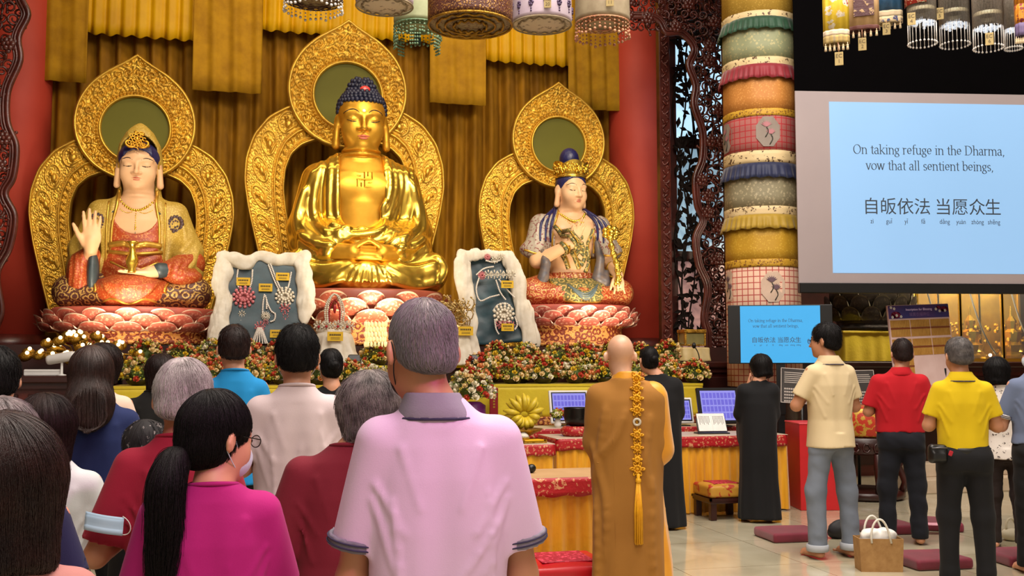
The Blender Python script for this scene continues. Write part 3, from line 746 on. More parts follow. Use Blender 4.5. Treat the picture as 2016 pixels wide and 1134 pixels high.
# ------------------------------------------------------------------ central golden statue
BX, BY = 1.39, 14.55; SEAT = 2.50
throne(BX+0.05, BY-0.1, PLZ, 2.06, SEAT, 1.22, 0.95, ('#a5523c', '#dc9c7c', '#f0c8a4'), 'carved lotus throne with coral heart petals under the central golden statue', npet=15)
def golden_statue():
    t = empty('golden_seated_statue', (BX, BY, SEAT), 0, 'large golden seated statue with dark blue curled hair in the middle of the altar', 'statue')
    g = Field((-1.3, -1.05, -0.02), (1.35, 0.75, 2.15), 0.018)          # robe
    g.loft([(0.05, 0, .12, .7, .5), (.5, 0, .08, .70, .52), (1.0, 0, .06, .64, .46), (1.4, 0, .06, .68, .44), (1.65, 0, .08, .66, .38), (1.8, 0, .1, .5, .3), (1.93, 0, .1, .3, .24)], n=2.2)
    for q in (-1, 1):
        ox = .07
        g.cone((q*.42, .1, .36), (q*.86+ox, -.3, .28), .34, .27, .1); g.cone((q*.86+ox, -.32, .24), (-q*.05, -.66, .2), .24, .2, .1)
        g.cone((q*.6, .06, 1.5), (q*.78, .0, .85), .25, .24, .12); g.cone((q*.78, -.02, .82), (q*.44, -.55, .55), .24, .17, .1)
        g.ell((q*.72, -.1, .62), (.3, .34, .2), .1)
    g.ell((0.05, -.45, .12), (.7, .42, .16), .1); g.ell((0, -.3, .7), (.55, .35, .25), .15)
    cut2d(g, [((-.02, 2.0), (-.02, 1.35), .31), ((.0, 1.3), (-.02, 1.12), .3), ((-.12, 1.05), (-.14, 1.0), .2)], .08, .02)
    R = lambda *p, r=.022, k=.085: fold(g, p, r, k, n=8)
    R((-.34, 1.9), (-.36, 1.4), (-.34, .95), (-.2, .72), r=.03, k=.05); R((-.43, 1.88), (-.47, 1.3), (-.44, .85), (-.3, .62))
    R((-.56, 1.74), (-.66, 1.35), (-.66, 1.0), (-.5, .72)); R((-.68, 1.6), (-.80, 1.2), (-.82, .85), (-.6, .62)); R((-.8, 1.35), (-.9, 1.0), (-.86, .7), (-.62, .54))
    for i in range(5):
        a = .35+i*.085
        R((a, 1.86-.03*i), (a+.04, 1.45), (a-.05, 1.1-.02*i), (.12+.09*i, .86-.08*i), (-.26+.1*i, .80-.1*i), (-.45+.1*i, .86-.1*i), r=.024, k=.06)
    R((.78, 1.45), (.86, 1.1), (.84, .8), (.66, .6)); R((.7, 1.5), (.78, 1.15), (.74, .85), (.5, .66))
    R((-.3, .98), (-.1, .9), (.15, .98), (.32, 1.2), r=.026, k=.05)
    for q in (-1, 1):
        R((q*.86, .72), (q*.66, .58), (q*.45, .54)); R((q*.88, .6), (q*.7, .46), (q*.5, .46))
        for i in range(3): R((q*.22+.05, .38-.05*i), (q*.6+.05, .27-.08*i), (q*.95+.06, .36-.09*i), r=.024, k=.08)
        R((q*.3, .14), (q*.65, .05), (q*1.0, .12)); R((q*.95+.07, .48), (q*1.06+.07, .3), (q*.98+.07, .12))
    for i in range(7):
        a = -.21+i*.07; R((.05+a*.5, .36), (.05+a, .22), (.05+a*1.5, .05), r=.02, k=.03)
    g.build('robe', GOLD, t, 3)
    # skin: head, neck, chest, hands
    b = Field((-.62, -1.1, .3), (.62, .7, 3.0), 0.0165)
    b.loft([(.75, 0, .06, .5, .38), (1.2, 0, .07, .56, .40), (1.6, 0, .08, .56, .36), (1.75, 0, .1, .42, .3), (1.9, 0, .1, .27, .25), (2.0, 0, .1, .24, .23)], n=2.2)
    for q in (-1, 1): b.ell((q*.24, -.22, 1.4), (.24, .12, .17), .1)
    Rh = Euler((0.10, 0, 0)).to_matrix(); pt = head(b, (0, -.02, 2.33), 3.55, Rh, 1.3, True, 'long', False, 0.05)
    for z in (1.93, 1.86): b.ell((0, .02, z), (.29, .28, .035), .03)
    b.cone((-.5, -.55, .5), (-.18, -.74, .47), .13, .11, .05); b.cone((.5, -.55, .5), (.24, -.74, .47), .13, .11, .05)
    b.ell((.03, -.78, .43), (.24, .13, .07), .05)
    for i in range(4):
        z = .40+.028*i; b.cone((-.12, -.84+.02*i, z), (.2, -.88+.04*i, z-.01), .034, .028, .012); b.cone((.2, -.82+.04*i, z+.05), (-.08+.0*i, -.86+.05*i, z+.06), .032, .026, .012)
    b.cone((-.2, -.78, .52), (.02, -.86, .63), .045, .032, .03); b.cone((.26, -.78, .52), (.045, -.86, .63), .045, .032, .03)
    body = b.build('body', GOLDMAT, t)
    mb = MB()
    for q in (-1, 1):
        face_line(b, pt, Rh, [(q*(.014+.046*i/9), .026+.014*sin(PI*(i/9)**.8)) for i in range(10)], .011, mb, 3.55)
        face_line(b, pt, Rh, [(q*(.014+.036*i/9), -.0035-.004*sin(PI*i/9)+.004*(i/9)**2) for i in range(10)], .009, mb, 3.55)
    mb.build('brow_and_lid_lines', INK, t, True)
    mb = MB(); face_line(b, pt, Rh, [(-.018+.036*i/10, -.0595-.0025*abs(i-5)/5) for i in range(11)], .016, mb, 3.55); face_line(b, pt, Rh, [(-.013+.026*i/8, -.069) for i in range(9)], .019, mb, 3.55)
    mb.build('lips', LIPRED, t, True)
    h = b.hit(pt(0, -.14, .034), Rh @ Vector((0, 1, 0)), 1.0)
    MB().ball(h, (.028, .02, .028), 10, 8).build('forehead_jewel', M('pearl_bead', '#e9dff0', None, 0.2), t, True)
    # raised emblem on the chest
    mb = MB(); e = .105; br = .018
    segs = [((0, -1), (0, 1)), ((-1, 0), (1, 0)), ((0, 1), (-1, 1)), ((0, -1), (1, -1)), ((-1, 0), (-1, -1)), ((1, 0), (1, 1))]
    segs += [((-1, .45), (-.45, .45)), ((.45, -.45), (1, -.45)), ((.45, .45), (.45, 1)), ((-.45, -.45), (-.45, -1))]
    for (a, c) in segs:
        pa = b.hit((a[0]*e+.02, -1.2, 1.5+a[1]*e), (0, 1, 0)); pc = b.hit((c[0]*e+.02, -1.2, 1.5+c[1]*e), (0, 1, 0))
        mb.tube([pa, (Vector(pa)+Vector(pc))/2+Vector((0, -.003, 0)), pc], br*.7, 6)
    mb.build('chest_emblem', GOLDMAT, t, False)
    # hair: skull cap + topknot covered in snail curls
    hr = Field((-.5, -.6, 2.2), (.5, .65, 3.2), 0.02)
    c = pt(0, .02, .045); hr.ell(c, (.355, .37, .335), 0, 'u', Rh); hr.ell(pt(0, .03, .135), (.2, .2, .15), .1, 'u', Rh)
    hr.plane(pt(0, -.02, .068), Rh @ Vector((0, -.55, -1)), 0)
    hr2 = Field((-.5, -.6, 2.2), (.5, .65, 3.2), 0.02); hr2.ell(c, (.345, .36, .325), 0, 'u', Rh); hr2.ell(pt(0, .03, .135), (.19, .19, .14), .1, 'u', Rh)
    def keep(v):
        w = Rh.inverted() @ (Vector(v)-Vector((0, -.02, 2.33)))/3.55; return w.z > .072-.0*abs(w.y) if w.y < -.03 else w.z > .072-1.1*(w.y+.03) and w.z > -.05
    hr3 = Field((-.5, -.6, 2.2), (.5, .65, 3.2), 0.02); hr3.ell(c, (.34, .355, .32), 0, 'u', Rh); hr3.ell(pt(0, .03, .135), (.19, .19, .14), .1, 'u', Rh)
    p0 = pt(0, -.03, .072); hr3.plane(p0, Rh @ Vector((0, -.85, -1)), 0.01)
    hair = hr3.build('hair', NAVYCURL, t)
    mb = MB(); done = []
    V = hr2.nets()[0]; order = np.argsort(V[:, 2]); r_ = np.random.default_rng(3)
    zz = 3.1
    cc = np.array(c)
    rows = 15
    for i in range(rows):
        el = rad(-38+i*126/rows); m = max(4, int(2*PI*cos(el)*.36/.066))
        for j in range(m):
            a = 2*PI*(j+.5*(i % 2))/m; dv = Rh @ Vector((cos(a)*cos(el), sin(a)*cos(el), sin(el)))
            h = hr2.hit(cc+np.array(dv)*0.6, -np.array(dv), 0.7)
            if h is None or not keep(h): continue
            mb.ball(h, .036, 7, 5)
    mb.build('snail_curls', NAVYCURL, hair, True)
    h = hr2.hit(pt(.005, -.3, .122), Rh @ Vector((0, 1, 0)), 1.5)
    MB().ball((h[0], h[1]-.02, h[2]), (.075, .03, .05), 14, 10).build('red_hair_jewel', M('coral_jewel', '#c2322c', None, 0.3), hair, True)
    t.scale = (1, 1, 1.055); return t
golden_statue()

# ------------------------------------------------------------------ painted statues on either side
def brocades(): pass
OLIVEROBE = Mbrocade('olive_gold_cloak', '#b08f38', '#c9ab55', 30.0, 0.5, 0.1, 0.36, fine=2.0, bump=0.1)
ORANGEROBE = Mbrocade('orange_brocade_robe', '#a3421c', '#c47c44', 24.0, 0.45, 0.2, 0.42, fine=2.2, bump=0.1)
MAROONROBE = Mbrocade('maroon_gold_roundel_robe', '#4a261e', '#bf9a54', 9.0, 0.45, 0.35, 0.36, fine=4.0, bump=0.15)
REDROBE = Mbrocade('red_gold_roundel_robe', '#9a3b1e', '#c99a5c', 11.0, 0.45, 0.3, 0.38, fine=4.0, bump=0.15)
TEALROBE = M('painted_slate_lining', '#3f4a4e', '#2e383d', 0.45)
GREYROBE = Mbrocade('pale_grey_floral_shawl', '#a79c8c', '#7a3038', 9.0, 0.5, 0.0, 0.46, fine=3.0, bump=0.1)
GREENGOLD = Mbrocade('green_gold_apron', '#5b5a36', '#c9ab62', 12.0, 0.45, 0.3, 0.36, fine=3.0, bump=0.15)
EDGEGOLD = M('gold_edging', '#d9ad4c', '#b98a30', 0.35, 0.7, 8)
def crossed_legs(g, kx, s=1.0):
    for q in (-1, 1):
        g.cone((q*.35*s, .1*s, .3*s), (q*(kx-.22*s), -.26*s, .22*s), .27*s, .215*s, .08); g.cone((q*(kx-.22*s), -.28*s, .19*s), (-q*.03, -.55*s, .14*s), .19*s, .13*s, .08)
    g.ell((0, -.3*s, .1*s), (.5*s, .4*s, .11*s), .1)
def lines_on_face(t, g, pt, R, s, w=1.0):
    mb = MB()
    for q in (-1, 1):
        face_line(g, pt, R, [(q*(.016+.042*i/9), .026+.011*sin(PI*(i/9)**.8)) for i in range(10)], .009*w, mb, s)
        face_line(g, pt, R, [(q*(.016+.032*i/9), -.0015-.0035*sin(PI*i/9)) for i in range(10)], .008*w, mb, s)
    mb.build('brow_and_lid_lines', INK, t, True)
    mb = MB(); face_line(g, pt, R, [(-.017+.034*i/10, -.0595-.002*abs(i-5)/5) for i in range(11)], .010*w, mb, s); face_line(g, pt, R, [(-.012+.024*i/8, -.069) for i in range(9)], .012*w, mb, s)
    mb.build('lips', LIPRED, t, True)
def edge(g, mb, pts, r, off=0.0, y0=-2.2, n=6):
    Q = []
    for p in spline([(x, 0, z) for x, z in pts], n):
        h = g.hit((p.x, y0, p.z), (0, 1, 0))
        if h is not None: Q.append((h[0], h[1]-off, h[2]))
    if len(Q) > 2: mb.tube(Q, r, 6)
GX, GY = -1.62, 14.5; GSEAT = 2.22
throne(GX+0.02, GY-0.1, PLZ, 1.92, GSEAT, 1.14, 0.85, ('#c0604e', '#e2a084', '#f2ceb0'), 'pink lotus throne under the white veiled statue on the left')
def veiled_statue():
    t = empty('veiled_seated_statue', (GX, GY, GSEAT), 0, 'painted seated statue with a gold veil and raised open hand, on the left', 'statue')
    b = Field((-.75, -.95, .25), (.6, .55, 2.5), 0.0145)
    b.loft([(.9, 0, .06, .36, .28), (1.2, 0, .06, .42, .3), (1.42, 0, .08, .36, .24), (1.55, 0, .1, .2, .18), (1.66, 0, .1, .165, .165)], n=2.2)
    Rh = Euler((0.10, 0, 0)).to_matrix(); pt = head(b, (0, -.02, 1.94), 2.75, Rh, 1.3, True, 'long', True, 0.05)
    for z in (1.58, 1.52): b.ell((0, .04, z), (.2, .2, .025), .02)
    b.cone((-.54, -.38, .60), (-.50, -.5, .80), .09, .08, .04); hand(b, (-.50, -.52, .76), (0.02, -.05, 1), (0, -1, 0), -1, 3.0, (.03, .02, .04, .08), .07, .55)
    b.cone((.5, -.4, .52), (.24, -.56, .47), .1, .075, .04); hand(b, (.3, -.56, .46), (-1, -.12, -.05), (0, 0, 1), 1, 2.7, (.08, .08, .08, .1), .03, .5)
    b.build('body', IVORY, t); lines_on_face(t, b, pt, Rh, 2.75)
    r = Field((-1.1, -.95, -.02), (1.1, .65, 1.7), 0.022)                    # inner orange robe
    r.loft([(0.05, 0, .1, .5, .4), (.5, 0, .08, .5, .38), (1.0, 0, .06, .42, .32), (1.3, 0, .06, .42, .3)], n=2.2)
    cut2d(r, [((0, 1.5), (0, 1.27), .27)], .2, .02)
    for i in range(4): fold(r, [(-.3, .95-.13*i), (0, .82-.13*i), (.3, .95-.13*i)], .02, .04)
    r.build('inner_robe', ORANGEROBE, t)
    mb = MB(); edge(r, mb, [(-.29, 1.3), (-.2, 1.1), (0, 1.0), (.2, 1.1), (.29, 1.3)], .035); mb.build('neckline', TEALROBE, t, True)
    mb = MB(); edge(r, mb, [(-.32, .84), (-.15, .86), (0, .83), (.15, .86), (.32, .84)], .045); edge(r, mb, [(-.34, .76), (0, .72), (.34, .76)], .03); edge(r, mb, [(-.3, .62), (0, .5), (.3, .62)], .018); mb.build('belt', EDGEGOLD, t, True)
    l = Field((-1.1, -.95, -.02), (1.1, .65, .75), 0.022); crossed_legs(l, 1.0)
    for q in (-1, 1):
        for i in range(2): fold(l, [(q*.3, .3-.1*i), (q*.6, .22-.1*i), (q*.9, .24-.08*i)], .018, .04)
    l.build('leg_wrap', MAROONROBE, t)
    a = Field((-.62, -1.0, -.02), (.62, .2, .6), 0.018)
    a.ell((0, -.4, .24), (.46, .38, .22)); a.loft([(0.02, 0, -.5, .3, .24), (.12, 0, -.5, .42, .24), (.25, 0, -.46, .5, .22), (.36, 0, -.4, .44, .2)], .05)
    for i in range(5): fold(a, [(-.36+.02*i, .34-.03*i), (0, .24-.055*i), (.36-.02*i, .34-.03*i)], .018, .035)
    a.build('apron', ORANGEROBE, t)
    mb = MB(); edge(a, mb, [(-.46, .34), (-.42, .22), (-.48, .14), (-.36, .06), (-.2, .1), (0, .03), (.2, .1), (.36, .06), (.48, .14), (.42, .22), (.46, .34)], .018, .0); mb.build('apron_border', EDGEGOLD, t, True)
    c = Field((-1.0, -.8, .1), (1.0, .7, 2.62), 0.02)                         # cloak with veil
    c.loft([(.35, 0, .16, .6, .4), (.9, 0, .12, .56, .36), (1.25, 0, .1, .55, .3), (1.42, 0, .1, .48, .27), (1.55, 0, .12, .3, .24), (1.7, 0, .13, .27, .24), (2.0, 0, .1, .31, .29), (2.25, 0, .06, .27, .26), (2.42, 0, .04, .18, .18), (2.52, 0, .04, .08, .09), (2.56, 0, .04, .02, .02)], n=2.1)
    for q in (-1, 1):
        c.cone((q*.48, .08, 1.32), (q*.66, .0, .8), .17, .19, .1); c.cone((q*.66, -.02, .78), (q*.6, -.28, .5), .19, .15, .1)
        c.ell((q*.68, -.06, .52), (.2, .26, .24), .08)
    cut2d(c, [((0, 2.12), (0, 1.75), .235), ((0, 1.6), (0, 1.3), .22), ((0, 1.2), (0, .3), .27)], .15, .02)
    cut2d(c, [((-.56, .95), (-.54, .75), .1)], .2, .03)
    for q in (-1, 1):
        fold(c, [(q*.3, 1.5), (q*.33, 1.1), (q*.33, .6)], .02, .04); fold(c, [(q*.55, 1.3), (q*.62, 1.0), (q*.6, .75)], .018, .04); fold(c, [(q*.8, .8), (q*.74, .6), (q*.6, .42)], .02, .05); fold(c, [(q*.72, .95), (q*.62, .8), (q*.5, .72)], .02, .05)
    fold(c, [(-.1, 2.5), (-.14, 2.38), (-.08, 2.3), (0, 2.26), (.08, 2.3), (.14, 2.38), (.1, 2.5)], .012, .02)
    ck = c.build('cloak', OLIVEROBE, t)
    mb = MB()
    for q in (-1, 1): edge(c, mb, [(q*.245, 1.62), (q*.25, 1.4), (q*.3, 1.1), (q*.3, .7), (q*.3, .4)], .024); edge(c, mb, [(q*.36, 1.45), (q*.37, 1.1), (q*.36, .5)], .014)
    edge(c, mb, [(-.25, 1.72), (-.26, 1.9), (-.22, 2.12), (0, 2.26), (.22, 2.12), (.26, 1.9), (.25, 1.72)], .014); mb.build('cloak_border', EDGEGOLD, ck, True)
    s2 = Field((-1.0, -.9, .05), (1.0, .5, 1.0), 0.02)                       # wide sleeves
    s2.cone((-.62, -.2, .58), (-.53, -.36, .68), .19, .13, .05); s2.ell((-.64, -.28, .40), (.19, .27, .32), .08); s2.cone((.7, -.1, .62), (.44, -.46, .5), .2, .12, .05); s2.ell((.62, -.34, .42), (.26, .2, .13), .06)
    for i in range(3): fold(s2, [(.75-.08*i, .68), (.66-.09*i, .56), (.66-.1*i, .42)], .016, .03); fold(s2, [(-.76+.07*i, .7), (-.74+.07*i, .45), (-.76+.06*i, .2)], .016, .03)
    split_loose(s2.build('sleeve', ORANGEROBE, t))
    s3 = Field((-.8, -.9, .1), (.6, .3, 1.0), 0.018); s3.ell((-.48, -.44, .44), (.075, .15, .30)); s3.cone((.41, -.51, .495), (.355, -.53, .49), .098, .104)
    split_loose(s3.build('sleeve_lining', TEALROBE, t))
    h = Field((-.5, -.5, 1.8), (.5, .5, 2.5), .016); h.ell(pt(0, .012, .04), (.275, .27, .24), 0, 'u', Rh); cut2d(h, [((0, 1.9), (0, 1.8), .235)], .1, .02); h.plane((0, 0, 1.95), (0, .3, -1))
    for i in range(5): fold(h, [(-.16+.08*i, 2.2), (-.17+.085*i, 2.1), (-.18+.09*i, 2.04)], .014, .02)
    h.build('hair', BLUEHAIR, t)
    mb = MB(); r_ = random.Random(4)
    for i in range(38):
        a = r_.uniform(-1, 1); z = r_.uniform(0, 1)**1.5; p = h.hit((a*.13*(1-z*.55), -1, 2.2+z*.22-.015*abs(a)), (0, 1, 0)) if z < .2 else c.hit((a*.12*(1-z*.6), -1, 2.2+z*.2), (0, 1, 0))
        if p is not None: mb.ball((p[0], p[1]-.02, p[2]), (.03, .03, .03), 7, 5)
    for q in (-1, 1): mb.tube(bez((q*.02, -.31, 2.16), (q*.16, -.33, 2.12), (q*.17, -.3, 2.25), (q*.1, -.3, 2.24)), .016, 6)
    for k in range(26):
        a = k*2.4; rr = .10*math.sqrt(k/26); mb.tube([(rr*cos(a)+.022*cos(j), -.31-.015*(1-rr*8), 2.22+rr*1.25*sin(a)*.9+.03+.022*sin(j)) for j in range(6)], .008, 5)
    mb.tube([(.12*cos(x_), -.30, 2.19+.035*sin(x_*3)) for x_ in np.linspace(PI, 2*PI, 20)], .014, 6); mb.ball((0, -.31, 2.26), (.03, .03, .045), 8, 6); mb.build('crown_ornament', GOLDMAT, t, True)
    mb = MB()
    for i in range(19):
        x = -.25+.5*i/18; z = 1.50-.2*(1-(x/.25)**2)+.02; p = b.hit((x, -1, z), (0, 1, 0))
        if p is not None: mb.ball(p, .021, 7, 5)
    for x0, x1, dz in ((-.2, 0, .12), (0, .2, .12)):
        for i in range(12):
            u = i/11; x = x0+(x1-x0)*u; p = b.hit((x, -1, 1.33-.4*dz*4*u*(1-u)), (0, 1, 0))
            if p is not None: mb.ball(p, .01, 5, 4)
    for i in range(8):
        p = b.hit((0, -1, 1.27-.03*i), (0, 1, 0))
        if p is not None: mb.ball(p, .012+.004*(i > 5), 6, 5)
    mb.build('necklace', GOLD, t, True)
    for q in (-1, 1):
        mb = MB(); 
        for k in range(14):
            an = 2*PI*k/14; p = c.hit((q*.5+.085*cos(an), -1.5, 1.16+.095*sin(an)), (0, 1, 0))
            if p is not None: mb.ball((p[0], p[1], p[2]), (.03, .012, .035), 6, 5)
        for k in range(8):
            an = 2*PI*k/8; p = c.hit((q*.5+.04*cos(an), -1.5, 1.16+.045*sin(an)), (0, 1, 0))
            if p is not None: mb.ball(p, (.018, .01, .018), 6, 5)
        mb.build('cloak_roundel', M('dark_roundel', '#2a2228', '#5a3a34', 0.5, nscale=40) if q < 0 else bpy.data.materials['dark_roundel'], ck, True)
    v = empty('vase', (0.02, -.66, .44), 0); v.name = 'gold_vase'
    v.parent = t
    MB().lathe([(.05, 0), (.06, .02), (.045, .05), (.075, .12), (.08, .17), (.05, .25), (.035, .31), (.04, .36), (.1, .4), (.05, .41)], 20).build('vase_body', GOLD, v, True)
    return t
veiled_statue()
MX, MY = 4.53, 14.5; MSEAT = 2.34
throne(MX, MY-0.05, PLZ, 2.05, MSEAT, 0.93, 0.78, ('#b85a4c', '#e8ac94', '#f2d0b8'), 'pale pink lotus throne under the blue haired statue on the right')
def scepter_statue():
    t = empty('crowned_seated_statue', (MX, MY, MSEAT), 0, 'painted seated statue with a gold crown, blue hair and gold scepter, on the right', 'statue')
    b = Field((-.75, -.85, .15), (.75, .55, 2.3), 0.0145)
    b.loft([(.3, 0, .06, .34, .26), (.7, 0, .06, .3, .24), (1.1, 0, .06, .38, .27), (1.3, 0, .07, .42, .24), (1.4, 0, .09, .26, .18), (1.5, 0, .09, .16, .155)], n=2.2)
    for q in (-1, 1): b.ell((q*.16, -.14, 1.12), (.16, .09, .12), .08)
    Rh = Euler((0.10, 0, rad(14))).to_matrix(); pt = head(b, (0, -.02, 1.75), 2.5, Rh, 1.18, True, 'long', True, 0.05)
    for z in (1.43, 1.38): b.ell((0, .04, z), (.19, .18, .022), .02)
    b.cone((-.46, .04, 1.22), (-.56, -.12, .68), .14, .115, .08); b.cone((-.56, -.14, .66), (-.1, -.5, .92), .11, .065, .05); hand(b, (-.12, -.48, .9), (.35, -.1, 1), (.2, -1, .1), -1, 2.4, (.5, .25, .05, .05), .08, .35, None, .9)
    b.cone((.46, .04, 1.2), (.56, -.08, .7), .14, .11, .08); b.cone((.56, -.1, .68), (.56, -.52, .44), .11, .07, .05); hand(b, (.56, -.5, .42), (-.05, -.35, -1), (-.3, -1, .2), 1, 2.2, (.1, .9, .9, .1), .1, .4)
    b.build('body', IVORY, t); lines_on_face(t, b, pt, Rh, 2.5, .9)
    l = Field((-1.0, -.9, -.02), (1.0, .6, .65), .022); crossed_legs(l, .88, .93)
    for q in (-1, 1):
        for i in range(2): fold(l, [(q*.25, .28-.1*i), (q*.5, .2-.1*i), (q*.8, .22-.08*i)], .016, .04)
    for i in range(5): l.cone((-.28, -.5+.0*i, .12+.035*i), (-.14, -.56, .12+.035*i), .02, .016, .01)
    l.build('leg_wrap', REDROBE, t)
    s = Field((-.85, -.6, .5), (.85, .6, 1.55), .018)                        # shawl over shoulders and arms
    s.loft([(.75, 0, .12, .44, .3), (1.1, 0, .09, .47, .3), (1.3, 0, .08, .48, .27), (1.42, 0, .1, .3, .21), (1.5, 0, .1, .19, .18)], n=2.2)
    for q in (-1, 1): s.cone((q*.46, .04, 1.22), (q*.57, -.06, .86), .17, .17, .08); s.ell((q*.6, -.02, .84), (.2, .19, .12), .06)
    cut2d(s, [((0, 1.6), (0, 1.3), .2), ((.02, 1.2), (0, .5), .3)], .1, .02)
    for q in (-1, 1):
        for i in range(3): fold(s, [(q*(.3+.08*i), 1.38), (q*(.36+.1*i), 1.15), (q*(.4+.11*i), .85)], .016, .03)
    sh = s.build('shawl', GREYROBE, t)
    mb = MB()
    for q in (-1, 1): edge(s, mb, [(q*.2, 1.45), (q*.29, 1.25), (q*.33, 1.0), (q*.32, .8)], .018); edge(s, mb, [(q*.42, .78), (q*.58, .76), (q*.76, .82)], .018)
    split_loose(mb.build('shawl_border', EDGEGOLD, sh, True))
    w = Field((-.6, -.6, .1), (.6, .5, 1.2), .018); w.loft([(.15, 0, .02, .48, .36), (.32, 0, .04, .4, .31), (.45, 0, .05, .35, .275), (.5, 0, .05, .33, .26)], n=2.2)
    for i in range(9): fold(w, [(-.3+.075*i, .5), (-.3+.075*i+.02, .42), (-.3+.075*i, .36)], .016, .02)
    w.build('waist_cloth', REDROBE, t)
    a = Field((-.55, -.9, -.02), (.55, .2, .5), .018); a.loft([(0.02, 0, -.42, .26, .26), (.1, 0, -.42, .36, .28), (.3, 0, -.3, .44, .24), (.4, 0, -.2, .42, .2)], n=2.3)
    for i in range(4): fold(a, [(-.26+.02*i, .3-.03*i), (0, .17-.03*i), (.26-.02*i, .3-.03*i)], .018, .03)
    ap = a.build('apron', GREENGOLD, t)
    mb = MB(); edge(a, mb, [(-.42, .34), (-.36, .16), (-.26, .05), (0, .025), (.26, .05), (.36, .16), (.42, .34)], .018); mb.build('apron_border', EDGEGOLD, ap, True)
    mb = MB()
    for i in range(4): edge(a, mb, [(-.24+.02*i, .3-.03*i), (0, .15-.03*i), (.24-.02*i, .3-.03*i)], .013)
    mb.build('apron_pleats', M('slate_blue_pleats', '#5c6a6c', '#47565a', 0.4), ap, True)
    d = MB()                                                                 # carved bodice ribbons and sashes
    for (p) in ([(-.3, 1.18), (-.15, .95), (-.02, .75), (.06, .55)], [(-.2, 1.1), (-.05, .92), (.1, .8), (.22, .7)], [(.28, 1.15), (.2, .9), (.24, .7), (.16, .5)], [(-.1, .85), (.02, .7), (.14, .62)], [(.1, .95), (.16, .75), (.1, .6)], [(-.28, .9), (-.16, .72), (-.1, .55)], [(0, 1.0), (.06, .86), (.0, .72), (.05, .58)]):
        edge(b, d, p, .034)
    d.build('bodice_ribbon', GREENGOLD, t, True)
    d = MB()
    for (p) in ([(-.3, 1.2), (-.12, .97), (.0, .77), (.08, .56)], [(.3, 1.16), (.22, .92), (.26, .7), (.18, .5)], [(-.27, .92), (-.14, .74), (-.08, .56)]): edge(b, d, p, .012, .03)
    d.build('bodice_edging', EDGEGOLD, t, True)
    f = Field((-.85, -.6, .0), (.85, .4, 1.0), .018); f.tube([(-.5, -.22, .78), (-.48, -.3, .6), (-.52, -.3, .4), (-.6, -.34, .25)], [.05, .07, .08, .05], .03); f.tube([(.34, -.2, .95), (.36, -.3, .7), (.3, -.36, .4), (.4, -.4, .34), (.44, -.34, .5)], [.04, .06, .09, .07, .04], .03)
    f.build('scarf', M('painted_taupe_scarf', '#6a5a50', '#4b4a52', 0.45, nscale=14), t); split_loose(bpy.data.objects['scarf'])
    h = Field((-.6, -.5, .8), (.6, .6, 2.5), .016); h.ell(pt(0, .012, .035), (.225, .25, .235), 0, 'u', Rh); cut2d(h, [((.02, 1.72), (.02, 1.6), .19)], .05, .02); h.plane((0, 0, 1.7), (0, .4, -1))
    h.ell((0, .08, 2.24), (.15, .16, .18), .04); h.ell((0, .08, 2.1), (.17, .17, .06), .03)
    h.build('hair', BLUEHAIR, t)
    mb = MB()
    for q in (-1, 1):
        for i in range(3):
            Q = [(q*.2, .06, 1.62), (q*.22, .08, 1.5)]
            for (x, z) in [(.26+.05*i, 1.42-.02*i), (.34+.075*i, 1.25), (.37+.08*i, 1.08), (.36+.09*i, .95)]:
                p = s.hit((q*x, -1.5, z), (0, 1, 0))
                if p is not None: Q.append((p[0], p[1]-.008, p[2]))
            mb.tube(spline(Q, 5), [.034*(1-.6*k/(5*(len(Q)-1))) for k in range(5*(len(Q)-1)+1)], 7)
    split_loose(mb.build('hair_lock', BLUEHAIR, t, True))
    c = MB(); Mc = Matrix.Translation((0, .0, 1.93)) @ Matrix.Rotation(rad(14), 4, 'Z')
    c.lathe([(.222, 0), (.236, .0), (.236, .05), (.224, .05)], 40, Mc, False)
    c.sheet(lambda u, v: ((.225+.04*v)*cos(2*PI*u), (.225+.04*v)*sin(2*PI*u), .05+v*(.15+.05*abs(sin(u*PI*5)))), 80, 3, Mc)
    r_ = random.Random(8)
    for i in range(110):
        u = i/110*2*PI; z = .07+.13*r_.random(); rr = .232+.25*(z-.05)*.9*.2+.02; c.ball((rr*cos(u), rr*sin(u), z), (.022, .022, .02), 6, 4, Mc)
    for i in range(20):
        u = i/20*2*PI; c.tube([(.25*cos(u+a*.3), .25*sin(u+a*.3), .12+.05*cos(a*5)) for a in np.linspace(-.5, .5, 9)], .01, 5, Mc)
    c.build('crown', GOLD, t, True)
    mb = MB()
    for i in range(21):
        x = -.2+.4*i/20; p = b.hit((x, -1, 1.40-.13*(1-(x/.2)**2)), (0, 1, 0))
        if p is not None: mb.ball((p[0], p[1]-.01, p[2]-.01), (.02, .02, .026), 7, 5)
    for i in range(17):
        x = -.18+.36*i/16; p = b.hit((x, -1, 1.33-.13*(1-(x/.18)**2)), (0, 1, 0))
        if p is not None: mb.ball(p, .011, 6, 4)
    mb.build('necklace', GOLD, t, True)
    for sx_ in (-1, 1):
        mb = MB(); mb.tube([(sx_*.56+.1*cos(a), -.3+.03*sin(a)*0-.0, .56+.1*sin(a)) for a in np.linspace(0, 2*PI, 20)] if sx_ > 0 else [(-.2+.02, -.42+.09*cos(a), .84+.09*sin(a)) for a in np.linspace(0, 2*PI, 20)], .014, 6); mb.build('bracelet', GOLDDULL, t, True)
    mb = MB(); Q = bez((.5, -.62, .3), (.58, -.62, .6), (.38, -.62, .75), (.42, -.6, 1.0), n=16); mb.tube(Q, [.04+.014*sin(i*2.1) for i in range(17)], 9)
    for i in range(26): q = Q[min(16, i*16//25)]; mb.ball((q[0]+r_.uniform(-.03, .03), q[1]-.02, q[2]), .03, 6, 4)
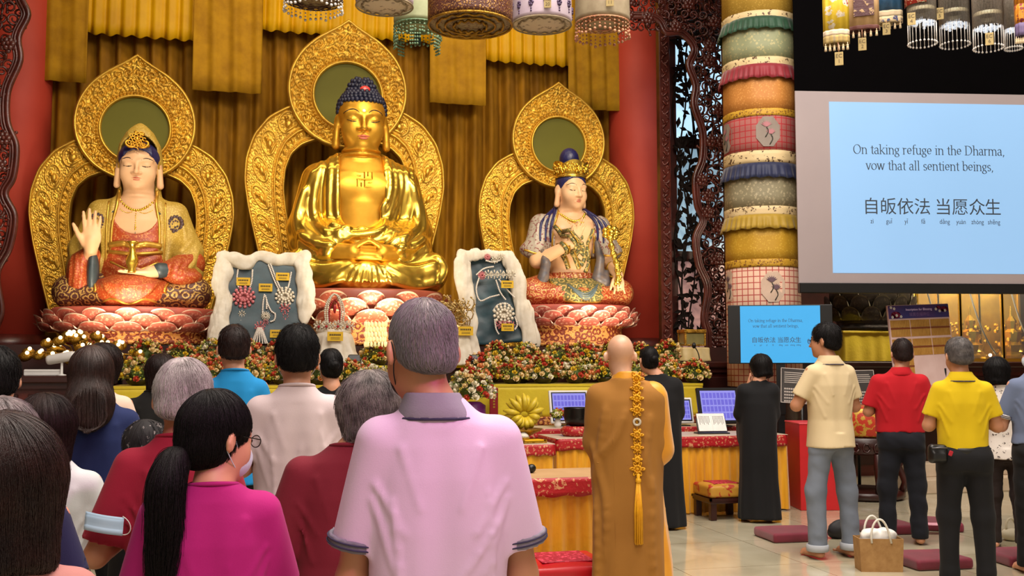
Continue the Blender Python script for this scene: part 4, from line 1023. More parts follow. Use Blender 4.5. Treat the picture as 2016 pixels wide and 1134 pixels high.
    for k in range(7): a = k*2*PI/7; mb.ball((.42+.09*cos(a), -.6, 1.05+.07*sin(a)), (.055, .04, .05), 7, 5)
    mb.ball((.42, -.62, 1.05), .06, 8, 6); mb.build('scepter', GOLD, t, True)
    return t
scepter_statue()
# ------------------------------------------------------------------ people
SKIN = M('warm_skin', '#d69c7c', '#c98d70', 0.5, 0, 3, 0.08, 90, 0.004)
SKIN2 = M('tanned_skin', '#c08766', '#b27a5a', 0.5, 0, 3, 0.08, 90, 0.004)
SKIN3 = M('pale_scalp_skin', '#dcae90', '#cf9d80', 0.42, 0, 8, 0.05, 90, 0.004)
HB = M('black_hair', '#120e0f', '#0a0808', 0.48, 0, 14, 0.5, 160, 0.004, bstretch=(3, 3, 0.6), spec=.2)
HDB = M('dark_brown_hair', '#24120f', '#170b0a', 0.46, 0, 14, 0.5, 160, 0.004, bstretch=(3, 3, 0.6), spec=.25)
HBR = M('brown_hair', '#3a2018', '#26140f', 0.4, 0, 14, 0.5, 160, 0.004, bstretch=(3, 3, 0.6))
HG = M('silver_grey_hair', '#cdc6c4', '#948c8a', 0.45, 0, 16, 0.5, 160, 0.004)
HSG = M('salt_and_pepper_hair', '#6f6866', '#3f3a3a', 0.45, 0, 30, 0.6, 160, 0.004)
HGG = M('grey_streaked_hair', '#8f8582', '#4d4645', 0.45, 0, 26, 0.6, 160, 0.004)
def cloth(name, c, c2=None, rough=0.85, weave=220.0, b=0.12): return M(name, c, c2, rough, 0, 2.5, b, weave, 0.003, sheen=0.04, contrast=0.6, spec=0.3)
MASKM = M('surgical_mask', '#cfdbe6', '#bccbd8', 0.8, 0, 3, 0.1, 60)
MASKB = M('black_face_mask', '#1b1718', '#141112', 0.8)
WIRE = M('dark_metal_frame', '#2a2624', None, 0.3, 0.8)
LENS = M('spectacle_lens', '#f0f4f6', '#f0f4f6', 0.02, 0, 1, trans=1.0)
def strands(hair, g, whorl, n, length, mat, seed=0, lift=0.004, r=0.0006, grav=0.25, jit=0.25, segs=8, zmax=None, keep=None):
    """Fine strands combed over a hair volume."""
    rr = np.random.default_rng(seed); V = g.V; V = V[rr.integers(0, len(V), n)]
    if keep is not None: V = V[keep(V)]
    n = len(V); Q = V.copy(); W = np.array(whorl, float); out = [Q.copy()]; st = length*(0.6+0.8*rr.random((n, 1)))/(segs-1)
    bias = rr.normal(size=(n, 3))*jit; lf = lift*(0.3+1.4*rr.random(n))
    for i in range(1, segs):
        G = g.grad(Q); d = (Q-W)/(np.linalg.norm(Q-W, axis=1, keepdims=True)+1e-6)+np.array([0, 0, -grav])+bias
        d -= G*(d*G).sum(1, keepdims=True); d /= (np.linalg.norm(d, axis=1, keepdims=True)+1e-6)
        Q = Q+d*st; s_ = g.sample(Q); G = g.grad(Q); Q = Q+G*((lf*(i/(segs-1))-s_)[:, None]).clip(-.02, .02)
        out.append(Q.copy())
    A = np.stack(out, 1).astype(np.float32)
    hc = bpy.data.hair_curves.new('hair_strands'); hc.add_curves([segs]*n)
    hc.attributes['position'].data.foreach_set('vector', A.ravel())
    ra = hc.attributes.get('radius') or hc.attributes.new('radius', 'FLOAT', 'POINT')
    ra.data.foreach_set('value', np.tile(np.linspace(r, r*0.35, segs), n).astype(np.float32))
    hc.materials.append(mat); o = bpy.data.objects.new('hair_strands', hc); COL.objects.link(o); o.parent = hair; return o
def person(name_label, px, py, d, **K):
    """px, py: top of the head in the photograph; d: distance along the view. Local frame faces +y."""
    top = P(px, py, d); H = K.get('H', top.z); s = H/1.70; w = K.get('w', 1.0); az = math.atan2(top.x, top.y)
    bx = K.get('bodyx'); base = P(bx, py, d) if bx else top
    rz = -az+rad(K.get('turn', 6)); t = empty('person', (base.x, base.y, 0), rz, name_label, 'person', K.get('group'))
    loc = Matrix.Rotation(-rz, 3, 'Z') @ Vector((top.x-base.x, top.y-base.y, 0)); hx, hyo = loc.x/s, loc.y/s
    h = K.get('h', .0105); near = h < .009; skin = K.get('skin', SKIN); yaw = rad(K.get('yaw', 0)); nod = rad(K.get('nod', 6))
    style = K.get('style', 'tee'); seed = K.get('seed', abs(int(px)))
    J = lambda x, y, z: (x*s, y*s, z*s)
    hc = Vector(J(hx, .012+K.get('hy', 0.0), 1.572)); Rh = Euler((0, 0, PI+yaw)).to_matrix() @ Euler((nod, rad(K.get('tilt', 0)), 0)).to_matrix()
    hs = s*1.0*K.get('hs', 1.0)
    # joints
    A = {}; sp = K.get('stance', .105)
    for q in (-1, 1):
        e = K.get('elbow', (.226, .01, 1.09)); wv = K.get('wrist', (.022, .27, 1.17))
        if q < 0 and 'elbowL' in K: e = K['elbowL']
        if q < 0 and 'wristL' in K: wv = K['wristL']
        if q > 0 and 'elbowR' in K: e = K['elbowR']
        if q > 0 and 'wristR' in K: wv = K['wristR']
        A[q] = [Vector(J(q*.166*w, -.012, 1.348)), Vector(J(q*e[0]*w, e[1], e[2])), Vector(J(q*wv[0], wv[1], wv[2]))]
    b = Field(J(-.42, -.26, 0), J(.42, .46, 1.76), h*1.0)
    pt = head(b, hc, hs, Rh, K.get('fx', 1.0), False, 'short', False)
    nb = Vector(J(hx*.3, -.02, 1.42)); b.cone(pt(0, .008, -.06), nb, .052*s, .060*s, .03*s); b.cone(nb, J(0, .0, 1.33), .058*s, .066*s, .03*s)
    b.loft([(z*s, 0, 0, rx*s*w, ry*s) for z, rx, ry in ((.86, .14, .09), (1.05, .13, .085), (1.25, .13, .085), (1.36, .11, .065))], .05*s)
    for q in (-1, 1):
        S_, E_, W_ = A[q]; b.cone(S_, E_, .043*s, .040*s, .02*s); b.cone(E_, W_, .042*s, .026*s, .02*s)
        pray = 'wrist' not in K and 'wristL' not in K and 'wristR' not in K or K.get('pray')
        hand(b, W_, (W_-E_).normalized()*0.35+Vector((-q*.1, .25, .9)) if pray else (W_-E_), (-q, 0, 0) if pray else (0, 0, -1), q if pray else -q, .95*s, (.05, .04, .05, .08), .03, .5, None, .2)
        b.cone(J(q*.085, 0, .88), J(q*sp, 0, .48), .066*s, .048*s, .04*s); b.cone(J(q*sp, 0, .48), J(q*(sp+.006), -.02, .09), .044*s, .034*s, .03*s)
        b.cone(J(q*(sp+.006), -.045, .038), J(q*(sp+.018), .13, .03), .036*s, .034*s, .03*s, 'u', (1, 1, .8))
        if style != 'shod':
            for i in range(5): b.ell(J(q*(sp-.008+.0145*i), .178-.011*i+.004*(i == 0), .018), (.0095*s, .016*s, .012*s), .006*s)
    b.build('body', skin, t)
    # clothes
    cm = K.get('top'); zz = K.get('hem', .83); amp = K.get('wr', .0085)
    if style in ('tee', 'polo', 'long', 'blouse'):
        f = Field(J(-.40, -.30, zz-.03), J(.40, .34, 1.52), h*.95); L = K.get('loose', 1.0)
        hips = K.get('hip', .180); Ts = [(zz, 0, -.004, hips*w*L, (.150 if zz < .9 else .122)*L), (1.0, 0, .0, .165*w*L, .124*L), (1.12, 0, .0, .170*w*L, .125*L), (1.25, 0, -.004, .172*w, .124), (1.33, 0, -.008, .168*w, .108), (1.385, 0, -.012, .138*w, .092), (1.425, hx*.15, -.014, .098, .077), (K.get('neckz', 1.455), hx*.25, -.016, .072, .067)]
        if zz > 1.0: Ts = [q for q in Ts if q[0] >= zz or q is Ts[0]]
        f.loft([(a*s, c1*s, c2*s, rx*s, ry*s) for a, c1, c2, rx, ry in Ts], 0, 'u', 2.3)
        fr = K.get('sleeve', .72); sr = K.get('sr', 1.0)
        holes = []
        for q in (-1, 1):
            S_, E_, W_ = A[q]; p0 = S_+Vector(J(-q*.02, 0, -.01)); p1 = S_+(E_-S_)*min(fr, 1.0)
            ra, rb = .064*s*sr, .068*s*sr
            tmp = Field(f.lo, f.lo+f.h*(f.n-1.2), f.h); dn = (E_-S_).normalized()
            if fr > 1.0:
                tmp.cone(p0, E_, ra, rb); tmp.cone(E_, E_+(W_-E_)*(fr-1), rb*.95, .05*s, .03*s)
            else:
                tmp.cone(p0, p1+dn*.06*s, ra, rb); X, Y, Z = tmp.ax[0][:, None, None], tmp.ax[1][None, :, None], tmp.ax[2][None, None, :]
                tmp.F = np.maximum(tmp.F, (X-p1.x)*dn.x+(Y-p1.y)*dn.y+(Z-p1.z)*dn.z).astype(np.float32)
                holes.append((p1-dn*.014*s, p1+dn*.006*s, rb*.71))
            f.F = smin(f.F, tmp.F, .028*s)
        wz = wob(seed, .13*s, amp*s, (1.0, .6, .45)); w2 = wob(seed+1, .05*s, amp*.35*s, (1.2, .6, .7)); w3 = wob(seed+2, .09*s, amp*.5*s, (.5, .5, 1.6))
        def wr(X, Y, Z):
            g1 = np.clip((1.38*s-Z)/(.3*s), 0.12, 1); return wz(X, Y, Z)*g1+w2(X, Y, Z)*g1+w3(X, Y, Z)*np.clip((1.15*s-Z)/(.25*s), 0, 1)*g1
        f.warp(wr)
        for q in (-1, 1):                               # pull folds under the arms and down the back
            for i, (a0, a1) in enumerate((((.165, 1.24), (.09, 1.12)), ((.17, 1.20), (.11, 1.02)), ((.10, 1.33), (.05, 1.18)))):
                hA = f.hit((q*a0[0]*s*w, -.6, a0[1]*s), (0, 1, 0), 1.2); hB = f.hit((q*a1[0]*s*w, -.6, a1[1]*s), (0, 1, 0), 1.2)
                if hA is not None and hB is not None: f.cone(hA, hB, .003*s, .002*s, .018*s)
        f.ell(J(0, -.150, 1.14), J(.014, .012, .14), .06*s, 's')
        for ha, hb, hr_ in holes: f.cone(ha, hb, hr_, hr_, .002, 's')
        for fl in K.get('foldlines', ()): fold(f, [(x*s, z*s) for x, z in fl], .005*s, .014*s, 1.2, -.6)
        if zz < 1.2: f.loft([((zz-.04)*s, 0, 0, (hips*w*L-.012)*s, (.118*L-.012)*s), ((zz+.03)*s, 0, 0, (hips*w*L-.02)*s, (.118*L-.02)*s)], .004, 's', 2.3)
        sh = f.build('polo_shirt' if style == 'polo' else ('blouse' if style == 'blouse' else 'shirt'), cm, t, 1)
        if style == 'polo':
            c = Field(J(-.16, -.16, 1.36), J(.16, .16, 1.56), .006 if near else .008)
            c.loft([(1.398*s, hx*.1*s, -.018*s, .110*s, .090*s), (1.425*s, hx*.25*s, -.020*s, .094*s, .085*s), (1.45*s, hx*.35*s, -.019*s, .079*s, .077*s), (1.468*s, hx*.4*s, -.016*s, .070*s, .070*s)], 0, 'u', 2.1)
            c.loft([(1.435*s, hx*.25*s, -.012*s, .060*s, .056*s), (1.52*s, hx*.45*s, -.012*s, .060*s, .059*s)], .004, 's', 2.1)
            c.box(J(hx*.2, .1, 1.44), J(.03, .08, .2), 0, .01, 's', (0, 0, 0)); c.plane(J(0, .09, 1.43), (0, .5, -1) if False else (0, .9, .35), .004)
            co = c.build('collar', K.get('collar', cm), t)
            if K.get('trim'):
                mb = MB(); Q = []
                for k in range(41):
                    a = rad(-40+260*k/40) + PI; hh = c.hit((hx*.2*s+.3*s*cos(a), -.018*s+.3*s*sin(a), 1.402*s), (-cos(a), -sin(a), 0), .3*s)
                    if hh is not None: Q.append(hh)
                if len(Q) > 4: mb.tube(Q, .004*s, 5).build('collar_stripe', K['trim'], co, True)
            if K.get('cuff'):
                for q in (-1, 1):
                    S_, E_, W_ = A[q]; p1 = S_+(E_-S_)*fr; dn = (E_-S_).normalized(); cf = Field([v-.12*s for v in p1], [v+.12*s for v in p1], .0055)
                    rb = .0715*s*sr; cf.cone(p1-dn*.03*s, p1-dn*.003*s, rb, rb, 0)
                    X, Y, Z = cf.ax[0][:, None, None], cf.ax[1][None, :, None], cf.ax[2][None, None, :]; dd = (X-p1.x)*dn.x+(Y-p1.y)*dn.y+(Z-p1.z)*dn.z
                    cf.F = np.maximum(np.maximum(cf.F, dd-.001*s), -.03*s-dd).astype(np.float32); cf.cone(p1-dn*.1*s, p1+dn*.1*s, rb*.84, rb*.84, .002, 's')
                    cu = cf.build('cuff', K['cuff'], sh)
                    mb = MB(); a_ = dn.orthogonal().normalized(); b_ = dn.cross(a_)
                    for off in (-.009, -.021): mb.tube([p1+dn*off*s+(a_*cos(k*PI/12)+b_*sin(k*PI/12))*(rb+.0015*s) for k in range(24)], .0025*s, 5, None, True)
                    mb.build('cuff_stripe', K['trim'], cu, True)
        elif style in ('tee', 'long', 'blouse'):
            Q = [J(hx*.25+.0755*cos(a), -.016+.0705*sin(a), K.get('neckz', 1.455)-.010-.012*sin(a)) for a in np.linspace(0, 2*PI, 40)[:-1]]
            MB().tube(Q, .0075*s, 7, None, True).build('neckband', cm, sh, True)
    if style == 'robe':
        f = Field(J(-.44, -.36, 0.0), J(.44, .40, 1.52), .0125); wd = K.get('rw', 1.0)
        fo = K.get('folds', .035); fw = wob(seed, .22, 1.0, (1, 1, .35))
        def fold_(th, Z): return fo*np.clip(1.15*s-Z, 0, 1.2)*(np.sin(th*9+1.5*np.sin(Z*1.3))+.6*np.sin(th*5+2+Z*.8))
        f.loft([(.025, 0, 0, .235*s*wd, .185*s), (.5*s, 0, 0, .215*s*wd, .165*s), (.9*s, 0, 0, .205*s*wd, .155*s), (1.2*s, 0, 0, .205*s*wd, .145*s), (1.31*s, 0, -.005, .182*s*wd, .12*s), (1.375*s, 0, -.01, .135*s*wd, .09*s), (1.445*s, hx*.2*s, -.012, .075*s, .07*s)], 0, 'u', 2.2, fold=fold_)
        for q in (-1, 1):
            S_, E_, W_ = A[q]; sw = K.get('sleeve_w', 1.0)
            f.cone(S_+Vector(J(-q*.02, 0, -.02)), E_, .085*s, .10*s*sw, .06*s); f.cone(E_, W_-(W_-E_)*.2, .095*s*sw, .085*s*sw, .05*s)
            f.ell(E_+Vector(J(-q*.02, .08, -.13)), J(.06*sw, .13, .2), .06*s)
        f.warp(wob(seed+5, .16, K.get('wr', .012), (1, .7, .4))); f.warp(wob(seed+6, .06, K.get('wr', .012)*.3, (1, .7, .6)))
        for fl in K.get('foldlines', ()): fold(f, [(x*s, z*s) for x, z in fl], .012*s, .03*s, 1.4, -.7)
        rb = f.build('robe', cm, t); K['_robe'] = f
    pm = K.get('legs')
    if pm is not None:
        g = Field(J(-.30, -.24, .03), J(.30, .24, 1.08), h*1.0 if K.get('showlegs') else .016); lw = K.get('lw', 1.0); zt = K.get('waist', 1.0)
        un = zz < .9 and style in ('tee', 'polo', 'long', 'blouse')
        if un: g.loft([(.78*s, 0, .0, .152*s*w, .108*s), (.88*s, 0, -.003, .150*s*w, .106*s), (.93*s, 0, 0, .135*s*w, .095*s)], 0, 'u', 2.3)
        else: g.loft([(.80*s, 0, .0, .158*s*w, .114*s), (.90*s, 0, -.004, .163*s*w, .118*s), (zt*s, 0, 0, .152*s*w, .104*s)], 0, 'u', 2.3)
        for q in (-1, 1):
            kf = K.get('knee', 0.0)
            g.cone(J(q*(.076*w if un else .085), -.005, .86), J(q*sp, kf, .47), (.08 if un else .092)*s*lw, .070*s*lw, .05*s); g.cone(J(q*sp, kf, .47), J(q*(sp+.008), -.02, .10), .069*s*lw, .060*s*lw, .04*s)
            g.cone(J(q*(sp+.008), -.02, .10), J(q*(sp+.008), -.015, .065), .060*s*lw, .064*s*lw, .02*s); g.ell(J(q*.072, -.045 if un else -.062, .80 if un else .86), J(.075, .05 if un else .062, .07), .03*s if un else .06*s)
        g.warp(wob(seed+9, .07*s, .009*s, (.8, .8, 1.4))); g.warp(wob(seed+10, .032*s, .0045*s, (.8, .8, 1.6)))
        g.plane((0, 0, .05*s), (0, 0, -1))
        tr = g.build('trousers', pm, t)
        if K.get('pockets'):
            mb = MB()
            for q in (-1, 1):
                Q = []
                for x, z in ((.035, .93), (.125, .935), (.125, .84), (.08, .815), (.04, .84), (.035, .93)):
                    hh = g.hit((q*x*s, -.6, z*s), (0, 1, 0), 1.0)
                    if hh is not None: Q.append(hh)
                if len(Q) > 3: mb.tube(Q, .003*s, 5)
            mb.build('pocket_seam', K['pockets'], tr, True)
        if K.get('rollup'):
            for q in (-1, 1): MB().lathe([(.071*s*lw, .055*s), (.075*s*lw, .06*s), (.075*s*lw, .1*s), (.068*s*lw, .104*s)], 24, Matrix.Translation(J(q*(sp+.008), -.018, 0))).build('turned_up_cuff', K['rollup'], tr, True)
    # hair
    hr = K.get('hair', 'short'); hm = K.get('hairmat', HB)
    if hr != 'bald':
        ext = 0.5 if hr == 'long' else (0.22 if hr == 'bob' else 0.03); vol = K.get('vol', .014)
        g = Field([v-(.17*hs) for v in hc-Vector((0, 0, ext*hs))], [v+(.17*hs if i < 2 else .19*hs) for i, v in enumerate(hc)], .0055 if near else .0075)
        E = lambda x, y, z, rx, ry, rz, k=0.0, op='u': g.ell(pt(x, y, z), (rx*hs, ry*hs, rz*hs), k*hs, op, Rh)
        if hr in ('short', 'bun', 'pony'):
            E(0, .022, .036, .074+vol*.8, .090+vol*.85, .088+vol); E(0, .048, -.03, .062+vol*.6, .058+vol*.6, .06, .03)
            E(0, -.094, -.02, .074, .074, .088, .012, 's')
            for q in (-1, 1): E(q*.094, -.006, -.032, .030, .036, .052, .010, 's')
            n = Rh @ Vector((0, -.35, -1)); g.plane(pt(0, .06, -.060 if hr == 'short' else -.085), n, .035*hs if hr == 'short' else .01*hs)
        else:
            E(0, .016, .034, .079+vol, .098+vol, .09+vol)
            dn = K.get('hairlen', .16)
            g.cone(pt(0, .02, .02), pt(0, .03, -.02-dn*.55), (.088+vol)*hs, (.080+vol)*hs, .05*hs) if hr == 'bob' else None
            if hr == 'long':
                g.cone(pt(0, .025, .0), pt(0, .06, -.15), (.082+vol)*hs, (.086+vol)*hs, .05*hs); g.cone(pt(0, .085, -.15), pt(0, .115, -dn), (.075+vol)*hs, (.06)*hs, .06*hs, 'u')
                g.cone(pt(-.05, .085, -.15), pt(-.06, .11, -dn*.95), .035*hs, .025*hs, .05*hs); g.cone(pt(.05, .085, -.15), pt(.055, .11, -dn*.98), .035*hs, .02*hs, .05*hs)
            E(0, -.10, -.04, .064, .072, .105, .015, 's')
            if hr == 'bob': g.plane(pt(0, .0, -.02-dn*.72), Rh @ Vector((0, .12, -1)), .02*hs)
        if hr == 'pony':
            for q in (-1, 1): E(q*.096, -.03, -.04, .032, .045, .062, .01, 's')
            a = Rh.inverted(); tp = K.get('tail', ((0, .11, -.03), (0, .14, -.06), (0, .13, -.16), (0, .12, -.30), (0, .12, -.42)))
            f2 = Field([min(pt(*p)[i] for p in tp)-.08*hs for i in range(3)], [max(pt(*p)[i] for p in tp)+.08*hs for i in range(3)], .006)
            f2.tube(spline([pt(*p) for p in tp], 5), list(np.interp(np.linspace(0, 1, 5*(len(tp)-1)+1), [0, .12, .35, .7, 1], np.array([.016, .028, .042, .034, .008])*hs)), .02*hs)
            f2.warp(wob(seed, .03, .004, (1.6, 1.6, .25))); tl = f2.build('ponytail', hm, t); 
            strands(tl, f2, pt(*tp[0])+Vector((0, 0, .3)), 1100, .22, hm, seed, .010, .0008, .8, .12)
            MB().tube([pt(*tp[0])+Rh @ Vector((.02*cos(k*PI/8), .008, .02*sin(k*PI/8)))*hs for k in range(16)], .006*hs, 6, None, True).build('hair_tie', BLACKP, tl, True)
        if hr == 'bun': E(0, .125, -.0, .038, .032, .036, .008)
        g.warp(wob(seed+3, .035*hs, K.get('tousle', .0025), (1, 1, 1)))
        ho = g.build('hair', hm, t)
        ns = K.get('strands', 700)
        if ns: strands(ho, g, pt(.01, .055, .16), ns, K.get('slen', .05), K.get('strandmat', hm), seed, K.get('lift', .005), K.get('sradius', .0007 if ns > 1500 else .0011), K.get('grav', .35), K.get('jit', .3))
    if K.get('mask'):
        m = Field([v-.14*hs for v in hc], [v+.14*hs for v in hc], .005 if near else .0065); E = lambda x, y, z, rx, ry, rz, k=0.0, op='u': m.ell(pt(x, y, z), (rx*hs, ry*hs, rz*hs), k*hs, op, Rh)
        E(0, -.048, -.060, .060, .056, .050); E(0, -.080, -.042, .026, .032, .032, .03); E(0, -.03, -.05, .058, .06, .085, .004, 's') if False else None
        m.plane(pt(0, -.03, 0), Rh @ Vector((0, 1, 0)), 0)
        mk = m.build('face_mask', K['mask'], t)
        mb = MB()
        for q in (-1, 1): mb.tube(spline([pt(q*.058, -.035, -.035), pt(q*.075, -.005, .005), pt(q*.084, .02, .02), pt(q*.083, .03, -.01), pt(q*.074, .0, -.05), pt(q*.058, -.03, -.075)], 5), .0016*hs, 5)
        split_loose(mb.build('ear_loop', K['mask'], mk, True))
    if K.get('glasses'):
        mb = MB(); ln = MB()
        for q in (-1, 1):
            R_ = [pt(q*(.032+.024*cos(k*PI/10)), -.103, .004+.017*sin(k*PI/10)) for k in range(20)]; mb.tube(R_, .0016*hs, 5, None, True)
            mb.tube([pt(q*.056, -.101, .01), pt(q*.075, -.06, .012), pt(q*.081, .012, .014), pt(q*.08, .03, -.005)], .0016*hs, 5)
            ln.poly(R_, [tuple(range(20))])
        mb.tube([pt(-.009, -.104, .008), pt(0, -.106, .012), pt(.009, -.104, .008)], .0016*hs, 5)
        go = mb.build('glasses', K['glasses'], t, True); ln.build('lens', LENS, go, False, .001)
    if K.get('face', K.get('glasses') is not None or abs(K.get('yaw', 0)) > 35):
        mb = MB()
        for q in (-1, 1): mb.ball(pt(q*.0315, -.0835, .004), (.0075*hs,)*3, 8, 6)
        mb.build('eye', M('dark_eye', '#1a120e', None, 0.2) if 'dark_eye' not in bpy.data.materials else bpy.data.materials['dark_eye'], t, True)
        mb = MB()
        for q in (-1, 1): face_line(b, pt, Rh, [(q*(.014+.04*i/7), .027+.006*sin(PI*i/7)) for i in range(8)], .004*hs, mb, hs)
        mb.build('eyebrow', HB, t, True)
    t['_'] = 0; del t['_']
    return t, dict(s=s, w=w, pt=pt, J=J, A=A, hc=hc, Rh=Rh, K=K)
DENIM = cloth('grey_blue_denim', '#7d8694', '#626b7a', 0.85, 160, .2); NAVYT = cloth('navy_trousers', '#171a24', '#10121a'); BLACKT = cloth('black_trousers', '#121214', '#0c0c0e'); BROWNT = cloth('dark_brown_trousers', '#2e2220', '#231a18')
PINKP = cloth('pale_pink_pique', '#dcc2dc', '#d2b4d2', 0.85, 300, .15)
STRIPE = cloth('grey_rib_knit', '#9a93a2', '#5d5866', 0.85, 260, .3); NAVYTRIM = cloth('navy_trim', '#3a3550', None)
LG = 'congregation standing at prayer'
# nearest people
person('elderly man in a pale pink polo shirt with grey striped collar, thinning grey hair', 829, 597, 2.6, bodyx=866, w=1.0, turn=2, yaw=22, nod=10, style='polo', top=PINKP, collar=STRIPE, cuff=STRIPE, trim=NAVYTRIM, hem=.72, sleeve=.76, sr=1.10, loose=1.08, hip=.18, wr=.011, legs=BLACKT, skin=SKIN2, hair='short', hairmat=HGG, strandmat=M('ash_grey_strand', '#8d868a', '#6a6468', .45), vol=.004, strands=4600, slen=.035, lift=.0035, mask=MASKB, h=.0072, hs=1.08, group=None, jit=.2, foldlines=[[(-.12, 1.2), (-.10, 1.0), (-.12, .85)], [(.12, 1.22), (.13, 1.0), (.10, .85)], [(.15, 1.15), (.08, 1.05), (.02, .98)]], tousle=.003, elbow=(.222, .03, .985), wrist=(.05, .28, 1.10), pray=True)
tl = [(.0, .105, -.055), (-.005, .135, -.075), (-.02, .15, -.15), (-.015, .13, -.27), (.0, .11, -.38), (.01, .10, -.46)]
person('woman in a magenta top with a black ponytail, glasses and lowered mask', 432, 786, 2.7, bodyx=420, w=1.02, turn=0, yaw=-58, nod=8, style='tee', top=cloth('magenta_cotton', '#b01f74', '#a01868'), hem=.78, sleeve=.9, sr=1.1, neckz=1.44, legs=BLACKT, hair='pony', hairmat=HB, tail=tl, vol=.018, strands=4500, slen=.13, lift=.004, grav=.2, jit=.08, mask=MASKM, glasses=WIRE, h=.0075, hs=1.13, skin=SKIN, wristR=(.03, .22, 1.34), wristL=(.02, .22, 1.34), elbow=(.215, .06, 1.08), pray=True)
person('woman with short dark brown hair seen very close at the bottom left corner', 4, 848, 1.8, w=1.0, turn=-4, yaw=0, nod=4, style='tee', top=cloth('salmon_pink_cotton', '#c98a86', '#b87873'), hem=.75, legs=BLACKT, hair='bob', hairmat=M('reddish_brown_hair', '#331613', '#1c0b0a', 0.36, 0, 14, 0.5, 160, 0.004, bstretch=(3, 3, 0.6)), hairlen=.2, vol=.026, strands=5200, slen=.14, lift=.004, grav=.3, jit=.07, h=.0075, hs=1.1)
person('grey haired man in a burgundy T-shirt behind the magenta woman', 363, 722, 3.3, bodyx=352, w=1.02, turn=0, yaw=-6, nod=10, style='tee', top=cloth('burgundy_cotton', '#9c1f36', '#8a182d'), hem=.78, sleeve=.86, sr=1.1, legs=DENIM, skin=SKIN2, hair='short', hairmat=HG, vol=.017, strands=5000, slen=.07, lift=.006, jit=.22, h=.0085, hs=1.13, elbowL=(.26, -.03, 1.03), pray=True)
person('woman in a white T-shirt with dark brown bobbed hair at left', 92, 787, 3.5, bodyx=108, w=.96, turn=-10, yaw=0, nod=8, style='tee', top=cloth('white_cotton_left', '#cfd2d2', '#bfc3c4'), hem=.82, sleeve=.6, legs=BLACKT, hair='bob', hairmat=HDB, hairlen=.17, vol=.018, strands=2200, slen=.1, lift=.004, jit=.08, h=.0095, hs=1.08)
person('grey streaked haired person in a navy top at the left edge', 2, 796, 2.62, bodyx=8, w=.96, turn=-6, style='tee', top=cloth('navy_cotton_left', '#24264a', '#1c1e3c'), hem=.8, legs=BLACKT, hair='bob', hairmat=HGG, hairlen=.12, vol=.016, strands=2500, slen=.09, jit=.12, h=.0095, hs=1.05)
person('black haired man at the left edge, only his head and right ear seen', -6, 695, 4.15, w=1.0, turn=-4, style='tee', top=cloth('dark_teal_cotton', '#1d2a30', '#172228'), hem=.8, legs=BLACKT, hair='short', hairmat=HB, vol=.02, strands=1500, slen=.04, h=.0105, hs=1.1)
person('grey haired woman in a maroon shirt beside the pink polo man', 728, 748, 3.4, bodyx=678, w=1.06, turn=4, yaw=22, nod=14, style='tee', top=cloth('maroon_cotton', '#7e2230', '#6e1b28'), hem=.82, sleeve=.88, sr=1.12, legs=BLACKT, hair='bob', hairmat=HGG, hairlen=.12, vol=.02, strands=4200, slen=.085, lift=.008, jit=.25, mask=MASKM, h=.0085, hs=1.1, elbowL=(.25, -.02, 1.0), pray=True)
person('man in a white T-shirt with short black hair in the centre', 586, 648, 4.4, w=1.02, turn=2, yaw=2, nod=6, style='tee', top=cloth('white_pinkish_cotton', '#dcc9cc', '#cfbabe'), hem=.74, sleeve=.8, sr=1.12, loose=1.1, legs=BLACKT, hair='short', hairmat=HB, vol=.02, strands=2600, slen=.035, lift=.006, jit=.4, mask=MASKM, h=.0095, hs=1.05, wr=.012, foldlines=[[(.02, 1.2), (.0, 1.02), (.03, .85)], [(.1, 1.25), (.13, 1.05), (.11, .85)], [(-.11, 1.2), (-.09, 1.0), (-.12, .8)], [(.06, 1.0), (.02, .92), (-.05, .9)]])
person('woman in a navy top with long brown hair and black trousers', 181, 684, 4.6, bodyx=193, w=.95, turn=-2, yaw=0, nod=6, style='tee', top=cloth('navy_cotton', '#1f2c5c', '#18234c'), hem=.86, sleeve=.72, legs=BLACKT, hair='long', hairmat=HBR, hairlen=.22, vol=.014, strands=3200, slen=.26, lift=.004, grav=.8, jit=.05, h=.0105)
person('woman in a cream top half hidden behind the long haired woman', 205, 678, 5.6, bodyx=190, w=1.02, turn=-4, yaw=-22, style='tee', top=cloth('cream_pink_cotton', '#e0c6b4', '#d4b8a6'), hem=.85, sleeve=1.4, legs=BLACKT, hair='bob', hairmat=HDB, hairlen=.1, vol=.012, strands=900, slen=.08, glasses=WIRE, h=.0105)
person('woman in black with dark brown hair before the flower bowls', 318, 700, 6.6, bodyx=306, w=1.0, turn=0, style='long', top=cloth('black_cotton', '#161414', '#101010'), hem=.8, sleeve=1.5, legs=BLACKT, hair='bob', hairmat=HDB, hairlen=.16, vol=.014, strands=900, slen=.09)
person('short woman with a black patterned headscarf behind the burgundy T-shirt', 288, 832, 3.95, w=1.0, turn=0, style='long', top=cloth('black_pattern_cotton', '#1c1a1c', '#141214'), hem=.8, sleeve=1.5, legs=BLACKT, hair='bob', hairmat=Mbrocade('black_printed_scarf', '#191718', '#8a8480', 22.0, 0.8, 0.0, 0.52, fine=2.0, bump=0.05), hairlen=.12, vol=.016)
person('man in a bright blue T-shirt with short dark hair', 461, 645, 6.0, bodyx=466, w=.88, turn=0, yaw=4, nod=4, style='tee', top=cloth('azure_blue_cotton', '#1a86c4', '#1478b4'), hem=.8, legs=BLACKT, hair='short', hairmat=HDB, vol=.016, strands=900, slen=.03, h=.0105, hs=1.05, skin=SKIN)
person('woman in black with her hair in a bun, facing the altar', 651, 688, 7.0, bodyx=655, w=.92, turn=4, yaw=8, style='robe', top=cloth('black_robe_cloth_middle', '#131214', '#0d0d0f'), hair='bun', hairmat=HB, vol=.012, strands=600, slen=.06, mask=MASKM, h=.0105)
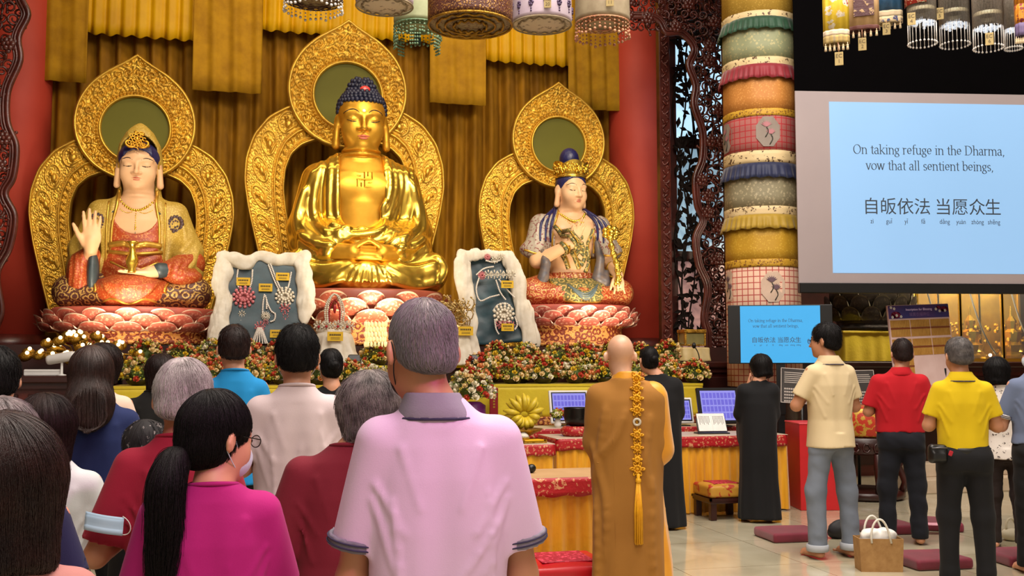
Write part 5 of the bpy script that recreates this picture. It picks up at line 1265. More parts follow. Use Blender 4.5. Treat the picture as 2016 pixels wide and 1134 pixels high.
# monk
ROBE = cloth('ochre_robe_cloth', '#a87432', '#97662a', 0.85, 200, .12); SAFF = M('saffron_silk', '#e7a012', '#d68c0a', 0.5, 0, 4, 0.1, 60, 0.005, sheen=0.3)
mk, mi = person('shaven headed monk in an ochre robe with yellow knots down the back', 1221, 660, 6.0, bodyx=1231, w=1.0, turn=0, yaw=2, nod=10, style='robe', top=ROBE, hair='bald', skin=SKIN3, rw=.98, sleeve_w=.74, folds=.035, wr=.022, foldlines=[[(-.12, 1.28), (-.15, 1.05), (-.19, .85)], [(-.2, 1.05), (-.16, .9), (-.12, .7), (-.13, .4)], [(.14, 1.22), (.11, 1.0), (.13, .8)], [(.15, .85), (.14, .5), (.16, .2)], [(-.18, .72), (-.17, .4), (-.19, .1)], [(.0, 1.25), (-.06, 1.1), (-.14, 1.0)]], h=.0095, elbow=(.175, .03, 1.06), hs=1.06)
f = mi['K']['_robe']; s = mi['s']
u = Field((-.3*s, -.36*s, .03), (.42*s, .36*s, 1.5*s), .013)
u.loft([(.03, .10, .05, .19*s, .15*s), (.6*s, .065, .05, .165*s, .13*s), (1.0*s, .05, .06, .15*s, .1*s), (1.32*s, .07, .02, .135*s, .10*s)], 0, 'u', 2.2, fold=lambda th, Z: .03*np.sin(th*11+Z))
u.cone((.150*s, -.012, 1.335*s), (.192*s, .03, 1.02*s), .090*s, .096*s, .05); u.warp(wob(77, .1, .01, (1, 1, .4))); u.build('saffron_under_robe', SAFF, mk)
n = Field((-.13, -.13, 1.38*s), (.13, .13, 1.56*s), .007); n.loft([(1.40*s, 0, -.01, .105*s, .085*s), (1.45*s, 0, -.01, .082*s, .076*s), (1.485*s, 0, -.008, .07*s, .068*s)]); n.loft([(1.38*s, 0, -.004, .05*s, .05*s), (1.52*s, 0, -.002, .058*s, .056*s)], .004, 's'); n.build('robe_collar', SAFF, mk)
KNOT = M('golden_yellow_cord', '#eeb014', '#d99608', 0.5, 0, 20, 0.3, 200, 0.004)
def zpx(py): return 1.5-(py-715)/2000*6.0
def onback(x, z, off=.0):
    h = f.hit((x, -.9, z), (0, 1, 0), 1.5); return Vector((h[0], h[1]-off, h[2])) if h is not None else Vector((x, -.2, z))
def knot(py, r, kind=0):
    c = onback(.062, zpx(py), .012); mb = MB()
    m = 6 if kind == 0 else 5
    Q = [(c.x+r*(.55+.45*cos(m*a))*cos(a), c.y+.004*sin(3*a*m), c.z+r*(.55+.45*cos(m*a))*sin(a)) for a in np.linspace(0, 2*PI, 90)[:-1]]
    mb.tube(Q, .0045, 5, None, True); mb.tube([(c.x+r*.45*cos(a), c.y-.006+.003*sin(8*a), c.z+r*.45*sin(a)) for a in np.linspace(0, 2*PI, 32)[:-1]], .006, 5, None, True); mb.ball(c, (r*.3, .012, r*.3), 8, 6)
    mb.ball(c+Vector((0, .006, 0)), (r*.62, .008, r*.62), 12, 6)
    mb.build('cord_knot', KNOT, mk, True)
for py, r in ((745, .044), (763, .036), (782, .038), (804, .038), (851, .036), (875, .036), (897, .026), (915, .042)): knot(py, r)
pb = onback(.062, zpx(827), .012); MB().tube([(pb.x+.018*cos(a), pb.y, pb.z+.018*sin(a)) for a in np.linspace(0, 2*PI, 24)[:-1]], .007, 8, None, True).build('jade_ring', M('pale_jade', '#cfc7b8', None, 0.25), mk, True)
MB().tube([onback(.062, z, .006) for z in np.linspace(zpx(738), zpx(960), 24)], .003, 5).build('hanging_cord', KNOT, mk, True)
mb = MB(); pz = zpx(938); c = onback(.066, pz, .016)
for i in range(40):
    a = 2*PI*i/40*3.7; rr = .018*math.sqrt((i+.5)/40); e = onback(.066+rr*1.3*cos(a), zpx(1054)+.006*cos(i*3), .014)
    mb.tube([(c.x+rr*.5*cos(a), c.y+rr*.5*sin(a), pz), (e.x, e.y+rr*sin(a), (pz+e.z)/2), (e.x, e.y+rr*sin(a), e.z)], .0034, 4)
mb.lathe([(.006, .045), (.012, .04), (.009, .02), (.015, .012), (.017, 0), (.012, -.01)], 12, Matrix.Translation((c.x, c.y, pz))); mb.build('silk_tassel', KNOT, mk, True)
seam = MB(); 
for x0 in (-.075,): seam.tube([onback(x0+.01*sin(z*3), z, -.001) for z in np.linspace(.25, 1.25, 40)], .0035, 5)
seam.tube([onback(x, zpx(908)+.006*sin(x*30), -.001) for x in np.linspace(-.17, .04, 20)], .0035, 5); seam.build('robe_seam', ROBE, mk, True)
# right hand side
BROBE = cloth('black_robe_cloth', '#131316', '#0c0c0f')
person('attendant in a long black robe just behind the monk', 1276, 683, 9.4, bodyx=1298, w=.95, turn=14, yaw=10, style='robe', top=BROBE, hair='bun', hairmat=HB, vol=.012, h=.0115, sleeve_w=.7, elbow=(.18, .03, 1.08))
person('attendant in a long black robe by the brocade table, hands raised to her face', 1497, 699, 9.8, bodyx=1490, w=.98, turn=14, yaw=30, nod=12, style='robe', top=BROBE, hair='bob', hairmat=HB, hairlen=.13, vol=.012, h=.0105, sleeve_w=.66, elbow=(.175, .06, 1.09), rw=.92, wristR=(.02, .2, 1.36), wristL=(.05, .2, 1.36), pray=True, face=True)
CREAM = cloth('cream_cotton_pique', '#d9c6a0', '#ccb890', 0.85, 260, .15)
person('man in a cream polo shirt and rolled up grey jeans, barefoot', 1622, 638, 8.0, bodyx=1630, w=.95, turn=32, yaw=40, nod=2, style='polo', top=CREAM, trim=NAVYTRIM, hem=.80, sleeve=.72, legs=DENIM, rollup=cloth('pale_denim_cuff', '#a9aeb6', None), pockets=cloth('denim_seam', '#4d5563', None), showlegs=True, lw=1.06, hair='short', hairmat=HB, vol=.018, strands=1500, slen=.04, lift=.008, jit=.4, glasses=WIRE, h=.0088, stance=.13, elbowL=(.26, .05, 1.10), pray=True, skin=SKIN2)
person('man in a red polo shirt and navy trousers, barefoot', 1775, 668, 8.6, bodyx=1768, w=1.12, turn=10, yaw=4, nod=6, style='polo', top=cloth('red_cotton_pique', '#b5101f', '#a40c1a', 0.85, 260, .15), hem=.92, sleeve=.82, sr=1.12, hip=.168, legs=NAVYT, lw=1.08, showlegs=True, hair='short', hairmat=HDB, vol=.012, strands=900, slen=.025, h=.0092, stance=.12, skin=SKIN2, loose=1.06)
yl, yi = person('man in a yellow polo shirt and black jeans wearing a waist bag', 1886, 666, 7.0, bodyx=1890, w=.98, turn=10, yaw=14, nod=8, style='polo', top=cloth('yellow_cotton_pique', '#d9bb12', '#cbab0c', 0.85, 260, .15), trim=NAVYTRIM, hem=.92, sleeve=.72, hip=.158, legs=cloth('black_denim', '#17171b', '#0f0f12'), lw=1.05, showlegs=True, hair='short', hairmat=HSG, vol=.014, strands=2600, slen=.03, lift=.006, jit=.35, h=.0088, stance=.11, skin=SKIN2)
s = yi['s']; MB().lathe([(.168*s, -.02), (.172*s, -.018), (.172*s, .018), (.168*s, .02)], 40, Matrix.Translation((0, -.003, .925*s)) @ Matrix.Diagonal((1.02, .73, 1, 1)), False).build('belt', BLACKP, yl, True)
BLOUSE = Mbrocade('white_floral_print', '#ded6ce', '#4a3f3c', 26.0, 0.85, 0.0, 0.52, fine=1.4, bump=0.05)
person('woman in a white floral blouse with a black bob beside the yellow polo man', 1962, 706, 8.4, bodyx=1972, w=.98, turn=6, yaw=-4, nod=8, style='blouse', top=BLOUSE, hem=.80, sleeve=.8, sr=1.1, legs=BROWNT, showlegs=True, hair='bob', hairmat=HB, hairlen=.14, vol=.016, strands=1200, slen=.1, jit=.08, h=.0098)
person('person in a grey blue polo and white mask at the right edge', 2044, 664, 7.4, bodyx=2036, w=1.0, turn=22, yaw=55, nod=0, style='polo', top=cloth('grey_blue_cotton', '#6a7692', '#5c6884'), cuff=cloth('white_sleeve_rib', '#d8d4d0', None), trim=NAVYTRIM, hem=.93, sleeve=.78, legs=BLACKT, showlegs=True, hair='short', hairmat=HGG, mask=MASKM, h=.0092, wristL=(.03, .30, 1.24), wristR=(.03, .30, 1.24), elbow=(.235, .05, 1.05), pray=True, glasses=WIRE)
# ------------------------------------------------------------------ carved proscenium screens and the lit window behind
CARVE = M('carved_rosewood', '#56241c', '#371510', 0.3, 0, 6, 0.2, 60, 0.01)
XM = 1.58
def carved_screen(mirror, label):
    Y0 = 13.6; q = -1 if mirror else 1
    t = empty('carved_screen', (XM+q*4.9, Y0, 1.50), 0, label, 'carved screen'); ox = XM+q*4.9
    L = lambda px, py: (q*(PY(px, py, Y0).x-XM)+XM, PY(px, py, Y0).z-1.50)
    def loc(px, py): x, z = L(px, py); return ((XM+q*(x-XM) if False else 0), 0, 0)
    def pt(px, py, dy=0.0):
        v = PY(px, py, Y0); return (q*(v.x-XM)-q*4.9, dy, v.z-1.50)
    sc = [(1405, 716), (1390, 700), (1387, 659), (1380, 626), (1387, 567), (1370, 522), (1364, 470), (1378, 434), (1367, 404), (1364, 352), (1377, 313), (1377, 261), (1361, 209), (1364, 170), (1351, 130), (1361, 98), (1338, 70), (1308, 68), (1292, 44), (1262, 37), (1180, 36)]
    sc = [(x, y if i else 716) for i, (x, y) in enumerate(sc)]; C = spline([pt(*p) for p in sc], 6)
    for off, r, dy in ((0, .034, -.05), (.046, .018, -.06), (.078, .014, -.05)):
        D = []
        for i, c in enumerate(C):
            a, b = C[max(i-1, 0)], C[min(i+1, len(C)-1)]; tg = (b-a).normalized(); nr = Vector((tg.z, 0, -tg.x))*(1 if q > 0 else -1)
            D.append(c+nr*off+Vector((0, dy, 0)))
        MB().tube(D, r, 8).build('scalloped_moulding', CARVE, t, True)
    xo = pt(1427, 300)[0]; zt = 8.1
    MB().box((min(xo, xo+q*.14), -.09, 0), (max(xo, xo+q*.14), .09, zt), b=.02).build('outer_post', ROSEWOOD, t)
    MB().box((min(xo, pt(1180, 0)[0]), -.09, pt(1300, -60)[2]), (max(xo, pt(1180, 0)[0]), .09, pt(1300, -60)[2]+.25), b=.02).build('lintel', ROSEWOOD, t)
    ins = sorted([(c.z, q*c.x) for c in C]); zs = np.array([a for a, _ in ins]); xs = np.array([b for _, b in ins])
    r_ = random.Random(5+mirror); mb = MB(); ros = []
    ZT = pt(1300, -40)[2]; stp = .135
    xo_ = q*xo; zarch = pt(1300, 60)[2]
    def inside(x, z):
        if z > ZT or x > xo_-.03: return False
        if z > zarch: return x > q*pt(1200, 0)[0] and z > np.interp(x, [q*pt(1240, 0)[0], q*pt(1292, 0)[0], q*pt(1345, 0)[0]], [pt(0, 36)[2], pt(0, 40)[2], pt(0, 70)[2]])+.1
        return x > np.interp(z, zs[zs < zarch], xs[zs < zarch])+.10
    z = .08; k = 0
    while z < ZT:
        x = q*pt(1200, 0)[0]+(stp/2 if k % 2 else 0)
        while x < xo_:
            cxp, czp = x+r_.uniform(-.025, .025), z+r_.uniform(-.025, .025)
            if inside(cxp, czp):
                sg = r_.choice((-1, 1)); a0 = r_.uniform(0, 6.28); R0 = r_.uniform(.06, .085); d0 = r_.uniform(-.05, .03)
                Q = [(q*(cxp+R0*(1-.8*i/14)*cos(a0+sg*i*.62)), d0-.02*sin(i*.5), czp+R0*(1-.8*i/14)*sin(a0+sg*i*.62)) for i in range(15)]
                mb.tube(Q, [.017*(1-.45*i/14) for i in range(15)], 5)
                e = Vector(Q[0]); d = Vector((q*cos(a0-sg*1.2)*.12, 0, sin(a0-sg*1.2)*.12)); mb.tube([e, e+d*.5+Vector((0, -.02, 0)), e+d], .014, 5)
                mb.ball(e+d, (.022, .018, .022), 6, 4)
                if r_.random() < .1: ros.append((cxp, czp))
            x += stp
        z += stp*.87; k += 1
    mb.build('openwork_scrolls', CARVE, t, True)
    rm = MB()
    for k in range(6):
        a = k*PI/3; rm.ball((.05*cos(a), -.01, .05*sin(a)), (.038, .025, .038), 8, 5)
        rm.ball((.085*cos(a+.5), .01, .085*sin(a+.5)), (.036, .018, .036), 8, 5)
    rm.ball((0, -.035, 0), .026, 8, 6); rme = rm.mesh('rosette')
    for (x, z) in ros[:60]: o = link('rosette', rme, CARVE, t, True); o.location = (q*x, -.07, z)
    return t
carved_screen(False, 'dark carved rosewood screen with scalloped edge beside the right red column')
carved_screen(True, 'dark carved rosewood screen with scalloped edge at the far left edge')
# back lit window beyond the right screen
YW = 14.75; w0, w1 = PY(1318, 300, YW).x, PY(1440, 300, YW).x
t = empty('window_1', ((w0+w1)/2, YW, PLZ), 0, 'tall back lit window behind the leaf lattice right of the red column', 'window'); t['kind'] = 'structure'
ww = (w1-w0)/2; zl = lambda py: PY(1350, py, YW).z-PLZ
fr = MB().box((-ww, -.05, 0), (-ww+.10, .05, 7.5)).box((ww-.06, -.05, 0), (ww, .05, 7.5))
for py in (70, 283, 505, 700): fr.box((-ww, -.045, zl(py)-.08), (ww, .045, zl(py)+.08))
fr.build('window_frame', DARKWOOD, t)
for a, b, c, e in ((283, 70, '#b5dcf4', 1.1), (505, 283, '#9fc0d6', 0.6), (700, 505, '#c89a94', 0.35)):
    MB().box((-ww+.08, .0, zl(a)+.08), (ww-.06, .02, zl(b)-.08)).build('pane', M('lit_pane_'+c[1:], c, None, .2, emit=c, es=e), t)
x = PY(1307, 300, 14.5).x; t = empty('carved_post', (x, 14.5, PLZ), 0, 'slim carved wooden post between the right red column and the window', 'post')
MB().box((-.09, -.07, 0), (.09, .07, 6.9), b=.02).build('shaft', CARVE, t); r_ = random.Random(2); mb = MB()
for i in range(90):
    z = .1+i*.072; mb.tube([(.05*sin(i*1.7+k*.5), -.075-.012*sin(k), z+.03*cos(k*.9)) for k in range(7)], .014, 5)
mb.build('relief_scrolls', ROSEWOOD, t, True)
t = empty('leaf_lattice', (PY(1370, 300, 14.6).x, 14.6, PLZ), 0, 'dark carved lattice of leaves and stems in front of the window', 'lattice'); mb = MB(); st = MB(); r_ = random.Random(12)
for i in range(560):
    x = r_.uniform(-.34, .40); z = r_.uniform(.1, 6.6); a = r_.uniform(0, 6.28); Lf = r_.uniform(.06, .11); wd = Lf*.42
    c = Vector((x, r_.uniform(-.03, .03), z)); d = Vector((cos(a), 0, sin(a))); n = Vector((-sin(a), 0, cos(a)))
    mb.poly([c-d*Lf, c+n*wd+Vector((0, -.012, 0)), c+d*Lf, c-n*wd+Vector((0, -.012, 0)), c-d*Lf+Vector((0, .015, 0)), c+n*wd+Vector((0, .015, 0)), c+d*Lf+Vector((0, .015, 0)), c-n*wd+Vector((0, .015, 0))], [(0, 1, 2, 3), (7, 6, 5, 4), (0, 4, 5, 1), (1, 5, 6, 2), (2, 6, 7, 3), (3, 7, 4, 0)])
for i in range(7):
    x0 = -.32+i*.11; st.tube([(x0+.06*sin(z*3+i*2), .01*sin(z*5), z) for z in np.linspace(.02, 6.7, 60)], .014, 5)
LEAFW = M('silhouette_wood', '#140b09', '#0d0706', .7, spec=.1); mb.build('leaf', LEAFW, t); st.build('stem', LEAFW, t, True)  # near-black colour carries the backlit silhouette of the leaves and stems

# ------------------------------------------------------------------ flower bowls
GREEN = M('leaf_green', '#5d6f26', '#38481a', 0.6, 0, 20)
ROSEC = {k: M(k+'_rose_petals', a, b, 0.6, 0, 30, 0.1, 80) for k, a, b in (('cream', '#f0d9a4', '#e2bd7e'), ('coral', '#c8432a', '#b03320'), ('peach', '#e79a62', '#d98248'), ('white', '#f2ead4', '#e2d6b4'), ('yellow', '#e3c02c', '#cfa81c'))}
def rose_mesh(col, s=1.0, seed=0):
    r = random.Random(seed); mb = MB()
    mb.ball((0, 0, .012*s), (.013*s, .013*s, .018*s), 7, 5)
    for ring, (n, rr, h, op) in enumerate(((3, .012, .022, .25), (4, .02, .02, .55), (5, .028, .012, 1.0))):
        for k in range(n):
            a = 2*PI*(k+.5*ring)/n+r.uniform(-.2, .2); ca, sa = cos(a), sin(a); wv = rr*1.1
            vs = []
            for i, u in enumerate((-1, -.4, .4, 1)):
                for j, v in enumerate((0, .5, 1)):
                    rad_ = rr*(.35+.65*sin(v*PI/2)*(.5+.5*op)); z = h*v*(1-.3*op*v)-.004*ring+(.006 if abs(u) < .5 else 0)*v
                    an = a+u*wv/(rr+.004)*.55; vs.append((rad_*cos(an)*s, rad_*sin(an)*s, (z+.004)*s))
            mb.poly(vs, [(i*3+j, i*3+3+j, i*3+4+j, i*3+1+j) for i in range(3) for j in range(2)])
    me = mb.mesh('rose'); me.materials.append(ROSEC[col]); me.polygons.foreach_set('use_smooth', [True]*len(me.polygons)); return me
ROSES = {k: rose_mesh(k, 1.35, i) for i, k in enumerate(ROSEC)}
def arrangement(seed, nrose, R=.19, Hh=.30, pal=('cream', 'coral', 'peach', 'white', 'yellow'), wts=(5, 4, 3, 3, 3), leaves=150, bowl=True, rs=1.0, name='flower_bowl'):
    t = empty(name); r = random.Random(seed)
    if bowl: MB().lathe([(.05, 0), (.09, .01), (.115, .05), (.12, .075), (.105, .07)], 18).build('bowl', BOWLM, t, True)
    mb = MB(); bd = MB()
    def place(f=1.0):
        a = r.uniform(0, 2*PI); e = math.asin(r.uniform(-.05, 1)); return Vector((R*f*cos(a)*cos(e), R*f*sin(a)*cos(e), .07+(Hh-.09)*f*max(sin(e), 0)+.0)), a, e
    for i in range(leaves):
        p, a, e = place(r.uniform(.6, 1.12)); d = Vector((cos(a+r.uniform(-1, 1)), sin(a+r.uniform(-1, 1)), r.uniform(-.4, 1))).normalized(); n = d.orthogonal().normalized(); Lf = r.uniform(.022, .045)
        mb.poly([p, p+d*Lf*.5+n*Lf*.28+Vector((0, 0, .004)), p+d*Lf, p+d*Lf*.5-n*Lf*.28+Vector((0, 0, .004))], [(0, 1, 2, 3)])
    for i in range(14): p, a, e = place(.95); mb.tube([(0, 0, .06), p*.5+Vector((0, 0, .04)), p], .003, 4)
    mb.lathe([(.06, .05), (R*.45, .1), (R*.45, Hh*.4), (R*.2, Hh*.6), (0, Hh*.62)], 12)
    tag(mb.build('foliage', GREEN, t), None, None, None, 'stuff')
    for i in range(80): p, a, e = place(r.uniform(.95, 1.1)); bd.ball(p, r.uniform(.008, .015), 5, 4)
    tag(bd.build('filler_buds', BUDM, t), None, None, None, 'stuff')
    pts = []
    for i in range(nrose):
        for _ in range(30):
            p, a, e = place(1.0)
            if all((p-q).length > .055*rs for q in pts): break
        pts.append(p); k = r.choices(pal, wts)[0]; o = bpy.data.objects.new('rose', ROSES[k]); COL.objects.link(o); o.parent = t; o.location = p
        o.rotation_euler = Vector((cos(a)*cos(e), sin(a)*cos(e), sin(e)+.35)).to_track_quat('Z', 'Y').to_euler(); sc = rs*r.uniform(.8, 1.15); o.scale = (sc,)*3
    return t
BOWLM = M('dark_glazed_bowl', '#3a3424', '#282316', 0.25); BUDM = M('yellow_green_buds', '#c4bb4a', '#8f9a35', 0.6, 0, 40)
protos = [arrangement(20+i, 36, .185, .31, ('cream', 'coral', 'peach', 'white', 'yellow'), (6, 3, 4, 3, 3), 240, True, 1.0) for i in range(4)]
first = [True]*4; n = 0; r_ = random.Random(9)
for row, (y, z) in enumerate(((12.02, 1.252), (12.39, 1.252), (12.84, 1.472))):
    for i in range(19):
        x = -1.30+i*.392+(.19 if row == 1 else 0)
        if x > 5.45 or (row < 2 and 1.30 < x < 2.55) or (row == 2 and (1.6 < x < 2.6 or min(abs(x-P(657, 652, 12.45).x), abs(x-P(905, 645, 12.9).x)) < .5)): continue
        pi = r_.randrange(4); o = protos[pi] if first[pi] else dup_tree(protos[pi], (0, 0, 0)); first[pi] = False
        o.location = (x+r_.uniform(-.02, .02), y+r_.uniform(-.03, .03), z); o.rotation_euler = (0, 0, r_.uniform(0, 6.28)); k = r_.uniform(.95, 1.12); o.scale = (k, k, k*r_.uniform(.92, 1.1))
        tag(o, ('glazed bowl of cream, coral and yellow roses in the lower front row', 'glazed bowl of cream, coral and yellow roses in the second lower row', 'bowl of mixed roses on the upper step just before the thrones')[row], 'flower bowl', ('flower bowls along the front step', 'flower bowls in the second row', 'flower bowls on the upper step')[row])
# big bouquets flanking the middle
for px, py, d, lab in ((928, 752, 11.4, 'large bouquet of white and red flowers on the purple stand beside the pink polo man'), (735, 748, 11.3, 'large bouquet of white and coral flowers left of the pink polo man')):
    p = P(px, py, d); o = arrangement(int(px), 70, .25, .40, ('white', 'cream', 'coral', 'yellow'), (7, 4, 2, 1), 620, False, 1.05, 'bouquet'); o.location = (p.x, p.y, p.z-.24); tag(o, lab, 'bouquet')
    s_ = empty('bouquet_stand', (p.x, p.y, 0), 0, 'purple draped stand under the white and red bouquet' if px > 800 else 'purple draped stand under the white and coral bouquet', 'stand')
    MB().lathe([(.2, 0), (.17, .5), (.16, p.z-.26), (.1, p.z-.22)], 28).build('draped_column', M('purple_satin_%d' % px, '#7c1f7a', '#5f145e', .45, 0, 4), s_, True)
# gilded spray with tiny lamps at the left
p = PY(160, 715, 12.65); t = empty('gilded_spray', (p.x, 12.65, 1.36), 0, 'gilded leaf spray with tiny bulbs beside the white camera', 'ornament'); t.scale = (1.35, 1.2, 1.35); mb = MB(); bl = MB(); r_ = random.Random(3)
for i in range(34):
    a = r_.uniform(0, 6.28); rr = r_.uniform(.1, .42); z = .12+.3*(1-rr/.45); c = Vector((rr*cos(a)*1.25, rr*sin(a)*.6, z)); mb.tube([(0, 0, .02), c*.5+Vector((0, 0, .1)), c], .006, 5); mb.ball(c, (.055, .03, .04), 7, 5); bl.ball(c+Vector((.02, -.05, .03)), .017, 7, 5)
mb.build('gilded_leaves', GOLDDULL, t, True); bl.build('tiny_bulb', M('warm_bulb', '#fff0c0', None, .3, emit='#ffe0a0', es=3.0), t, True); split_loose(bpy.data.objects['tiny_bulb'])

# ------------------------------------------------------------------ jewellery boards and crowns on draped stands
TEAL = M('teal_satin', '#16404a', '#0d2a33', 0.4, 0, 5, 0.1, 20, 0.01, sheen=.3); PEARL = M('pearl_strand', '#efe6dc', '#d9cfc2', 0.25, 0, 60); CARDM = M('yellow_card', '#e2b81e', '#d4a814', 0.5); PINKJ = M('pink_crystal', '#d9898c', '#b9585f', 0.2, 0, 60, .4, 90); SILVER = M('silver_filigree', '#eee4d0', '#cbbfa8', 0.3, .1, 60, .4, 90); PRINT = M('printed_ink', '#3a2c0a', None, .6)
def card(x, y, z, label, rot=0.0, s=1.0):
    t = empty('caption_card', (x, y, z), rot, label, 'card', 'yellow caption cards')
    MB().box((-.085*s, -.004, -.05*s), (.085*s, .004, .05*s)).build('panel', CARDM, t)
    mb = MB()
    for i in range(6): mb.box((-.062*s+i*.021*s, -.0055, .006*s), (-.047*s+i*.021*s, -.0042, .026*s))
    for k in range(2): mb.box((-.05*s, -.0055, -.018*s-.014*k*s), (.05*s, -.0042, -.013*s-.014*k*s))
    mb.build('print_marks', PRINT, t); return t
def beads(mb, pts, r, step=None):
    Q = spline(pts, 10); step = step or r*1.7; acc = 0; last = Q[0]; mb.ball(last, r, 6, 4)
    for q in Q[1:]:
        while (q-last).length >= step: last = last+(q-last).normalized()*step; mb.ball(last, r, 6, 4)
def pendant(mb, c, R, n, layers=3, seed=1):
    r = random.Random(seed)
    for l in range(layers):
        for k in range(n-2*l):
            a = 2*PI*(k+.5*l)/(n-2*l); rr = R*(1-.3*l); mb.ball((c[0]+rr*cos(a), c[1]-.008*l-.01, c[2]+rr*sin(a)), (R*.19, R*.12, R*.19), 6, 4); mb.tube([(c[0], c[1], c[2]), (c[0]+rr*cos(a), c[1]-.012, c[2]+rr*sin(a))], R*.05, 4)
def tulle_swag(name, pts, r, parent, seed, mat=TULLE):
    Q = spline(pts, 8); lo = [min(p[i] for p in Q)-r[0]*1.7 for i in range(3)]; hi = [max(p[i] for p in Q)+r[0]*1.7 for i in range(3)]
    f = Field(lo, hi, .0125); rs = np.interp(np.linspace(0, 1, len(Q)), np.linspace(0, 1, len(r)), r); f.tube(Q, rs, .02, 'u', (1, .6, 1))
    f.warp(wob(seed, .016, .008, (1, 1, .22))); f.warp(wob(seed+2, .04, .018, (1, 1, .4))); f.warp(wob(seed+1, .09, .02)); return f.build(name, mat, parent)
v = PY(519, 680, 13.28); bw, bh = .50, 1.16
t = empty('jewellery_board', (v.x, 13.28, PLZ), 0, 'teal jewellery board draped in white tulle, left of the golden statue', 'display board')
f = Field((-.6, -.1, 0), (.6, .42, 1.2), .018); f.box((0, .13, bh/2), (bw, .025, bh/2), .02, 0, 'u', (rad(-10), 0, 0)); f.warp(wob(4, .12, .012)); f.build('satin_panel', TEAL, t)
yb = lambda z: .13-.10+z*.17-.03
tulle_swag('tulle_drape', [(-.50, yb(1.1), 1.1), (-.53, yb(.8), .8), (-.5, yb(.5)-.03, .5), (-.56, yb(.1)-.08, .06)], [.085, .095, .10, .13], t, 3)
tulle_swag('tulle_drape', [(.45, yb(1.12), 1.1), (.50, yb(.8), .85), (.53, yb(.5)-.02, .5), (.5, yb(.3)-.04, .25)], [.085, .095, .085, .04], t, 5)
tulle_swag('tulle_drape', [(-.5, yb(1.12), 1.12), (-.25, yb(1.0)-.02, 1.04), (-.08, yb(1.1), 1.14), (.2, yb(1.1), 1.1), (.5, yb(1.1), 1.12)], [.07, .075, .05, .08, .075], t, 7)
def jl(name, label, build, mat, grp='strung pieces pinned to the teal boards', par=None):
    mb = MB(); build(mb); o = mb.build(name, mat, None, True); return o
def necklace(base, label, strand, pend, R, mat2, tail=None, seed=1):
    n = empty('necklace', base, 0, label, 'necklace', 'strung pieces pinned to the teal boards'); B = Vector(base); mb = MB()
    for s_ in strand: beads(mb, [Vector(p)-B for p in s_], .013)
    mb.build('bead_strand', PEARL, n, True); mb = MB(); pendant(mb, Vector(pend)-B, R, 13, 3, seed); mb.build('pendant', mat2, n, True)
    if tail:
        mb = MB()
        for (x, z, r) in tail: pendant(mb, Vector((x, pend[1]-.01, z))-B, r, 8, 2, seed)
        mb.build('drop', SILVER if mat2 is PINKJ else PINKJ, n, True)
    return n
def bl_(px, py): w = PY(px, py, 13.28); z = w.z-PLZ; return (w.x, 13.28+yb(z)-.015, w.z)
necklace(bl_(480, 575), 'pink rosette necklace on two pearl strands, left side of teal board', [[bl_(468, 530), bl_(466, 555), bl_(474, 572)], [bl_(497, 530), bl_(495, 555), bl_(488, 572)]], bl_(480, 584), .125, PINKJ, [(bl_(476, 617)[0], bl_(476, 617)[2], .04), (bl_(474, 640)[0], bl_(474, 640)[2], .08), (bl_(478, 660)[0], bl_(478, 660)[2], .05)], 2)
necklace(bl_(524, 600), 'small pearl necklace with pale drop in the middle of the teal board', [[bl_(517, 620), bl_(518, 595), bl_(522, 577), bl_(526, 595), bl_(534, 612), bl_(542, 618), bl_(540, 630), bl_(533, 633)], [bl_(525, 590), bl_(525, 610)]], bl_(523, 622), .05, SILVER, [(bl_(523, 634)[0], bl_(523, 634)[2], .035)], 4)
necklace(bl_(562, 580), 'ivory star necklace on a long strand, right side of teal board', [[bl_(529, 520), bl_(540, 550), bl_(552, 575)], [bl_(574, 535), bl_(569, 560), bl_(564, 572)], [bl_(533, 518), bl_(545, 550), bl_(556, 574)]], bl_(561, 583), .11, SILVER, [(bl_(561, 606)[0], bl_(561, 606)[2], .06), (bl_(562, 622)[0], bl_(562, 622)[2], .04), (bl_(562, 634)[0], bl_(562, 634)[2], .05)], 6)
n = empty('tassel_ornament', bl_(511, 668), 0, 'white beaded tassel standing at the foot of teal board', 'ornament'); mb = MB()
for k in range(9): a = PI*k/8; beads(mb, [(.03*cos(a), -.05-.02*sin(a), .14), (.06*cos(a), -.07-.04*sin(a), .05), (.10*cos(a), -.09-.05*sin(a), -.06)], .011)
mb.build('bead_fringe', PEARL, n, True); mb = MB(); pendant(mb, (0, -.05, .16), .06, 9, 2); mb.build('cap', PINKJ, n, True)
for px, py, lab in ((479, 553, 'yellow caption card above the pink rosette necklace'), (523, 565, 'yellow caption card in the middle of the teal board'), (557, 543, 'yellow caption card at the upper right of the teal board'), (545, 657, 'yellow caption card at the foot of the teal board')):
    p = bl_(px, py); card(p[0], p[1]-.02, p[2], lab)
v = PY(985, 672, 13.3)
t = empty('jewellery_board', (v.x, 13.3, PLZ), 0, 'tilted teal jewellery board draped in cream tulle, right of the golden statue', 'display board')
f = Field((-.65, -.1, 0), (.6, .45, 1.3), .018); f.box((-.06, .15, .62), (.36, .03, .62), .03, 0, 'u', (rad(-10), rad(-7), 0)); f.warp(wob(8, .1, .016)); f.warp(wob(9, .05, .006)); f.build('satin_panel', TEAL, t)
tulle_swag('tulle_drape', [(-.5, .1, 1.14), (-.48, .07, .85), (-.43, .02, .5), (-.40, -.02, .15)], [.10, .11, .09, .06], t, 13)
tulle_swag('tulle_drape', [(.14, .12, 1.2), (.26, .08, .9), (.33, .03, .5), (.42, -.03, .04)], [.08, .1, .1, .12], t, 15)
tulle_swag('tulle_drape', [(-.5, .12, 1.2), (-.3, .12, 1.22), (-.1, .13, 1.24), (.12, .13, 1.22)], [.08, .07, .04, .06], t, 17)
yb2 = lambda z: z*.17-.085
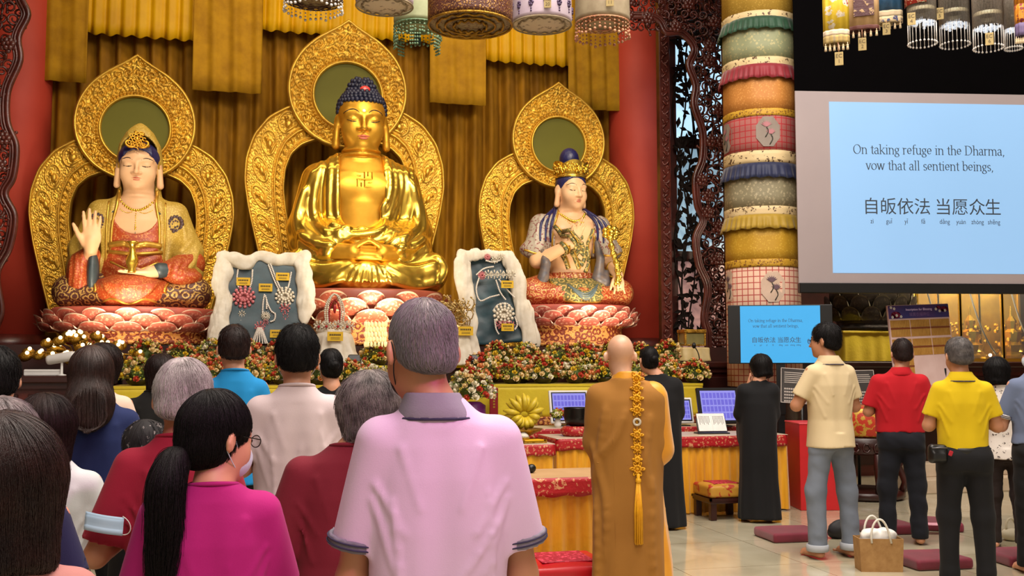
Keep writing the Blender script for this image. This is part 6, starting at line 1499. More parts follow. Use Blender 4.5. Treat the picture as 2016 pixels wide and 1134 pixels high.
def br_(px, py): w = PY(px, py, 13.3); z = w.z-PLZ; return (w.x, 13.3+yb2(z)-.03, w.z)
necklace(br_(985, 545), 'beaded collar with a long looped strand on the tilted teal board', [[br_(945, 545), br_(938, 570), br_(945, 592), br_(965, 585), br_(985, 580)], [br_(940, 540), br_(955, 528), br_(975, 524)], [br_(978, 552), br_(985, 575), br_(995, 590)], [br_(984, 550), br_(995, 566), br_(1012, 585)]], br_(950, 542), .05, PINKJ, [(br_(950+12*i, 540)[0], br_(950+12*i, 540)[2], .055) for i in range(1, 6)], 8)
necklace(br_(990, 615), 'pale fringed collar hung low on the tilted teal board', [[br_(970, 612), br_(980, 600), br_(998, 598), br_(1010, 612)], [br_(972, 630), br_(974, 648), br_(980, 660)], [br_(1012, 625), br_(1016, 640), br_(1010, 650)]], br_(990, 618), .13, SILVER, [(br_(980+8*i, 640)[0], br_(980+8*i, 640)[2], .05) for i in range(4)], 9)
necklace(br_(975, 508), 'dark jewelled brooches pinned at the top of the tilted board', [[br_(960, 512), br_(975, 515), br_(990, 510)]], br_(962, 505), .04, PINKJ, [(br_(976, 511)[0], br_(976, 511)[2], .045), (br_(988, 504)[0], br_(988, 504)[2], .045)], 11)
for px, py, lab in ((998, 560, 'yellow caption card at the right of the tilted board'), (995, 645, 'yellow caption card at the foot of the tilted board')):
    p = br_(px, py); card(p[0], p[1]-.05, p[2], lab)
def draped_stand(px, d, py_top, zbot, rt, rb, label, seed):
    p = P(px, py_top, d); t = empty('draped_stand', (p.x, p.y, zbot), 0, label, 'stand'); h = p.z-zbot
    f = Field((-rb*1.3, -rb*1.3, 0), (rb*1.3, rb*1.3, h+.02), .014); f.loft([(0, 0, 0, rb, rb*.9), (h*.4, 0, 0, rb*.75, rb*.7), (h*.85, 0, 0, rt*1.05, rt), (h, 0, 0, rt*.8, rt*.8)], 0, 'u', 2, fold=lambda th, Z: .1*np.clip(1-Z/h, 0, 1)*(np.sin(th*9+seed)+.6*np.sin(th*14+Z*3)))
    f.warp(wob(seed, .05, .012)); f.build('tulle_cover', TULLE, t); return p
p = draped_stand(657, 12.45, 652, 1.47, .22, .36, 'white tulle draped stand under the tall jewelled crown', 2)
t = empty('crown', (p.x, p.y, p.z-.03), 0, 'tall openwork jewelled crown with red beads on a white draped stand', 'crown'); mb = MB(); 
for k in range(9): a = 2*PI*k/9; pendant(mb, (.19*cos(a), .15*sin(a), .09), .06, 9, 2, k)
mb.lathe([(.2, 0), (.22, .02), (.2, .05)], 24, None, False, 0, 2*PI, .8); mb.build('band', SILVER, t, True)
mb = MB()
for w_ in (.1, .075): beads(mb, [(-w_, -.1, .12), (-w_*1.15, -.1, .28), (-w_*.7, -.1, .42), (0, -.1, .48), (w_*.7, -.1, .42), (w_*1.15, -.1, .28), (w_, -.1, .12)], .014)
mb.build('arch', SILVER, t, True); mb = MB(); beads(mb, [(-.06, -.1, .14), (-.06, -.1, .3), (0, -.1, .41), (.06, -.1, .3), (.06, -.1, .14)], .013); 
for k in range(9): a = 2*PI*k/9; mb.ball((.2*cos(a), .16*sin(a)-.04, .08), .018, 6, 5)
mb.ball((0, -.11, .3), (.02, .02, .06), 7, 5); mb.build('red_beads', M('red_bead', '#a81f26', None, .25), t, True)
card(p.x, p.y-.265, p.z-.07, 'yellow caption card below the tall jewelled crown', 0, 1.1)
p = draped_stand(905, 12.9, 645, 1.47, .2, .34, 'white tulle draped stand under the spiky golden headdress', 6)
t = empty('headdress', (p.x-.09, p.y, p.z-.03), 0, 'spiky golden filigree headdress on a white draped stand', 'crown'); mb = MB(); r_ = random.Random(6)
for i in range(70):
    a = r_.uniform(0, 2*PI); rr = r_.uniform(.1, .26); z = r_.uniform(.02, .3); c = Vector((rr*cos(a), rr*sin(a)*.7, z)); Q = [c+Vector((.05*cos(k*.8+i), .03*sin(k*1.1), .04*sin(k*.8+i)+.02*k)) for k in range(6)]; mb.tube(Q, .008, 5); mb.ball(Q[-1], .014, 6, 4)
mb.lathe([(.23, 0), (.25, .03), (.22, .06)], 28, None, False, 0, 2*PI, .75); mb.build('filigree', M('pale_gold_filigree', '#e3c98c', '#b89450', .3, .6, 50, .3, 90), t, True)
card(p.x+.03, p.y-.245, p.z-.05, 'yellow caption card below the spiky golden headdress', 0, 1.1)
p = P(740, 640, 12.6); t = empty('crystal_lamp', (p.x, p.y, 1.74), 0, 'glowing tiered crystal lamp with a magenta skirt before the middle throne', 'lamp'); mb = MB(); zt = p.z-1.74+.06
for k in range(5):
    for j in range(18): a = 2*PI*(j+.5*(k % 2))/18; mb.ball(((.135-.012*(k % 2))*cos(a), (.135-.012*(k % 2))*sin(a), zt-.05-.062*k), (.013, .013, .036), 6, 5)
mb.build('crystal_tier', M('lit_crystal', '#fff2cc', '#ffe6a8', .2, emit='#ffe49a', es=.55), t, True)
f = Field((-.22, -.22, 0), (.22, .22, zt), .012); f.loft([(0, 0, 0, .15, .15), (.2, 0, 0, .13, .13), (zt-.34, 0, 0, .12, .12)], fold=lambda th, Z: .12*np.sin(th*12)); f.build('magenta_skirt', M('magenta_velvet', '#b3124e', '#96103f', .6), t)
for px, py, d, lab in ((698, 716, 12.0, 'small black floodlight aimed up at the white draped crown stand'), (940, 705, 12.2, 'small black floodlight tilted beside the spiky golden headdress')):
    p = P(px, py, d); t = empty('floodlight', (p.x, p.y, 1.47), 0, lab, 'floodlight'); MB().box((-.07, -.02, .04), (.07, .05, .14), Matrix.Rotation(rad(-25), 4, 'X'), .012).build('housing', BLACKP, t); MB().box((-.08, -.01, 0), (-.072, .02, .1)).box((.072, -.01, 0), (.08, .02, .1)).box((-.08, -.02, 0), (.08, .03, .008)).build('bracket', BLACKP, t)
# box and camera at the far left, offering box at the right
p = PY(85, 738, 12.3); t = empty('white_box', (p.x, 12.3, 1.36), 0, 'flat white box on the altar cabinet at far left', 'box'); MB().box((-.19, -.06, 0), (.19, .06, .07), None, .008).build('carton', WHITEP, t); MB().box((-.19, -.062, .045), (.19, -.06, .05)).build('lid_seam', M('grey_seam', '#b8b6b2', None, .6), t)
p = PY(122, 712, 12.22); t = empty('security_camera', (p.x, 12.22, 1.36), 0, 'white bullet camera on a small stand behind the flat white box', 'camera'); Rm = Matrix.Translation((0, 0, .2)) @ Matrix.Rotation(rad(80), 4, 'Y') @ Matrix.Rotation(.3, 4, 'X')
MB().lathe([(.0, -.17), (.05, -.165), (.055, -.14), (.055, .12), (.045, .15), (0, .155)], 20, Rm).build('barrel', WHITEP, t, True); MB().lathe([(.05, 0), (.05, .012), (.015, .02), (.013, .16), (.025, .19)], 14).build('stand', WHITEP, t, True)
p = PY(1362, 684, 12.75); t = empty('cloth_plinth', (p.x, 12.75, 1.52), 0, 'small plinth under a cream cloth beside the carved screen', 'plinth'); z0 = 1.52; pl = max(p.z-z0, .15)
f = Field((-.3, -.3, 0), (.3, .3, pl+.03), .012); f.box((0, 0, pl/2), (.2, .15, pl/2), .02); f.loft([(0, 0, 0, .23, .18), (pl, 0, 0, .2, .15)], 0, 'u', 6, fold=lambda th, Z: .04*np.sin(th*11)); f.build('cream_cloth', M('cream_satin', '#d8c38e', '#c4ab70', .5), t)
t = empty('offering_box', (p.x, 12.75, 1.52+pl+.02), 0, 'brass framed offering box on the cream cloth plinth', 'box'); MB().box((-.14, -.11, 0), (.14, .11, .17)).build('glass_case', M('smoked_case', '#8f8654', '#7a7248', .15), t); mb = MB()
for x in (-.14, .14):
    for y in (-.11, .11): mb.box((x-.012, y-.012, 0), (x+.012, y+.012, .2))
mb.box((-.16, -.13, .17), (.16, .13, .22), None, .01).box((-.15, -.12, 0), (.15, .12, .02)); mb.build('brass_frame', GOLDDULL, t)
p = P(1352, 698, 12.4); t = empty('microphone', (PY(1368, 720, 12.5).x, 12.35, 1.52), 0, 'black gooseneck microphone before the cream cloth plinth', 'microphone'); MB().tube(bez((0, 0, 0), (0, 0, .08), (-.03, -.02, .14), (-.08, -.03, .19)), .007, 6).build('gooseneck', BLACKP, t, True); MB().ball((-.09, -.03, .21), (.03, .03, .04), 10, 8).build('windshield', BLACKP, t, True)
# ------------------------------------------------------------------ skirted tables and what stands on them
TOPC = M('tan_table_cloth', '#b9946a', '#a88458', 0.6, 0, 3); PALETOP = M('pale_table_top', '#cbb9a2', '#bba78e', 0.4)
def skirted_table(name, x0, x1, y0, y1, zt, label, seed, band=.11, top=PALETOP, sides=True):
    cx, cy = (x0+x1)/2, (y0+y1)/2; hx, hy = (x1-x0)/2, (y1-y0)/2; t = empty(name, (cx, cy, 0), 0, label, 'table')
    MB().box((-hx, -hy, zt-.03), (hx, hy, zt), None, .008).build('table_top', top, t)
    for a in (-1, 1):
        for b in (-1, 1): MB().box((a*(hx-.06)-.025, b*(hy-.06)-.025, 0), (a*(hx-.06)+.025, b*(hy-.06)+.025, zt-.03)).build('leg', ROSEWOOD, t)
    pth = [(-hx-.004, hy), (-hx-.004, -hy-.004), (hx+.004, -hy-.004), (hx+.004, hy)]
    pleats('pleated_skirt', pth, .015, zt-.03, GSKIRT, t, .085, .014, seed)
    g = wob(seed+3, .08, .006); Q = []; 
    def fn(u, v):
        L = [2*hy, 2*hx, 2*hy]; s_ = u*sum(L); i = 0
        while i < 2 and s_ > L[i]: s_ -= L[i]; i += 1
        a, b = Vector(pth[i]), Vector(pth[i+1]); p = a+(b-a)*min(s_/L[i], 1); d = (b-a).normalized(); n = Vector((d.y, -d.x))
        o = .018+float(g(p.x, p.y, v*.2))*(1-v)+.006*(1-v); q = p+n*o
        return (q.x, q.y, zt-band*(1-v)+.002-(.006*sin(u*80) if v == 0 else 0))
    MB().sheet(fn, 120, 4).build('brocade_border', REDBRO, t, True, .004)
    mb = MB(); mb.box((-hx-.02, -hy-.02, zt), (hx+.02, hy, zt+.006), None, .003); mb.build('cloth_edge', top, t)
    return t
pf = P(1150, 937, 6.78); skirted_table('skirted_table', P(890, 937, 6.78).x, P(1285, 937, 6.78).x, pf.y, pf.y+.52, .75, 'front skirted table with red brocade border just left of the monk', 3, .12, TOPC)
p = P(1040, 925, 6.95); t = empty('microphone', (p.x, p.y, .757), .5, 'black handheld microphone lying on the front skirted table', 'microphone'); Mx = Matrix.Translation((0, 0, .03)) @ Matrix.Rotation(PI/2, 4, 'Y')
MB().lathe([(.012, -.16), (.015, -.02), (.018, 0)], 14, Mx).build('handle', BLACKP, t, True); MB().ball((.03, 0, .03), (.034, .03, .03), 12, 8).build('windshield', BLACKP, t, True)
y2 = 9.53; skirted_table('skirted_table', PY(1098, 858, y2).x, PY(1546, 858, y2).x, y2, y2+.62, .765, 'long skirted table with red brocade border behind the black robed attendants', 5, .11)
y3 = 9.05; x3a, x3b = PY(985, 870, y3).x, PY(1088, 870, y3).x; skirted_table('skirted_table', x3a, x3b, y3, y3+.5, .755, 'small skirted offering table carrying the bananas and rice', 7, .10)
y4 = 10.5; x4a, x4b = PY(1040, 840, y4).x, PY(1490, 840, y4).x; skirted_table('skirted_table', x4a, x4b, y4, y4+.5, .80, 'narrow skirted table carrying the tilted monitors', 9, .10)
# red / gold stools
def stool(px, d, w_, zt, label, rz=0.0, red='#c01420', inset=True, front=None):
    p = P(px, 1000, d); t = empty('kneeling_stool', (p.x, p.y, 0), rz, label, 'stool'); h = w_/2
    f = Field((-h-.03, -h-.03, zt-.14), (h+.03, h+.03, zt+.03), .009); f.box((0, 0, zt-.06), (h, h, .06), .03); f.ell((0, 0, zt-.01), (h*.8, h*.8, .028), .03); f.build('padded_seat', front or M('red_vinyl', red, None, .35, 0, 3), t)
    MB().sheet(lambda u, v: ((u-.5)*w_*.62, (v-.5)*w_*.62, zt+.012+.008*sin(PI*u)*sin(PI*v)), 14, 14).build('woven_panel', REDWEAVE, t, True, .006)
    mb = MB()
    for a, b in (((-1, -1), (1, -1)), ((1, -1), (1, 1)), ((1, 1), (-1, 1)), ((-1, 1), (-1, -1))): mb.box((min(a[0], b[0])*h*.98-.01, min(a[1], b[1])*h*.98-.01, zt-.145), (max(a[0], b[0])*h*.98+.01, max(a[1], b[1])*h*.98+.01, zt-.12))
    mb.box((-h, -h, zt-.17), (h, h, zt-.13), None, .006); mb.build('wood_apron', DARKWOOD, t)
    for a in (-1, 1):
        for b in (-1, 1): MB().box((a*(h-.04)-.03, b*(h-.04)-.03, 0), (a*(h-.04)+.03, b*(h-.04)+.03, zt-.15), None, .006).build('leg', DARKWOOD, t)
    return t
REDWEAVE = Mbrocade('crimson_woven_pattern', '#a00f2c', '#d8405a', 22.0, .6, 0.0, .38, fine=2.0, bump=.4); GOLDV = Mbrocade('gold_red_seat_brocade', '#b8862e', '#a83020', 6.0, .5, 0.0, .50, fine=2.0, bump=.1)
t = stool(1104, 6.3, .52, .31, 'red padded kneeling stool at the front table, left of the monk'); p = P(1112, 1000, 6.3)
t = stool(1420, 10.05, .42, .33, 'brocade kneeling stool with dark wooden legs beside the black robed attendant', 0.0, '#b8862e', True, GOLDV)
# monitors
LAV = M('lavender_lit_display', '#505088', None, .2, emit='#9a98f0', es=.75); LAVD = M('lavender_grid_cell', '#5a58b8', None, .2, emit='#6a66d0', es=.5)
def monitor(px, py, d, wpx, label, zt=.806, rz=0.0, white=True):
    p = P(px, py, d); w_ = wpx*d/2000; h = w_*.82; t = empty('monitor', (p.x, p.y, zt), rz, label, 'monitor'); R_ = Matrix.Translation((0, 0, .035)) @ Matrix.Rotation(rad(-16), 4, 'X')
    MB().box((-w_/2, 0, 0), (w_/2, .035, h), R_, .008).build('casing', WHITEP if white else BLACKP, t)
    MB().box((-w_/2+.022, -.003, .02), (w_/2-.022, 0, h-.022), R_).build('bezel', BLACKP, t)
    s_ = MB().box((-w_/2+.035, -.006, .035), (w_/2-.035, -.003, h-.036), R_).build('screen', LAV, t); mb = MB(); W = w_-.09; H = h-.10
    for i in range(9):
        for j in range(4): mb.box((-W/2+W*(i+.12)/9, -.0075, .05+H*(j+.08)/4), (-W/2+W*(i+.88)/9, -.006, .05+H*(j+.86)/4), R_)
    mb.build('name_grid', LAVD, s_); MB().box((-.12, -.02, 0), (.12, .14, .012)).box((-.03, .06, .01), (.03, .1, h*.5)).build('foot', BLACKP, t); return t
monitor(1124, 800, 11.3, 80, 'silver framed tilted monitor with lavender grid left of the monk'); monitor(1338, 800, 11.3, 62, 'silver framed tilted monitor with lavender grid just right of the monk'); monitor(1420, 795, 11.2, 88, 'dark framed tilted monitor with lavender grid beside the black robed attendant', .806, 0, False)
t = monitor(42, 812, 10.2, 70, 'lavender lit monitor behind the dark haired people at far left', .72, -.1); 
p = P(42, 812, 10.2); tb = empty('side_table', (p.x, p.y, 0), 0, 'small dark side table under the monitor at far left', 'table'); MB().box((-.3, -.2, .68), (.3, .2, .71), None, .006).build('table_top', DARKWOOD, tb)
for a in (-1, 1):
    for b in (-1, 1): MB().box((a*.26-.02, b*.16-.02, 0), (a*.26+.02, b*.16+.02, .68)).build('leg', DARKWOOD, tb)
# offerings
def banana(seed, Lb=.17):
    mb = MB(); Q = [(0, -.045*sin(PI*i/8)+.0, Lb*(i/8)) for i in range(9)]; mb.tube(Q, [.007, .015, .023, .026, .027, .026, .022, .014, .006], 6); return mb.mesh('banana')
BAN = M('ripe_banana', '#d8bd2e', '#b8a024', .5, 0, 14); bme = [banana(0), banana(1, .15)]
p = P(1032, 850, 9.95); zb = .806; zb = .762; px_, py_ = (x3a+x3b)/2+.05, y3+.33
t = empty('fruit_stand', (px_, py_, .762), 0, 'low gilt bowl stand holding the bananas', 'stand'); MB().lathe([(.1, 0), (.07, .02), (.06, .05), (.17, .1), (.19, .12), (.16, .11)], 24).build('bowl', GOLDDULL, t, True)
zc_ = 1.02
for i in range(20):
    top = i < 11; th = rad(-95+190*i/10+random.uniform(-5, 5)) if top else rad(112+136*(i-11)/8+random.uniform(-8, 8)); o = link('banana', bme[0 if top else 1], BAN, None, True)
    o.location = (px_+.035*sin(th), py_-.05-(.0 if top else .03), zc_+.035*cos(th)*.8); o.rotation_euler = (-.45+.35*(i % 2), th, 0); o.scale = (1.1, 1.1, 1.0 if top else .8)
    tag(o, 'ripe yellow banana in the upper fan of the bunch on the offering table' if top else 'greenish yellow banana in the lower tier of the bunch on the offering table', 'banana', 'bananas of the upper fan' if top else 'bananas of the lower tier')
p = P(1030, 862, 9.55); t = empty('rice_bowl', (p.x, max(p.y, y3+.1), .762), 0, 'small gilt bowl heaped with white rice on the offering table', 'bowl'); MB().lathe([(.03, 0), (.05, .02), (.065, .05), (.06, .05)], 20).build('bowl', GOLDDULL, t, True); tag(MB().lathe([(.06, .048), (.045, .075), (.02, .095), (0, .1)], 20).build('rice', M('white_rice', '#efe9dc', '#e0d8c8', .8, 0, 80, .6, 200), t, True), None, None, None, 'stuff')
t = empty('offering_tray', (x3b-.16, y3+.16, .762), .2, 'flat gilt offering tray right of the rice bowl', 'tray'); MB().box((-.12, -.09, 0), (.12, .09, .012), None, .004).box((-.12, -.09, .012), (-.11, .09, .03)).box((.11, -.09, .012), (.12, .09, .03)).build('tray', GOLDDULL, t); MB().box((-.1, -.07, .012), (.1, .07, .03), None, .006).build('yellow_cloth', YSATIN, t)
p = P(985, 815, 11.6); t = empty('prayer_tablet', (p.x, 11.62, 0), 0, 'tall thin red tablet with gold marks left of the bananas', 'tablet'); zt = P(985, 765, 11.6).z; MB().box((-.05, -.012, .9), (.05, .012, zt), None, .006).build('board', M('crimson_lacquer', '#8e1420', None, .4), t); mb = MB()
for i in range(7): mb.box((-.012, -.015, .98+.033*i), (.012, -.012, 1.0+.033*i))
mb.build('gold_marks', GOLD, t); MB().box((-.06, -.05, 0), (.06, .05, .9), None, .01).build('pedestal', ROSEWOOD, t)
bx = PY(1133, 845, y2+.28).x; t = empty('bowl_cushion', (bx, y2+.28, .771), 0, 'round red brocade cushion under the black singing bowl', 'cushion'); MB().lathe([(.0, 0), (.12, 0), (.15, .03), (.15, .07), (.12, .1), (0, .1)], 28).build('cushion', REDBRO, t, True)
t = empty('singing_bowl', (bx+.02, y2+.28, .871), 0, 'large black singing bowl on the red brocade cushion', 'bowl'); MB().lathe([(.07, 0), (.12, .03), (.14, .09), (.135, .17), (.142, .185), (.13, .185), (.122, .1), (.1, .04), (0, .03)], 30, None, False).build('bowl', M('black_bronze', '#100f10', '#1a1718', .3, .4), t, True)
def posy(px, py, y, z, label, seed):
    q = PY(px, py, y); o = arrangement(seed, 7, .06, .16, ('coral', 'white', 'cream'), (4, 2, 2), 40, False, .8, 'posy'); o.location = (q.x, y, z+.05); tag(o, label, 'posy'); MB().lathe([(.03, -.05), (.04, -.02), (.03, .03), (.035, .06)], 16).build('vase', WHITEP, o, True)
posy(1098, 815, y4+.12, .806, 'small vase of red and white flowers before the left monitor', 41); posy(1389, 810, y4+.02, .806, 'small vase with a red rose behind the open prayer book', 43)
bkx = PY(1406, 845, y2+.2).x; t = empty('prayer_book', (bkx, y2+.22, .771), -.08, 'open white prayer book with black print leaning on a black stand', 'book'); R_ = Matrix.Translation((0, 0, .03)) @ Matrix.Rotation(rad(-28), 4, 'X')
MB().box((-.15, 0, 0), (0, .012, .2), R_, .003).box((0, 0, 0), (.15, .012, .2), R_, .003).build('pages', WHITEP, t); mb = MB()
for s_ in (-1, 1):
    for i in range(8):
        for j in range(9-(i*s_) % 3): mb.box((s_*.075-.056+.015*i, -.001, .162-.011*j), (s_*.075-.050+.015*i, 0, .169-.011*j), R_)
mb.build('print_columns', M('black_print', '#3a3836', None, .6), t); MB().box((-.17, -.03, 0), (.17, .12, .015), None, .004).box((-.16, .012, 0), (.16, .024, .15), R_).build('book_stand', BLACKP, t)
# red pedestal, drum, notices, inscription board
p = P(1609, 990, 10.75); t = empty('red_plinth', (p.x, p.y, 0), -.22, 'tall plain red plinth behind the man in the cream polo', 'plinth'); zt = P(1609, 832, 10.75).z; MB().box((-.25, -.25, 0), (.25, .25, zt), None, .006).build('body', M('flat_signal_red', '#c41d24', '#b81a20', .45), t); MB().box((-.255, -.255, zt-.005), (.255, .255, zt+.01), None, .004).build('top_edge', M('red_lid', '#d63a44', None, .35), t)
p = P(1704, 965, 11.5); t = empty('drum_stand', (p.x, p.y, 0), 0, 'round carved dark wood stand with red brocade between the cream and red polo men', 'stand'); R0 = .42
MB().lathe([(R0*.9, .0), (R0, .03), (R0, .08), (R0*.92, .1)], 32).build('foot_ring', DARKWOOD, t, True)
for k in range(6):
    a = k*PI/3+.3; MB().tube([(R0*.93*cos(a), R0*.93*sin(a), .1), (R0*1.02*cos(a), R0*1.02*sin(a), .2), (R0*.85*cos(a), R0*.85*sin(a), .36), (R0*.98*cos(a), R0*.98*sin(a), .52)], [.04, .045, .035, .05], 8).build('leg', DARKWOOD, t, True)
mb = MB(); mb.lathe([(R0*.9, .5), (R0*1.02, .52), (R0*1.02, .68), (R0*.95, .7)], 32)
for k in range(24): a = k*PI/12; mb.tube([(R0*1.03*cos(a+.09*cos(j)), R0*1.03*sin(a+.09*cos(j)), .58+.05*sin(j)) for j in range(7)], .012, 5)
mb.build('carved_apron', DARKWOOD, t, True); MB().lathe([(R0*1.0, .7), (R0*1.06, .72), (R0*1.04, .98), (R0*.98, 1.02), (0, 1.03)], 32).build('brocade_cover', Mbrocade('orange_gold_brocade', '#b8341c', '#c9a040', 9.0, .45, .4, .36, fine=2.5, bump=.2), t, True)
SLATE = M('slate_notice', '#3b3836', '#332f2e', .5); CHALK = M('pale_lettering', '#b9b2aa', None, .6)
def notice(px, d, w_, zb, zt, label, rz, tilt):
    p = P(px, 760, d); t = empty('notice_board', (p.x, p.y, 0), rz, label, 'notice'); R_ = Matrix.Translation((0, 0, zb)) @ Matrix.Rotation(rad(-8), 4, 'X') @ Matrix.Rotation(rad(tilt), 4, 'Y'); h = zt-zb
    MB().box((-w_/2, 0, 0), (w_/2, .015, h), R_, .003).build('panel', SLATE, t); mb = MB()
    for a in ((-w_/2, -w_/2+.008, 0, h), (w_/2-.008, w_/2, 0, h)): mb.box((a[0], -.004, a[2]), (a[1], .0, a[3]), R_)
    for a in (0, h-.008): mb.box((-w_/2, -.004, a), (w_/2, 0, a+.008), R_)
    mb.build('pale_border', CHALK, t); mb = MB(); r = random.Random(int(px))
    for i in range(6): mb.box((-w_*.42, -.003, h*.86-.022*i), (w_*(.42 if i < 5 else .0)*r.uniform(.85, 1), -.0005, h*.86+.009-.022*i), R_)
    for i in range(5):
        x = -w_*.42
        while x < w_*.4: mb.box((x, -.003, h*.38-.034*i), (x+.018, -.0005, h*.38+.018-.034*i), R_); x += .024
    mb.build('text_lines', CHALK, t); MB().tube([(0, .04, 0), (0, .03, zb+h*.5)], .02, 8).lathe([(.15, 0), (.15, .02), (.02, .03)], 20).build('post', BLACKP, t, True); return t
notice(1580, 11.3, .50, 1.05, 1.44, 'slate notice board with pale text left of the man in the cream polo', -.2, 4); notice(1690, 12.15, .44, .98, 1.42, 'slate notice board with pale text between the cream and red polo men', -.2, -1)
p = P(1828, 700, 12.6); t = empty('inscription_board', (p.x, p.y, 0), .04, 'white inscription board with purple header and rows of gold plaques', 'board'); s_ = 12.6/2000; zt = P(1828, 598, 12.6).z; bw = 143*s_; R_ = Matrix.Translation((0, 0, zt-1.36)) @ Matrix.Rotation(rad(-4), 4, 'X') @ Matrix.Rotation(rad(-2.5), 4, 'Y'); H = 1.36
MB().box((-bw/2, 0, 0), (bw/2, .03, H), R_, .003).build('panel', M('pale_pink_board', '#e6c9c6', '#dcbcb8', .5), t)
hd = MB().box((-bw/2+.006, -.004, H-.17), (bw/2-.006, 0, H-.008), R_).build('header', M('purple_header', '#5a3a78', '#3a3a80', .5, 0, 2), t); mb = MB(); r_ = random.Random(5)
for cx, cz, rr in ((-bw*.38, H-.13, .07), (bw*.42, H-.03, .06), (bw*.33, H-.04, .035)): mb.lathe([(0, 0), (rr, 0)], 24, R_ @ Matrix.Translation((max(min(cx, bw/2-rr), -bw/2+rr), -.0055, min(max(cz, H-.165+rr*.6), H-.008-rr))) @ Matrix.Rotation(PI/2, 4, 'X') @ Matrix.Diagonal((1, .6, 1, 1)))
split_loose(mb.build('pink_fan', M('rose_fan', '#b03560', None, .5), hd)); mb = MB()
for cx, cz in ((-bw*.45, H-.03), (-bw*.40, H-.045), (-bw*.37, H-.13), (-bw*.30, H-.145), (bw*.28, H-.065), (bw*.34, H-.09), (bw*.43, H-.085), (-bw*.44, H-.15)):
    for k in range(5): mb.ball((cx+.011*cos(k*1.257), -.008, cz+.011*sin(k*1.257)), (.0085, .002, .0085), 8, 4, R_)
mb.build('white_blossom', WHITEP, hd)
tx = text('Inscription for Blessing', .042, M('glowing_violet_ink', '#e3c6e6', None, .6, emit='#e3c6e6', es=.15), hd, (0, 0, 0), name='lettering'); tx.matrix_local = R_ @ Matrix.Translation((0, -.007, H-.062)) @ Matrix.Rotation(PI/2, 4, 'X')  # printed letters given a faint glow of their own
tx = text('填寶衣福牌位', .05, M('dim_violet_ink', '#8a6aa8', None, .6), hd, (0, 0, 0), name='lettering'); tx.matrix_local = R_ @ Matrix.Translation((0, -.007, H-.125)) @ Matrix.Rotation(PI/2, 4, 'X')
PLQ = M('gold_name_plaque', '#c99a4e', '#b8863e', .45, 0, 10); PLB = M('brown_name_band', '#8a4a24', None, .5)
k_ = 0
for row in range(3):
    for c in range(3):
        if row == 2 and c > 0: continue
        x0 = -bw/2+.015+c*(bw-.02)/3; x1 = x0+(bw-.02)/3-.012; z1 = H-.185-row*.235; mb = MB(); b2 = MB()
        for half in (0, 1):
            for i in range(12):
                xa = x0+(x1-x0)*i/12; mb.box((xa+.001, -.006, z1-.095-.115*half), (xa+(x1-x0)/12-.002, 0, z1-.005-.115*half), R_)
        o = mb.build('plaque_block', PLQ, t); b2.box((x0, -.0075, z1-.118), (x1, -.001, z1-.098), R_); b2.build('name_band', PLB, o)
MB().tube([(-bw*.4, .12, 0), (-bw*.3, .04, zt-.8)], .015, 6).build('easel_leg', BLACKP, t, True); MB().tube([(bw*.4, .12, 0), (bw*.3, .04, zt-.8)], .015, 6).build('easel_leg', BLACKP, t, True); MB().box((-bw/2, -.03, zt-H-.03), (bw/2, .06, zt-H-.0), None, .004).build('easel_ledge', BLACKP, t)
# floor things
BURG = M('burgundy_velvet', '#7a1230', '#660d26', .75, 0, 6, .1, 150, .003, sheen=.3)
def mat_(px, py, z, wpx, label, rz=0.0, depth=.42):
    q = PZ(px, py, 0); d = (q.x*_h[0]+q.y*_h[1]); w_ = wpx*d/2000; f = Field((-w_/2-.03, -depth/2-.03, -.012), (w_/2+.03, depth/2+.03, .1), .011); f.box((0, 0, .04), (w_/2, depth/2, .04), .022); f.warp(wob(int(px), .12, .004))
    f.plane((0, 0, 0), (0, 0, -1)); o = f.build('kneeling_cushion', BURG); o.location = (q.x, q.y, 0); o.rotation_euler = (0, 0, rz); return tag(o, label, 'cushion', 'burgundy kneeling cushions')
mat_(1556, 1060, 0, 112, 'burgundy kneeling cushion left of the barefoot man in the cream polo', -.05); mat_(1740, 1046, 0, 100, 'burgundy kneeling cushion behind the man in the red polo', -.1); mat_(1850, 1040, 0, 78, 'burgundy kneeling cushion with pink paper between the red and yellow polo men', -.55)
mat_(1830, 1112, 0, 118, 'burgundy kneeling cushion right of the tan shopping bag', -.05); mat_(2012, 1106, 0, 118, 'burgundy kneeling cushion at the bottom right corner', -.1)
q = PZ(1848, 1032, .085); t = empty('paper_sheet', (q.x, q.y, .083), -.4, 'pink paper lying on the cushion between the polo men', 'paper'); MB().box((-.1, -.07, 0), (.1, .07, .004)).build('sheet', M('pink_paper', '#e8a8b8', None, .7), t)
q = PZ(1730, 1122, 0); t = empty('shopping_bag', (q.x, q.y, 0), -.28, 'tan shopping bag with white handles and white packages inside', 'bag'); TAN = M('tan_jute', '#a98250', '#966f40', .8, 0, 20, .3, 250, .003)
mb = MB(); W, D, Hb = .155, .075, .235
mb.poly([(-W*.94, -D, 0), (W*.94, -D, 0), (W*.94, D, 0), (-W*.94, D, 0), (-W, -D*1.05, Hb), (W, -D*1.05, Hb), (W, D*1.05, Hb), (-W, D*1.05, Hb)], [(0, 3, 2, 1), (0, 1, 5, 4), (1, 2, 6, 5), (2, 3, 7, 6), (3, 0, 4, 7)]); mb.build('bag_body', TAN, t, False, .008)
for s2 in (-1, 1): MB().tube(bez((-.07, s2*D*1.1, Hb-.03), (-.09, s2*D*1.1, Hb+.1), (-.02, s2*D*1.2, Hb+.2), (.03, s2*D*1.2, Hb+.17), (.07, s2*D*1.1, Hb-.03), n=14), .008, 8).build('handle', M('white_rope' if s2 < 0 else 'white_rope_back', '#e2ddd2', None, .7), t, True)
